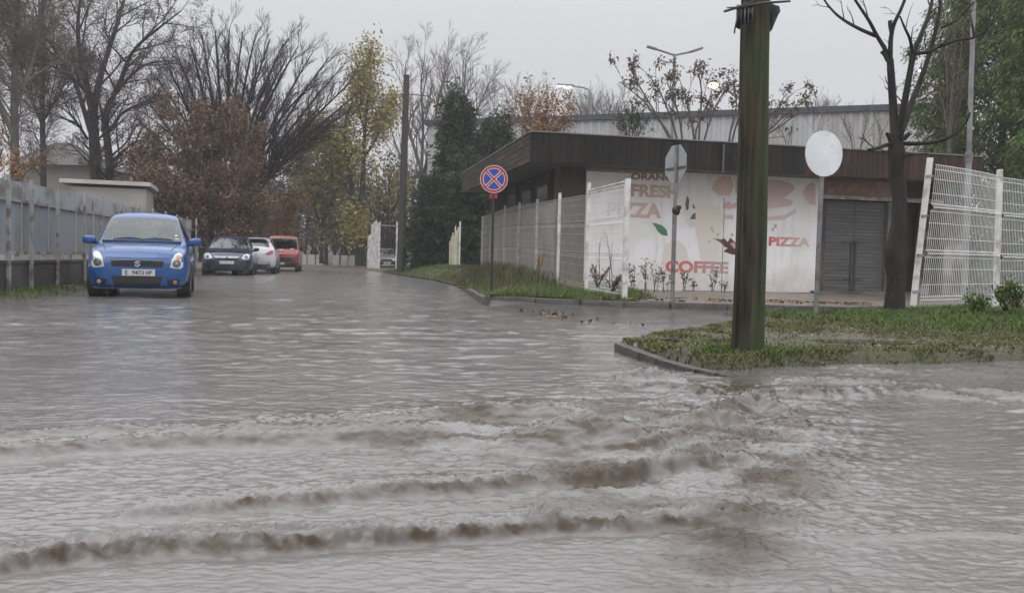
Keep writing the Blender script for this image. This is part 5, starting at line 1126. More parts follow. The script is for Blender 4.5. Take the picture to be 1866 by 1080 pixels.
lb = [(PL([(585, 480), (588, 400), (592, 330)], Y), [.14, .10, .06]), (PL([(586, 420), (565, 350), (550, 300)], Y, [0, .4, .8]), [.08, .06, .03]), (PL([(588, 400), (612, 350), (618, 300)], Y, [0, -.4, -.8]), [.07, .05, .03])]
tree('yellow_sapling', 'greenish yellow sapling just left of the tall yellow tree', lb, cfgY, M_bark, M_twig, 20, leaf=dict(n=7500, size=.26, mat=leafmat('olive_yellow_leaf', [(.13, .125, .035), (.20, .17, .045), (.10, .08, .035), (.15, .165, .05)]), lev=0, hang=.3, jit=.5))
# bare trees behind the old pole
cfgB = [dict(n=14, L=3.2, angle=.55, up=.2, wig=.11, seg=6, t0=.1, rr=.5, rmax=.06), dict(n=8, ratio=.62, angle=.55, up=.12, wig=.12, seg=5, rr=.6, rmax=.024), dict(n=6, ratio=.6, angle=.55, up=.08, wig=.13, seg=4, rr=.6, rmin=.010)]
Y = 68
lb = [(PL([(770, 480), (772, 400), (768, 310)], Y), [.30, .26, .22]), (PL([(768, 310), (745, 240), (735, 170), (740, 110)], Y, [0, .5, 1, 1.2]), [.16, .12, .08, .03]), (PL([(770, 330), (790, 240), (800, 170), (820, 110)], Y, [0, -.4, -.8, -1]), [.16, .12, .08, .03]), (PL([(772, 380), (740, 310), (715, 250), (705, 190)], Y, [0, .8, 1.4, 1.6]), [.12, .09, .06, .03]), (PL([(768, 320), (772, 220), (765, 150), (775, 100)], Y, [0, .4, .2, 0]), [.13, .10, .06, .03])]
tree('bare_tree', 'bare grey tree directly behind the old leaning pole', lb, cfgB, M_bark_g, M_twig_b, 21)
Y = 74
lb = [(PL([(838, 420), (840, 330), (838, 260)], Y), [.26, .22, .18]), (PL([(838, 260), (815, 190), (805, 130)], Y, [0, .5, .9]), [.14, .09, .03]), (PL([(838, 250), (845, 170), (850, 100)], Y, [0, -.4, -.8]), [.14, .09, .03]), (PL([(840, 270), (870, 200), (892, 150)], Y, [0, .4, .8]), [.13, .09, .03]), (PL([(840, 300), (885, 240), (910, 190)], Y, [0, -.6, -1]), [.10, .07, .03])]
tree('bare_tree', 'bare pale tree standing behind the dark spire topped conifer', lb, cfgB, M_bark_g, M_twig_g, 22)
Y = 95
for k, (x, ytop, s, lab) in enumerate(((955, 152, 1., 'distant thin bare tree above the left end of the warehouse roof'), (1110, 170, 1., 'distant thin bare tree to the right of the lit white street lamp'), (1068, 178, .8, 'distant thin bare tree just behind the lit white street lamp'), (1500, 195, .8, 'thin bare sapling top beyond the warehouse eave near the blank round sign'))):
    lb = [(PL([(x, 300), (x, 240), (x + 2, ytop + 20)], Y), [.2, .15, .06])] + [(PL([(x, 250), (x + dx * .5, 215), (x + dx, ytop + abs(dx) * .3 + 10)], Y, [0, .6, 1.2]), [.1, .07, .03]) for dx in (-34 * s, -18 * s, 16 * s, 32 * s)]
    tree('bare_tree', lab, lb, cfgB[:1] + [dict(n=5, ratio=.5, angle=.5, up=.15, wig=.12, seg=4, rr=.6, rmin=.015), dict(n=3, ratio=.6, angle=.5, up=.1, wig=.12, seg=3, rr=.6, rmin=.012)], M_bark_g, M_twig_g, 30 + k, group='thin bare trees beyond the warehouse')
# sumac-like shrubs with dead leaf clusters, over the pavilion roof
M_sumac = leafmat('dead_brown_leaf', [(.09, .055, .035), (.13, .08, .045), (.07, .055, .04), (.11, .085, .06)])
cfgU = [dict(n=5, L=1.3, angle=.45, up=.25, wig=.08, seg=5, t0=.35, rr=.6, rmax=.03), dict(n=3, ratio=.6, angle=.5, up=.2, wig=.1, seg=4, t0=.5, rr=.7, rmin=.010)]
def sumac(Y, limbs, lab, seed, n):
    lb = [(PL(p, Y, [d * i / (len(p) - 1) for i in range(len(p))]), list(np.linspace(.05, .018, len(p)))) for p, d in limbs]
    th, br = tree('dry_leaved_shrub', lab, lb, cfgU, M_bark_g, M_twig_b, seed, cat='shrub', group='dry leaved shrubs behind the pavilion')
    rng = np.random.default_rng(seed); tips = np.array([b[0][-1] for b in br if b[2] >= 1]); C = tips[rng.integers(0, len(tips), n)] + rng.normal(size=(n, 3)) * .085
    V, F = leaves_np(C, .17, .42, rng, .7); mesh('foliage', V, F, M_sumac, th, False, True)
sumac(36, [([(1245, 300), (1215, 235), (1170, 180), (1130, 150)], .3), ([(1245, 300), (1200, 215), (1160, 150), (1145, 118)], -.5), ([(1246, 300), (1225, 220), (1200, 160), (1180, 135)], .8), ([(1247, 300), (1240, 220), (1225, 170), (1215, 150)], -.8)], 'sparse shrub holding dead brown leaves, left of the double street lamp', 41, 900)
sumac(36, [([(1270, 300), (1262, 230), (1250, 180), (1240, 150)], .3), ([(1272, 300), (1275, 220), (1280, 165), (1275, 140)], -.4), ([(1272, 300), (1290, 230), (1310, 180), (1325, 160)], .6), ([(1272, 300), (1265, 240), (1285, 200), (1300, 172)], .9)], 'sparse shrub holding dead brown leaves, around the yellow lamp', 42, 850)
sumac(36, [([(1325, 300), (1340, 230), (1360, 180), (1372, 150)], .3), ([(1325, 300), (1330, 240), (1345, 190), (1335, 150)], -.4), ([(1330, 300), (1390, 230), (1420, 195), (1445, 170)], .5), ([(1330, 300), (1400, 240), (1440, 200), (1468, 185)], -.4), ([(1330, 300), (1390, 250), (1430, 225), (1462, 200)], .2)], 'sparse shrub holding dead brown leaves, half hidden by the wooden pole', 43, 800)
cfgT = [dict(n=9, L=1.2, angle=.5, up=.15, wig=.1, seg=5, t0=.1, rr=.5, rmax=.02), dict(n=5, ratio=.6, angle=.5, up=.1, wig=.12, seg=4, rr=.6, rmin=.007)]
Y = 37
lb = [(PL([(1560, 300), (1550, 250), (1530, 210)], Y), [.03, .02, .01]), (PL([(1562, 300), (1575, 240), (1585, 205)], Y), [.03, .02, .01]), (PL([(1480, 300), (1490, 240), (1500, 200)], Y, [0, .5, 1]), [.03, .02, .01]), (PL([(1440, 300), (1430, 250), (1415, 225)], Y, [0, .5, 1]), [.03, .02, .01]), (PL([(1600, 300), (1605, 250), (1600, 225)], Y, [0, .5, 1]), [.03, .02, .01])]
tree('twiggy_shrub', 'thin leafless brush between the warehouse wall and the pavilion roof', lb, cfgT, M_bark_g, M_twig_b, 44, cat='shrub')
# orange tree behind the pavilion corner
Y = 38
lb = [(PL([(985, 320), (984, 260), (985, 215)], Y), [.10, .07, .03])] + [(PL([(985, 290), (985 + dx * .5, 245), (985 + dx, yt)], Y, [0, .4 * dz, .8 * dz]), [.05, .04, .015]) for dx, yt, dz in ((-42, 205, 1), (-25, 192, -1), (-8, 185, 1), (12, 188, -1), (28, 195, 1), (44, 210, -1))]
tree('orange_autumn_tree', 'round topped orange autumn tree just behind the pavilion roof corner', lb, cfgT, M_bark_g, M_twig_b, 45, leaf=dict(n=2300, size=.15, mat=leafmat('pale_orange_leaf', [(.26, .13, .05), (.34, .19, .08), (.20, .10, .05), (.30, .20, .12)]), lev=0, hang=.2, jit=.16))
Y = 37
lb = [(PL([(1153, 300), (1153, 250), (1154, 222)], Y), [.03, .02, .01])] + [(PL([(1153, 270), (1153 + dx, 245), (1153 + dx * 1.4, yt)], Y, [0, .2, .3]), [.02, .015, .008]) for dx, yt in ((-12, 222), (12, 224), (-6, 212), (8, 214))]
tree('green_shrub', 'small green shrub against the warehouse wall above the pavilion', lb, cfgT, M_bark_g, M_twig, 46, cat='shrub', leaf=dict(n=900, size=.12, mat=leafmat('mid_green_leaf', [(.05, .075, .03), (.07, .10, .04), (.04, .06, .03)]), lev=0, hang=.2, jit=.1))
# conifers beside the pavilion
def conifer(name, label, base, axis_top, prof, nclump, per, size, mat, mbark, seed, hang=.4, asp=.35, clump=.28, cat='conifer', group=None, inner=.45):
    rng = np.random.default_rng(seed); b = np.array(base); t = np.array(axis_top); th = thing(name, label, cat, tuple(b), group=group)
    tube_mesh('trunk', [resample([b, (b + t) / 2, t], [.16, .10, .02], 10)], lambda q: 10, mbark, th)
    u = rng.random(nclump) ** .85; hh = np.array([p[0] for p in prof]); rr = np.array([p[1] for p in prof])
    r = np.interp(u, hh, rr); ph = rng.uniform(0, 2 * np.pi, nclump)
    lob = 1 + .26 * np.sin(3 * ph + 9 * u + seed) + .22 * np.sin(5 * ph - 17 * u)
    f = r * lob * np.sqrt(rng.uniform(inner ** 2, 1, nclump)) * rng.uniform(.8, 1.22, nclump)
    C = b + (t - b) * u[:, None] + np.stack([np.cos(ph) * f, np.sin(ph) * f, rng.normal(size=nclump) * .25], -1)
    outd = np.stack([np.cos(ph), np.sin(ph), -hang * np.ones(nclump)], -1); outd /= np.linalg.norm(outd, axis=1, keepdims=True)
    k = np.repeat(np.arange(nclump), per); n = len(k)
    s_ = rng.random(n)[:, None]
    d = outd[k] * .8 + rng.normal(size=(n, 3)) * .45; d[:, 2] -= hang * .4; d /= np.linalg.norm(d, axis=1, keepdims=True)
    e = np.cross(d, rng.normal(size=(n, 3))); e /= np.linalg.norm(e, axis=1, keepdims=True)
    q = C[k] + outd[k] * clump * s_ + rng.normal(size=(n, 3)) * clump * .28
    L_s = size * rng.uniform(.5, 1.4, (n, 1)); w = L_s * asp * rng.uniform(.6, 1.2, (n, 1))
    V = np.stack([q, q + d * L_s * .45 - e * w * .5, q + d * L_s, q + d * L_s * .45 + e * w * .5], 1).reshape(-1, 3); j = np.arange(n) * 4
    # boughs carrying the clumps
    bi = rng.choice(nclump, min(nclump, 160), replace=False)
    brs = [(np.stack([b + (t - b) * max(0, u[i] - .03), (b + (t - b) * u[i] + C[i]) / 2 + np.array([0, 0, .05]), C[i]]), np.array([.03, .02, .008])) for i in bi]
    tube_mesh('bough', brs, lambda q_: 4, mbark, th)
    mesh('foliage', V, np.stack([j, j + 1, j + 2, j + 3], -1), mat, th, False, True); return th
M_thuja = leafmat('dark_conifer_spray', [(.010, .022, .012), (.018, .036, .018), (.030, .055, .024), (.014, .028, .016)])
Y = 43.5
conifer('dark_conifer', 'tall dark spire topped conifer beside the pavilion corner', P(828, 490, Y), P(834, 176, Y), [(0, 1.5), (.2, 1.45), (.40, .85), (.52, .62), (.60, .80), (.74, .52), (.86, .34), (.94, .16), (1, .03)], 520, 50, .24, M_thuja, M_bark, 51, hang=.45, clump=.52, inner=.2)
conifer('dark_conifer', 'low broad dark conifer left of the spire topped one', P(785, 490, 41.5), P(792, 322, 41.5), [(0, .85), (.25, .95), (.6, .68), (.85, .35), (1, .06)], 400, 40, .22, M_thuja, M_bark, 52, hang=.25)
conifer('dark_conifer', 'dark conifer with a slim tip just behind the pavilion roof end', P(890, 490, 43.5), P(908, 214, 43.5), [(0, 1.2), (.2, 1.2), (.6, .75), (.75, .55), (.88, .45), (1, .06)], 420, 46, .25, M_thuja, M_bark, 53, hang=.45, clump=.5, inner=.2)
conifer('dark_conifer', 'shadowy conifer filling the gap under the pavilion fascia', P(855, 490, 41), P(862, 305, 41), [(0, 1.0), (.25, 1.1), (.6, .9), (.85, .5), (1, .06)], 460, 36, .24, M_thuja, M_bark, 54, hang=.25)
# drooping green cypress at right
M_cyp = leafmat('drooping_green_spray', [(.026, .050, .016), (.060, .100, .026), (.105, .150, .036), (.040, .074, .022), (.16, .175, .048)], spec=.25)
Y = 30
conifer('drooping_cypress', 'large green drooping cypress filling the right edge of the sky', P(1815, 530, Y), P(1850, -330, Y), [(0, 2.2), (.15, 2.7), (.3, 3.0), (.42, 2.6), (.52, 2.1), (.62, 1.5), (.8, 1.0), (1, .1)], 2400, 92, .155, M_cyp, M_bark, 55, hang=.9, asp=.30, clump=.50)
conifer('drooping_cypress', 'second drooping cypress with yellowish sprays cut by the right frame edge', P(1935, 540, 26), P(1945, -330, 26), [(0, 1.6), (.15, 1.9), (.5, 1.6), (.8, .9), (1, .1)], 1000, 88, .15, M_cyp, M_bark, 56, hang=.9, asp=.30, clump=.42)
Y = 27
lb = [(PL([(1720, 560), (1730, 300), (1735, 150)], Y), [.12, .09, .05])] + [(PL([(1732, 260), (1732 + dx * .5, 160), (1732 + dx, yt)], Y, [0, .3, .5]), [.05, .035, .012]) for dx, yt in ((-40, 150), (-10, 60), (25, 40), (50, 70), (10, 20))]
tree('thin_autumn_tree', 'thin half bare tree with a few orange leaves between pruned tree and cypress', lb, cfgT, M_bark_g, M_twig_b, 47, leaf=dict(n=420, size=.11, mat=leafmat('rust_leaf', [(.20, .11, .04), (.12, .10, .04), (.25, .15, .06)]), lev=0, hang=.2, jit=.1))
# pruned tree on the verge
Y = G(1630, 571, .2).y
def rz(n, r0, r1): return list(np.linspace(r0, r1, n))
m_ = FPX / Y
lb = [(PL([(1629, 576), (1631, 545), (1634, 500), (1627, 460), (1638, 410), (1640, 360), (1634, 320), (1634, 280), (1633, 250)], Y), [19 / m_, 16.5 / m_, 16 / m_, 15.5 / m_, 13 / m_, 12.5 / m_, 13.5 / m_, 15.5 / m_, 11 / m_])]
sub = [([(1631, 250), (1628, 200), (1624, 140), (1622, 108)], [0, .05, .05, .05], 8, 6.0), ([(1622, 110), (1623, 70), (1628, 45), (1640, 22), (1652, -8), (1660, -60)], [.05] * 6, 4.6, 2), ([(1622, 112), (1612, 88), (1598, 66), (1585, 40), (1568, 15), (1550, -12)], [.05, 0, 0, -.1, -.1, -.2], 4.4, 2),
       ([(1596, 66), (1570, 55), (1545, 42), (1525, 28), (1510, 12), (1498, -6)], [0, .1, .2, .25, .3, .3], 3.6, 1.5), ([(1636, 248), (1646, 200), (1655, 150), (1664, 100)], [0, -.1, -.15, -.2], 6.6, 5.0), ([(1664, 100), (1658, 70), (1648, 50), (1640, 30)], [-.2, -.3, -.4, -.4], 3.2, 1.4), ([(1664, 98), (1680, 60), (1692, 30), (1700, -5), (1706, -40)], [-.2, -.2, -.1, 0, 0], 4.6, 2.2),
       ([(1640, 246), (1658, 195), (1676, 150), (1692, 105), (1704, 60), (1712, 20), (1716, -30)], [0, .15, .25, .3, .3, .3, .3], 6.4, 2), ([(1668, 98), (1690, 96), (1706, 88), (1740, 74), (1775, 70), (1800, 55), (1812, 34)], [-.2, -.3, -.3, -.4, -.4, -.5, -.5], 3.4, 1.3), ([(1775, 70), (1772, 45), (1768, 25)], [-.4, -.4, -.3], 2.2, 1.0),
       ([(1714, 52), (1740, 40), (1762, 18), (1775, 4)], [.3, .2, .2, .1], 2.6, 1.1), ([(1643, 262), (1672, 262), (1700, 260), (1722, 254), (1746, 240), (1762, 222), (1768, 205)], [0, -.15, -.3, -.35, -.4, -.45, -.5], 4.2, 1.4), ([(1628, 262), (1612, 265), (1598, 271), (1582, 273)], [0, -.1, -.2, -.25], 4.2, 2.6), ([(1618, 112), (1612, 100), (1606, 94)], [0, 0, 0], 3.6, 3.2), ([(1625, 60), (1622, 44), (1622, 38)], [.05] * 3, 4, 3.6),
       ([(1645, 285), (1662, 282), (1690, 280)], [-.1, -.2, -.2], 2.2, 1.2), ([(1624, 256), (1619, 246), (1616, 244)], [-.1, -.12, -.14], 5, 3), ([(1646, 254), (1654, 246), (1658, 244)], [-.1, -.12, -.14], 5, 3), ([(1640, 248), (1644, 240), (1646, 236)], [-.12, -.16, -.18], 4, 2)]
for pxs, dz, r0, r1 in sub: lb.append((PL(pxs, Y, dz), rz(len(pxs), r0 / m_, r1 / m_)))
cfgP = [dict(n=(2, 4), L=.38, angle=.6, up=.25, wig=.16, seg=5, t0=.25, rr=.45, rmax=.011, rmin=.005), dict(n=(1, 3), ratio=.55, angle=.6, up=.1, wig=.16, seg=4, rr=.6, rmin=.0035)]
rng = np.random.default_rng(61); th = thing('pruned_tree', 'bare pruned tree with knobbly trunk and thin upright limbs beside the leaning fence', 'tree', lb[0][0][0])
res = [resample(p, r, max(8, 4 * len(p))) for p, r in lb]
tk = tube_mesh('trunk', res[:1], lambda b: 20, M_bark, th)
co = np.array([v.co[:] for v in tk.data.vertices]); 
for v in tk.data.vertices:
    q = math.atan2(v.co.y, v.co.x); s = .018 * float(perlin(q * 1.6, v.co.z * 3.2, 5)) + .012 * float(perlin(q * 5, v.co.z * 6, 6)); v.co.x += s * math.cos(q); v.co.y += s * math.sin(q)
br = []
for r in res[1:14]: sprout(r, 0, cfgP, br, rng)
tube_mesh('crown', [(p, r, -1) for p, r in res[1:]] + br, lambda b: (8, 5, 4)[min(b[2] + 1, 2)], M_bark, th)
# ------------------------------------------------------------------ weeds and small plants
M_weed = leafmat('weed_leaf', [(.045, .055, .028), (.07, .08, .035), (.035, .042, .024)])
def weed(name, lab, px, py, hgt, Y, seed, nst=2, leaves=60, lsize=.05, spread=.12, group=None, mat=None, twigs=True):
    rng = np.random.default_rng(seed); b = P(px, py, Y); b = np.array(b)
    th = thing(name, lab, 'plant', tuple(b), group=group); brs = []
    for k in range(nst):
        a = rng.uniform(0, 6.28); q = [b + np.array([rng.uniform(-.05, .05), rng.uniform(-.05, .05), -.03])]; d = np.array([math.cos(a) * spread, math.sin(a) * spread, 1.0]); n = 7; hh = hgt * rng.uniform(.6, 1.05)
        for s in range(n - 1):
            d = d + rng.normal(size=3) * .05; d /= np.linalg.norm(d); q.append(q[-1] + d * hh / (n - 1))
        brs.append((np.array(q), np.linspace(.0075, .003, n), 0))
    if twigs:
        o = []
        for b_ in list(brs): sprout((b_[0], b_[1]), 0, [dict(n=5, L=hgt * .28, angle=.6, up=.3, wig=.1, seg=4, t0=.3, rr=.6, rmin=.003)], o, rng)
        brs += o
    tube_mesh('stem', brs, lambda q_: 5, M_twig, th)
    if leaves:
        C = tip_points([(x[0], x[1], 1) for x in brs], 0, leaves, rng, .02); V, F = leaves_np(C, lsize, .45, rng, -.1); mesh('foliage', V, F, mat or M_weed, th, False, True)
YW = 18.9
wall_w = [(1155, 530, .55, 'bushy weed at the mural foot right beside the fence end post'), (1176, 528, .75, 'tall thin weed below the left part of the mural'), (1196, 530, .62, 'weed with fine seed heads left of the octagonal sign pole'), (1212, 530, .5, 'slim weed almost touching the octagonal sign pole'), (1248, 527, .42, 'leafy weed under the letter O of COFFEE'), (1266, 527, .22, 'very small weed under the middle of COFFEE'), (1296, 529, .55, 'tall leafy weed under the last letters of COFFEE'), (1318, 530, .22, 'tiny weed near the mural seam')]
for k, (px, py, h_, lab) in enumerate(wall_w): weed('weed', lab, px, py, h_, YW, 70 + k, 3, int(110 * h_ + 20), .06, .16, 'weeds at the foot of the mural')
for k, (px, py, h_, lab) in enumerate(((1092, 512, .9, 'bare stalk leaning left in front of the mesh fence'), (1107, 516, .85, 'thin bare stalk in the middle before the mesh fence'), (1121, 510, 1.05, 'tallest bare stalk before the mesh fence'))):
    weed('dry_stalk', lab, px, py, h_, 15.2, 90 + k, 1, 0, .04, .14, 'bare stalks by the mesh fence')
for k, (px, py, h_, lab) in enumerate(((1090, 520, .35, 'brown dry tuft at the foot of the bare stalks'), (1118, 528, .30, 'brown dry tuft beside the fence end post'), (1855, 556, .42, 'leafy green weed tangled in the right mesh fence'), (1776, 572, .32, 'round green weed clump before the right mesh fence'), (1838, 562, .35, 'green weed between the right fence post and the frame edge'))):
    Yk = 14.6 if k < 2 else 11.6
    weed('weed_clump', lab, px, py, h_, Yk, 100 + k, 9 if k > 1 else 7, 380 if k > 1 else 160, .055, .55, 'weed clumps along the fences', mat=(M_grass_g if k > 1 else M_litter))
weed('sapling', 'reddish brown seedling against the fence by the no stopping sign', 978, 500, .5, 19.6, 120, 3, 90, .06, .2, mat=M_orange)
# ------------------------------------------------------------------ far woods closing the end of the street
M_hill = pm('wooded_bank', (.045, .038, .034), (.075, .062, .052), .5, .9, .5, 4, c3=(.10, .085, .075), s3=.8)
def bank_h(X, Z): return .1 + 2.6 * sstep(84, 100, Z) * (1 + .3 * perlin(X / 9, Z / 9, 3)) + 3 * sstep(100, 135, Z)
tag(grid_mesh(np.arange(-90, 70, 2.5), np.arange(82, 150, 2.5), bank_h, 'hill', M_hill), kind='structure')
def woods(name, label, x0, x1, z0, z1, h, ntr, seed, mt, nleaf=0, ml=None, hb=.1):
    rng = np.random.default_rng(seed); out = []; tr = []
    for k in range(ntr):
        x = rng.uniform(x0, x1); z = rng.uniform(z0, z1); hh = h * rng.uniform(.5, 1.1); n = 6; p = [np.array([x, z, 0.])]; d = np.array([rng.normal() * .08, rng.normal() * .08, 1.0])
        for s in range(n - 1):
            d = d + rng.normal(size=3) * .07; d /= np.linalg.norm(d); p.append(p[-1] + d * hh / (n - 1))
        b = (np.array(p), np.linspace(.13, .03, n)); tr.append((b[0], b[1], 0))
        sprout(b, 0, [dict(n=9, L=hh * .33, angle=.6, up=.25, wig=.12, seg=4, t0=.12, rr=.5, rmax=.04), dict(n=6, ratio=.6, angle=.6, up=.1, wig=.15, seg=3, rr=.6, rmin=.016)], out, rng)
    o = tube_mesh(name, tr + out, lambda b_: 4 if b_[2] < 1 else 3, mt, None, False); tag(o, label, kind='stuff')
    if nleaf:
        C = tip_points(out, 0, nleaf, rng, .4); V, F = leaves_np(C, .34, .5, rng, .2); tag(mesh('undergrowth', V, F, ml), label='tangled brown undergrowth in the far woods', kind='stuff')
M_under = leafmat('undergrowth_leaf', [(.050, .040, .035), (.075, .058, .048), (.040, .038, .030), (.09, .075, .055)])
woods('far_woods', 'far leafless woods closing the end of the street', -30, -3, 67, 84, 7.5, 130, 201, M_twig, 42000, M_under)
woods('distant_woods', 'hazy distant leafless woods along the horizon', -100, -24, 75, 105, 9, 100, 203, M_twig_b, 9000, M_under)
woods('right_woods', 'hazy distant brush beyond the warehouse and pavilion', 20, 75, 60, 90, 7, 50, 205, M_twig_b, 3000, M_under)
# low pale wall and small pale shapes at the far end of the street
q0 = P(545, 479, 66); q1 = P(650, 479, 66); wz_ = P(600, 466, 66).z
w_ = thing('low_white_wall', 'low white wall crossing the far end of the street', 'wall', ((q0.x + q1.x) / 2, 66, .05)); n = 7
for k in range(n):
    l = (q1.x - q0.x) / n; 
    if k == 3: continue
    MB().bbox((q0.x + l * (k + .5) - w_.location.x, 0, wz_ / 2), (l - .12, .18, wz_), .02).build('wall_panel', pm('far_white_wall', (.50, .48, .46), (.36, .34, .33), 1, .7) if 'far_white_wall' not in MATS else MATS['far_white_wall'], w_)
# ------------------------------------------------------------------ cars
M_tyre = pm('tyre_rubber', (.012, .012, .012), (.022, .021, .02), 8, .7, .3)
M_rim = pm('alloy_rim', (.28, .28, .29), (.20, .20, .21), 6, .3, metal=.7)
M_trim = pm('black_plastic', (.010, .010, .011), (.018, .018, .019), 8, .45)
M_glassw = glassmat('windscreen_glass', (.66, .74, .73), .03, .84); M_glass_d = glassmat('side_window_glass', (.30, .34, .34), .03, .92)
M_seat = pm('seat_fabric', (.020, .021, .023), (.035, .036, .038), 12, .85)
M_chrome = pm('bright_chrome', (.60, .61, .63), (.50, .51, .53), 6, .18, metal=.9)
M_plate = pm('number_plate_white', (.56, .56, .56), (.48, .48, .47), 8, .4)
M_pblk = pm('plate_black', (.02, .02, .02), (.03, .03, .03), 8, .5)
M_lens = glassmat('headlight_lens', (.92, .93, .94), .05, .70)
M_refl = pm('headlight_reflector', (.62, .64, .64), (.42, .45, .44), 9, .25, metal=.25)
M_rlamp = pm('red_lamp', (.30, .012, .015), (.20, .01, .012), 8, .2, coat=.6)
M_amber = pm('amber_lamp', (.55, .30, .18), (.45, .25, .15), 8, .25)
def paint(name, c1, c2): return pm(name, c1, c2, 3, .30, 0, coat=.7, spec=.5)
ST = np.array([  # y, zb, zs, ze, zt, wb, wm, ws, wt
    [0.00, .26, .60, .63, .655, .46, .54, .52, .38], [0.03, .22, .66, .70, .72, .58, .66, .63, .48], [0.09, .20, .73, .775, .80, .68, .745, .71, .56], [0.20, .19, .79, .83, .86, .755, .80, .745, .615],
    [0.40, .19, .845, .88, .905, .79, .83, .768, .645], [0.70, .19, .885, .925, .945, .80, .845, .778, .67], [0.96, .19, .905, .955, .975, .81, .847, .782, .685], [1.02, .19, .91, .985, 1.005, .81, .847, .783, .68],
    [1.34, .19, .925, 1.19, 1.215, .81, .847, .785, .635], [1.68, .19, .94, 1.395, 1.43, .81, .847, .785, .585], [1.86, .19, .948, 1.44, 1.485, .81, .847, .785, .565], [2.40, .19, .97, 1.455, 1.51, .81, .847, .785, .56],
    [3.05, .19, 1.0, 1.425, 1.485, .81, .847, .78, .55], [3.36, .21, 1.01, 1.375, 1.43, .80, .84, .775, .54], [3.53, .25, 1.0, 1.17, 1.22, .79, .83, .765, .56], [3.63, .28, .93, .99, 1.02, .76, .80, .74, .58], [3.69, .33, .78, .82, .85, .68, .73, .67, .50]])
VAN = np.array([
    [0.00, .34, .90, .93, .95, .66, .74, .72, .58], [0.05, .28, 1.00, 1.03, 1.05, .76, .82, .79, .68], [0.16, .26, 1.05, 1.09, 1.11, .82, .855, .82, .74], [0.30, .26, 1.08, 1.16, 1.18, .84, .87, .83, .745],
    [0.62, .26, 1.10, 1.72, 1.75, .85, .87, .83, .72], [0.78, .26, 1.11, 1.84, 1.88, .85, .87, .83, .70], [1.1, .26, 1.12, 1.88, 1.94, .85, .87, .83, .69], [3.9, .26, 1.14, 1.88, 1.94, .85, .87, .83, .69], [4.15, .28, 1.14, 1.84, 1.90, .84, .86, .82, .68], [4.25, .32, 1.1, 1.5, 1.55, .82, .84, .80, .70], [4.28, .36, .95, 1.0, 1.05, .78, .80, .76, .66]])
SEDAN = ST.copy()
def loft(st, ny=130, seg=(5, 3, 7, 7, 10, 9, 7)):
    L0, L1 = st[0, 0], st[-1, 0]
    # denser rows at the two ends
    s = np.linspace(0, 1, ny); y = L0 + (L1 - L0) * (s - .12 * np.sin(2 * np.pi * s))
    c = np.stack([np.interp(y, st[:, 0], st[:, k]) for k in range(1, 9)], -1)
    for _ in range(2): c[1:-1] = .25 * c[:-2] + .5 * c[1:-1] + .25 * c[2:]
    zb, zs, ze, zt, wb, wm, ws, wt = c.T
    cp = [(0 * zb, zb), (wb * .86, zb), (wb, zb + .07), (wm, zb + .50 * (zs - zb)), (ws, zs), (wt, ze), (wt * .62, zt - (zt - ze) * .22), (0 * zb, zt)]
    xs = []; zz = []; reg = []
    for k in range(7):
        n = seg[k]
        for j in range(n):
            t = j / n; xs.append(cp[k][0] * (1 - t) + cp[k + 1][0] * t); zz.append(cp[k][1] * (1 - t) + cp[k + 1][1] * t); reg.append((k, (j + .5) / n))
    xs.append(cp[7][0]); zz.append(cp[7][1])
    X = np.stack(xs, 1); Z = np.stack(zz, 1)
    for _ in range(3):      # soften the edges of the section
        X[:, 1:-1] = .25 * X[:, :-2] + .5 * X[:, 1:-1] + .25 * X[:, 2:]; Z[:, 1:-1] = .25 * Z[:, :-2] + .5 * Z[:, 1:-1] + .25 * Z[:, 2:]
    return y, X, Z, reg
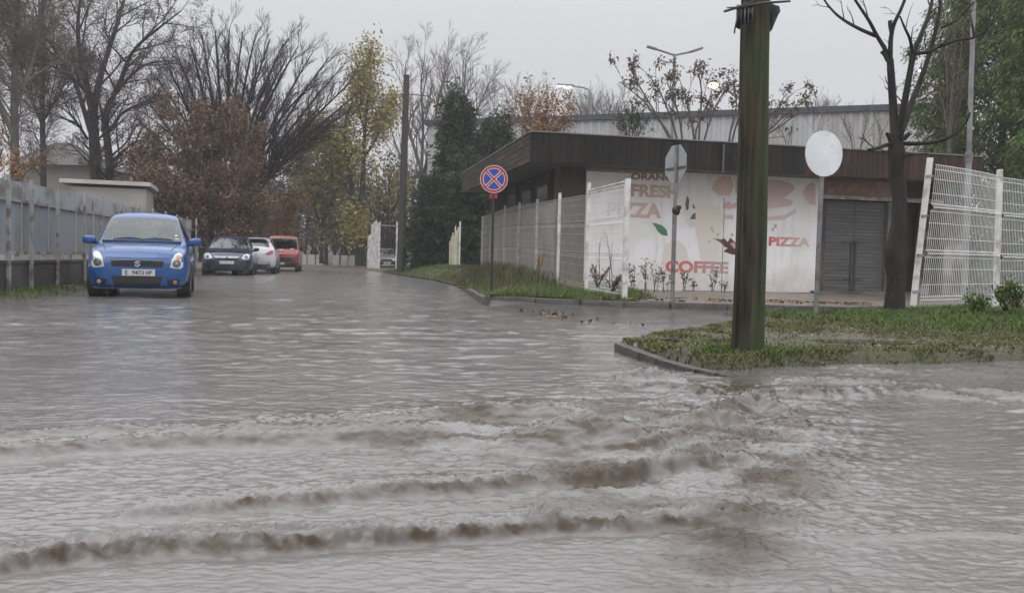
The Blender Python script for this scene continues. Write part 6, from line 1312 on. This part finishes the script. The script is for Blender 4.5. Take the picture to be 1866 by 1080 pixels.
class Car:
    def __init__(s, name, label, cat, loc, rz, mat, st, scale=(1, 1, 1), wheels=(.76, 3.16), wr=.295, screen=(1.04, 1.62), rear=(3.40, 3.58), side=(1.40, 3.25), pillars=((2.28, 2.37),), tint=None, water=None):
        s.th = thing(name, label, cat, loc, rz); st = st.copy(); s.sc = scale
        st[:, 0] *= scale[1]; st[:, 1:5] *= scale[2]; st[:, 5:] *= scale[0]; sy = scale[1]
        y, X, Z, reg = loft(st); ny, ns = X.shape; s.L = st[-1, 0]; s.W = st[:, 6].max()
        wheels = [w * sy for w in wheels]; screen = [v * sy for v in screen]; rear = [v * sy for v in rear] if rear else None; side = [v * sy for v in side]; pillars = [(a * sy, b * sy) for a, b in pillars]
        full = np.concatenate([X, -X[:, -2:0:-1]], 1); fz = np.concatenate([Z, Z[:, -2:0:-1]], 1); m = full.shape[1]
        V = np.stack([full, np.repeat(y[:, None], m, 1), fz], -1).reshape(-1, 3)
        body = []; scr = []; rgl = []; sgl = {1: [], -1: []}
        h = len(reg)
        for i in range(ny - 1):
            yc = (y[i] + y[i + 1]) / 2
            for j in range(m):
                j2 = (j + 1) % m; f = (i * m + j, i * m + j2, (i + 1) * m + j2, (i + 1) * m + j)
                jj = j if j < h else m - 1 - j; k, t = reg[min(jj, h - 1)]; sd = 1 if j < h else -1
                zc = (fz[i, j] + fz[i + 1, j2]) / 2; xc = abs(full[i, j] + full[i, j2]) / 2
                # wheel openings
                if k in (1, 2, 3) and any((yc - w) ** 2 + (zc - wr) ** 2 < (wr + .055) ** 2 for w in wheels) and xc > s.W * .72: continue
                if k in (5, 6) and screen[0] < yc < screen[1]: scr.append(f); continue
                if rear and k in (5, 6) and rear[0] < yc < rear[1]: rgl.append(f); continue
                zl = np.interp(yc, st[:, 0], st[:, 2]); zu = np.interp(yc, st[:, 0], st[:, 3])
                if k == 4 and .10 < t < .86 and side[0] < yc < side[1] and zu - zl > .12 and not any(a < yc < b for a, b in pillars): sgl[sd].append(f); continue
                body.append(f)
        body.append(tuple(range(m - 1, -1, -1))); body.append(tuple((ny - 1) * m + q for q in range(m)))
        def sub(name, fs, mat, par):
            used = sorted({v for f in fs for v in f}); re = {v: q for q, v in enumerate(used)}
            o = mesh(name, V[used], [[re[v] for v in f] for f in fs], mat, par)
            bm = bmesh.new(); bm.from_mesh(o.data); bmesh.ops.recalc_face_normals(bm, faces=bm.faces[:])
            for f in bm.faces: f.smooth = True
            bm.to_mesh(o.data); bm.free(); return o
        s.body = sub('body', body, mat, s.th); s.mat = mat
        if scr: s.scr = sub('windscreen', scr, M_glassw, s.th)
        if rgl: sub('rear_window', rgl, M_glass_d, s.th)
        for sd in (1, -1):
            if sgl[sd]: sub('side_window', sgl[sd], M_glass_d, s.th)
        allf = body + scr + rgl + sgl[1] + sgl[-1]; s.bvh = BVHTree.FromPolygons([tuple(v) for v in V], allf)
        for w in wheels:
            for sd in (1, -1):
                c = (sd * (s.W - .10), w, wr); M = Matrix.Rotation(R(90) * sd, 3, 'Y')
                t = MB().lathe([(wr * .62, -.085), (wr * .93, -.09), (wr, -.06), (wr, .06), (wr * .93, .09), (wr * .62, .085)], c, 28, M).build('wheel', M_tyre, s.th, True)
                mb = MB().lathe([(wr * .60, .02), (wr * .63, .088), (wr * .58, .088), (wr * .55, .05), (.0, .045)], c, 28, M)
                for q in range(5):
                    a = 2 * math.pi * q / 5; mb.box(Vector(c) + M @ Vector((wr * .32 * math.cos(a), wr * .32 * math.sin(a), .062)), (wr * .55, .05, .03), M @ Matrix.Rotation(a, 3, 'Z'))
                mb.lathe([(.055, .06), (.05, .085), (0, .088)], c, 14, M); mb.build('rim', M_rim, t, True)
                MB().lathe([(wr + .07, -.14), (wr + .07, .055)], c, 28, M).build('wheel_arch', M_trim, s.th)
        s.interior(screen, sy)
    def interior(s, screen, sy):
        th = s.th; sx, _, sz = s.sc
        for x in (-.36, .36):
            mb = MB(); yb = screen[1] + .55; mb.sup((x * sx, yb, .62 * sz), (.46, .50, .20), .5, 10); mb.sup((x * sx, yb + .30, .92 * sz), (.46, .18, .66), .5, 10, Matrix.Rotation(R(-14), 3, 'X')); mb.sup((x * sx, yb + .40, 1.30 * sz), (.26, .11, .20), .6, 10); mb.build('seat', M_seat, th, True)
        MB().sup((0, min(s.L * .76, screen[1] + 1.5), .80 * sz), (1.2 * sx, .25, .62), .4, 10).build('rear_seat', M_seat, th, True)
        MB().sup((0, screen[0] + .36, .86 * sz), (1.34 * sx, .62, .22), .45, 12).build('dashboard', M_trim, th, True)
        MB().box((0, s.L * .5, .30), (s.W * 1.6, s.L * .86, .04)).build('floor', M_trim, th)
        n = 20; c = Vector((.36 * sx, screen[0] + .80, .93 * sz)); M = Matrix.Rotation(R(62), 3, 'X')
        MB().tube([c + M @ Vector((.17 * math.cos(q), .17 * math.sin(q), 0)) for q in np.linspace(0, 2 * math.pi, n + 1)], .014, 6, False).build('steering_wheel', M_trim, th, True)
    def hit(s, x, z, d='front'):
        if d == 'front': o, v = Vector((x, -2, z)), Vector((0, 1, 0))
        elif d == 'rear': o, v = Vector((x, s.L + 2, z)), Vector((0, -1, 0))
        elif d == 'right': o, v = Vector((3, x, z)), Vector((-1, 0, 0))
        else: o, v = Vector((-3, x, z)), Vector((1, 0, 0))
        r = s.bvh.ray_cast(o, v); return r[0], v
    def patch(s, name, pts, off, mat, d='front', parent=None, thick=.02, mirror=False, dome=0.0, cuts=3):
        """a piece laid on the bodywork, its outline drawn in the front / rear / side elevation"""
        out = []
        for sg in ((1, -1) if mirror else (1,)):
            bm = bmesh.new(); q = [(x * sg, z) for x, z in pts]; f = bm.faces.new([bm.verts.new((x, z, 0)) for x, z in q])
            bmesh.ops.triangulate(bm, faces=bm.faces[:])
            for _ in range(cuts):
                long = [e for e in bm.edges if e.calc_length() > .05]
                if long: bmesh.ops.subdivide_edges(bm, edges=long, cuts=1, use_grid_fill=False); bmesh.ops.triangulate(bm, faces=[f for f in bm.faces if len(f.verts) > 3])
            bm.verts.index_update(); v2 = [(v.co.x, v.co.y) for v in bm.verts]; F = [[v.index for v in f.verts] for f in bm.faces]; bd = [[v.index for v in e.verts] for e in bm.edges if len(e.link_faces) == 1]; bm.free()
            cx = sum(p[0] for p in v2) / len(v2); cz = sum(p[1] for p in v2) / len(v2); rm = max(math.hypot(p[0] - cx, p[1] - cz) for p in v2)
            base = []; lastgood = None
            for x, z in v2:
                p, v = s.hit(x, z, d)
                base.append(p)
            good = [p for p in base if p is not None]
            if not good: continue
            far = sum((p.y if d in ('front', 'rear') else p.x) for p in good) / len(good)
            A = []; B = []
            for (x, z), p in zip(v2, base):
                if p is None: p = Vector((x, far, z)) if d in ('front', 'rear') else Vector((far, x, z))
                ex = off + dome * (1 - (math.hypot(x - cx, z - cz) / rm) ** 2)
                A.append(p - v * ex); B.append(p - v * (off - thick))
            n = len(A); V = A + B; FF = [f for f in F] + [[n + i for i in reversed(f)] for f in F] + [[a, b, n + b, n + a] for a, b in bd]
            o = MB().add(V, FF).build(name, mat, parent or s.th, True); out.append(o)
        return out
    def mirrors(s, y, z, mat, w=.20, h=.13):
        sx = s.W
        for sd in (1, -1):
            mb = MB(); mb.sup((sd * (sx + .045), y, z), (w, .15, h), .62, 12, Matrix.Rotation(R(-6 * sd), 3, 'Y')); o = mb.build('mirror', mat, s.th, True)
            MB().tube([(sd * (sx - .10), y + .02, z - .05), (sd * (sx + .03), y + .01, z - .035)], .028, 8).build('mirror_arm', M_trim, o, True)
    def plate(s, txt, x, z, w, h, d='front', off=.02):
        p = [s.hit(x + dx, z + dz, d)[0] for dx in (-w / 2, 0, w / 2) for dz in (-h / 2, h / 2)]; v = s.hit(x, z, d)[1]
        yy = (min(q.y for q in p if q) if d == 'front' else max(q.y for q in p if q)) - v.y * off
        o = MB().bbox((x, yy + v.y * .008, z), (w, .016, h), .003).build('number_plate', M_plate, s.th)
        sg = 1 if d == 'front' else -1
        if txt:
            for t, a, b in txt: text_mesh('lettering', t, M_pblk, o, lambda sx, sz, dd, a=a, b=b: (x + sg * w * (a + (b - a) * sx - .5), yy - v.y * (.0025 + dd), z - h * .32 + h * .64 * sz), .012, .002)
        return o
def rect(x0, x1, z0, z1, r=.02, n=4):
    pts = []
    for cx, cz, a in ((x1 - r, z1 - r, 0), (x0 + r, z1 - r, 90), (x0 + r, z0 + r, 180), (x1 - r, z0 + r, 270)):
        for k in range(n + 1): q = R(a + 90 * k / n); pts.append((cx + r * math.cos(q), cz + r * math.sin(q)))
    return pts
def circ(x, z, r, n=18): return [(x + r * math.cos(q), z + r * math.sin(q)) for q in np.linspace(0, 2 * math.pi, n, endpoint=False)]
ST_TALL = ST.copy(); ST_TALL[8:14, 3:5] += .055; ST_TALL[8:14, 3:5] += 0
# ---- blue hatchback facing the camera ----
q = G(250, 543, 0.0)
YAW = math.atan2(q.x, q.y)                      # bearing of the car seen from the camera
P_blue = paint('bright_blue_paint', (.005, .064, .230), (.007, .072, .250))
car = Car('blue_hatchback', 'bright blue hatchback with headlights facing the camera, standing in flood water at left', 'car', (q.x, q.y, -.015), -YAW - R(4.5), P_blue, ST_TALL)
HL = [(.515, .545), (.60, .525), (.685, .525), (.722, .56), (.728, .66), (.715, .745), (.69, .795), (.635, .805), (.585, .765), (.545, .68)]
for o in car.patch('headlight', HL, .004, M_refl, mirror=True, thick=.03):
    sg = 1 if sum(v.co.x for v in o.data.vertices) > 0 else -1
    car.patch('lamp_bowl', circ(sg * .622, .615, .066), .010, pm('lamp_bowl_grey', (.10, .115, .11), (.18, .19, .19), 6, .2, metal=.3) if 'lamp_bowl_grey' not in MATS else MATS['lamp_bowl_grey'], parent=o, thick=.008, dome=.012)
    car.patch('indicator', circ(sg * .655, .725, .042), .010, M_amber if sg > 0 else M_refl, parent=o, thick=.008, dome=.008)
    car.patch('bulb', circ(sg * .622, .618, .018), .022, M_chrome, parent=o, thick=.014, dome=.008)
car.patch('grille', [(-.42, .655), (.42, .655), (.40, .545), (-.40, .545)], .004, M_trim, thick=.02)
S_ = [(-.028, .026), (.0, .054), (.05, .026), (.03, .014), (.0, .030), (-.012, .022), (.052, -.014), (.0, -.054), (-.052, -.024), (-.032, -.012), (.0, -.030), (.014, -.020), (-.052, .018)]
S_ = [(-.052, .016), (.0, .054), (.052, .024), (.030, .010), (.002, .028), (-.012, .018), (.052, -.018), (.0, -.056), (-.052, -.026), (-.030, -.010), (.0, -.030), (.014, -.020)]
car.patch('emblem', [(x * 1.05, z * 1.05 + .600) for x, z in S_], .016, M_chrome, thick=.012, cuts=1)
car.patch('lower_intake', [(-.40, .385), (.40, .385), (.36, .225), (-.36, .225)], .004, M_trim, thick=.02)
for k in range(2): car.patch('intake_bar', [(-.37, .33 - .055 * k), (.37, .33 - .055 * k), (.37, .318 - .055 * k), (-.37, .318 - .055 * k)], .009, pm('intake_bar_black', (.02, .02, .021), (.03, .03, .03), 8, .5) if k == 0 else MATS['intake_bar_black'], thick=.01, cuts=2)
for o in car.patch('fog_recess', [(.46, .33), (.66, .345), (.67, .24), (.50, .235)], .004, M_trim, mirror=True, thick=.015):
    sg = 1 if sum(v.co.x for v in o.data.vertices) > 0 else -1
    car.patch('fog_light', circ(sg * .60, .290, .036), .012, M_refl if sg < 0 else pm('warm_fog_lamp', (.45, .30, .22), (.35, .25, .2), 8, .25), parent=o, thick=.012, dome=.01)
car.patch('bumper_lip', [(-.70, .205), (.70, .205), (.70, .180), (.5, .165), (-.5, .165), (-.70, .18)], .012, P_blue, thick=.02)
car.patch('bumper_crease', [(-.60, .215), (.60, .215), (.60, .200), (-.60, .200)], .010, P_blue, thick=.012)
car.plate((('E', .10, .17), ('9473', .30, .66), ('HP', .72, .90)), .02, .450, .52, .112, off=.018)
for sg in (1, -1):
    pts = [car.hit(sg * (.52 + .12 * t), .83 + .15 * t)[0] for t in np.linspace(0, 1, 9)]; pts = [p + Vector((0, -.002, .002)) for p in pts if p]
    MB().tube(pts, .006, 6).build('bonnet_seam', M_trim, car.th, True)
pts = [car.hit(x, .690 + .02 * abs(x))[0] for x in np.linspace(-.50, .50, 13)]; MB().tube([p + Vector((0, -.001, 0)) for p in pts if p], .005, 6).build('bonnet_seam', M_trim, car.th, True)
# bonnet shut line, wipers, aerial, cowl, stickers
cow = [car.hit(x, 1.0)[0] for x in np.linspace(-.66, .66, 14)]
cow = [p for p in cow if p]
MB().tube([p + Vector((0, -.03, -.012)) for p in cow], .022, 6).build('cowl', M_trim, car.th, True)
for x0, x1, zz in ((-.48, .04, 1.03), (.0, .52, 1.03)):
    pts = [car.hit(x0 + (x1 - x0) * t, 1.012 + .035 * math.sin(math.pi * t))[0] for t in np.linspace(0, 1, 9)]
    pts = [p + Vector((0, -.016, .008)) for p in pts if p]
    MB().tube(pts, .011, 6).build('wiper', M_trim, car.th, True)
MB().tube([(0, 1.98, 1.49), (0, 2.03, 1.56)], [.016, .008], 8).build('aerial', M_trim, car.th, True)
car.mirrors(1.20, 1.00, P_blue, .23, .15)
MB().sup((0, 1.62, 1.35), (.22, .04, .06), .6, 8).build('rear_view_mirror', M_trim, car.th, True)
car.patch('sticker', [(.545, 1.10), (.585, 1.10), (.58, 1.13), (.548, 1.13)], .004, M_plate, thick=.003, cuts=1); car.patch('sticker', [(.55, 1.045), (.62, 1.045), (.62, 1.06), (.55, 1.06)], .004, M_plate, thick=.003, cuts=1)
for sd in ('right', 'left'):
    car.patch('door_handle', rect(2.12, 2.28, .845, .875, .01), .02, P_blue, sd, thick=.02); car.patch('door_seam', [(1.30, .30), (1.312, .30), (1.312, .90), (1.30, .90)], .002, M_trim, sd, thick=.004, cuts=2)
car.patch('side_indicator', circ(.98, .72, .02), .006, M_amber, 'right')
for o in car.patch('sill', [(1.12, .24), (2.80, .24), (2.80, .18), (1.12, .18)], .006, M_trim, 'right'): pass
# ---- dark blue hatchback ----
q = P(413, 496, 31.5)
P_navy = paint('dark_blue_paint', (.014, .024, .058), (.018, .030, .070))
car2 = Car('dark_blue_hatchback', 'dark blue hatchback with chrome grille bar parked under the russet tree', 'car', (q.x, q.y, -.03), -math.atan2(q.x, q.y) - R(4), P_navy, ST, (1.08, 1.17, 1.0))
HF = [(.50, .66), (.62, .60), (.76, .62), (.80, .70), (.78, .80), (.68, .84), (.58, .78)]
for o in car2.patch('headlight', HF, .006, M_refl, mirror=True, thick=.03):
    sg = 1 if sum(v.co.x for v in o.data.vertices) > 0 else -1; car2.patch('lamp_bowl', circ(sg * .66, .71, .06), .012, MATS['lamp_bowl_grey'], parent=o, thick=.008, dome=.01)
car2.patch('grille_bar', [(-.44, .73), (.44, .73), (.38, .655), (-.38, .655)], .016, pm('satin_chrome', (.25, .26, .28), (.2, .2, .21), 6, .35, metal=.8), thick=.02)
car2.patch('upper_grille', [(-.42, .65), (.42, .65), (.36, .59), (-.36, .59)], .006, M_trim)
car2.patch('emblem', circ(0, .665, .05), .026, P_navy, thick=.012)
car2.patch('lower_intake', [(-.50, .38), (.50, .38), (.40, .24), (-.40, .24)], .006, M_trim)
for o in car2.patch('fog_recess', [(.55, .38), (.74, .40), (.74, .27), (.58, .26)], .006, M_trim, mirror=True): pass
car2.plate((), 0.0, .50, .50, .11)
car2.mirrors(1.36, .99, M_trim, .2, .14)
pts = [p for p in (car2.hit(x, 1.0)[0] for x in np.linspace(-.66, .66, 12)) if p]; MB().tube([p + Vector((0, -.03, -.01)) for p in pts], .024, 6).build('cowl', M_trim, car2.th, True)
for x in (-.52, .52): MB().tube([(x, 2.3, 1.47), (x, 2.4, 1.53), (x, 3.4, 1.51), (x, 3.55, 1.45)], .014, 6).build('roof_rail', M_trim, car2.th, True)
# ---- white hatchback seen from behind ----
q = P(462, 491, 35.5)
P_white = paint('white_paint', (.56, .56, .57), (.50, .50, .51))
rzw = -math.atan2(q.x, q.y) + R(180) - R(4)
a_ = rzw; Lw = 3.69 * 1.17; loc = Vector((q.x, q.y, -.03)) + Vector((math.sin(a_) * Lw, -math.cos(a_) * Lw, 0))     # rear bumper at q
car3 = Car('white_hatchback', 'white hatchback with red tail lamps seen from behind, parked past the dark blue car', 'car', tuple(loc), rzw, P_white, ST, (1.06, 1.17, 1.02))
for o in car3.patch('tail_lamp', [(.42, .84), (.60, .80), (.74, .84), (.76, .98), (.70, 1.00), (.56, .93)], .012, M_rlamp, 'rear', mirror=True, thick=.03): pass
car3.patch('rear_valance', [(-.66, .42), (.66, .42), (.62, .29), (-.62, .29)], .01, M_trim, 'rear')
car3.plate((), 0, .70, .50, .11, 'rear')
for o in car3.patch('reflector', rect(.52, .66, .46, .49, .01), .012, M_rlamp, 'rear', mirror=True): pass
MB().sup((0, 3.42 * 1.17, 1.46), (1.05, .22, .04), .5, 10).build('spoiler', P_white, car3.th, True)
car3.mirrors(1.36, 1.0, P_white)
# ---- red van ----
q = P(514, 492, 42)
P_red = paint('faded_red_paint', (.42, .050, .052), (.36, .045, .048))
van = Car('red_van', 'faded red forward control van facing the camera behind the white hatchback', 'van', (q.x, q.y, -.04), -math.atan2(q.x, q.y) - R(3), P_red, VAN, (.94, 1.0, .92), wheels=(.85, 3.3), wr=.31, screen=(.33, .66), rear=None, side=(.66, 3.8), pillars=((1.35, 1.45), (2.5, 2.6)))
van.patch('grille', [(-.66, .70), (.66, .70), (.66, .48), (-.66, .48)], .008, M_trim)
for o in van.patch('headlight', rect(.46, .64, .53, .67, .02), .014, MATS['lamp_bowl_grey'], mirror=True): pass
van.patch('bumper', [(-.76, .45), (.76, .45), (.76, .26), (-.76, .26)], .05, M_trim, thick=.08)
van.plate((), -.12, .42, .46, .11, off=.06)
van.mirrors(.55, 1.15, M_trim, .16, .22)
van.patch('screen_sticker', rect(.34, .52, 1.10, 1.15, .01), .006, M_plate, thick=.004, cuts=1)
# ---- grey estate by the gate ----
q = P(704, 489, 60)
P_grey = paint('grey_green_paint', (.105, .125, .135), (.13, .15, .16))
car4 = Car('grey_car', 'grey green car facing the camera beside the white gate leaf', 'car', (q.x, q.y, .04), -math.atan2(q.x, q.y) + R(2), P_grey, ST, (1.0, 1.2, .93))
for o in car4.patch('headlight', rect(.40, .70, .52, .64, .02), .010, M_refl, mirror=True): pass
car4.patch('grille', rect(-.36, .36, .52, .63, .02), .008, M_trim)
car4.patch('bumper', [(-.66, .45), (.66, .45), (.62, .22), (-.62, .22)], .02, M_trim, thick=.04)
car4.plate((), 0.05, .36, .50, .11, off=.04)
car4.mirrors(1.38, .95, M_trim)
# ------------------------------------------------------------------ the rain haze in the air
build_haze(HAZE)
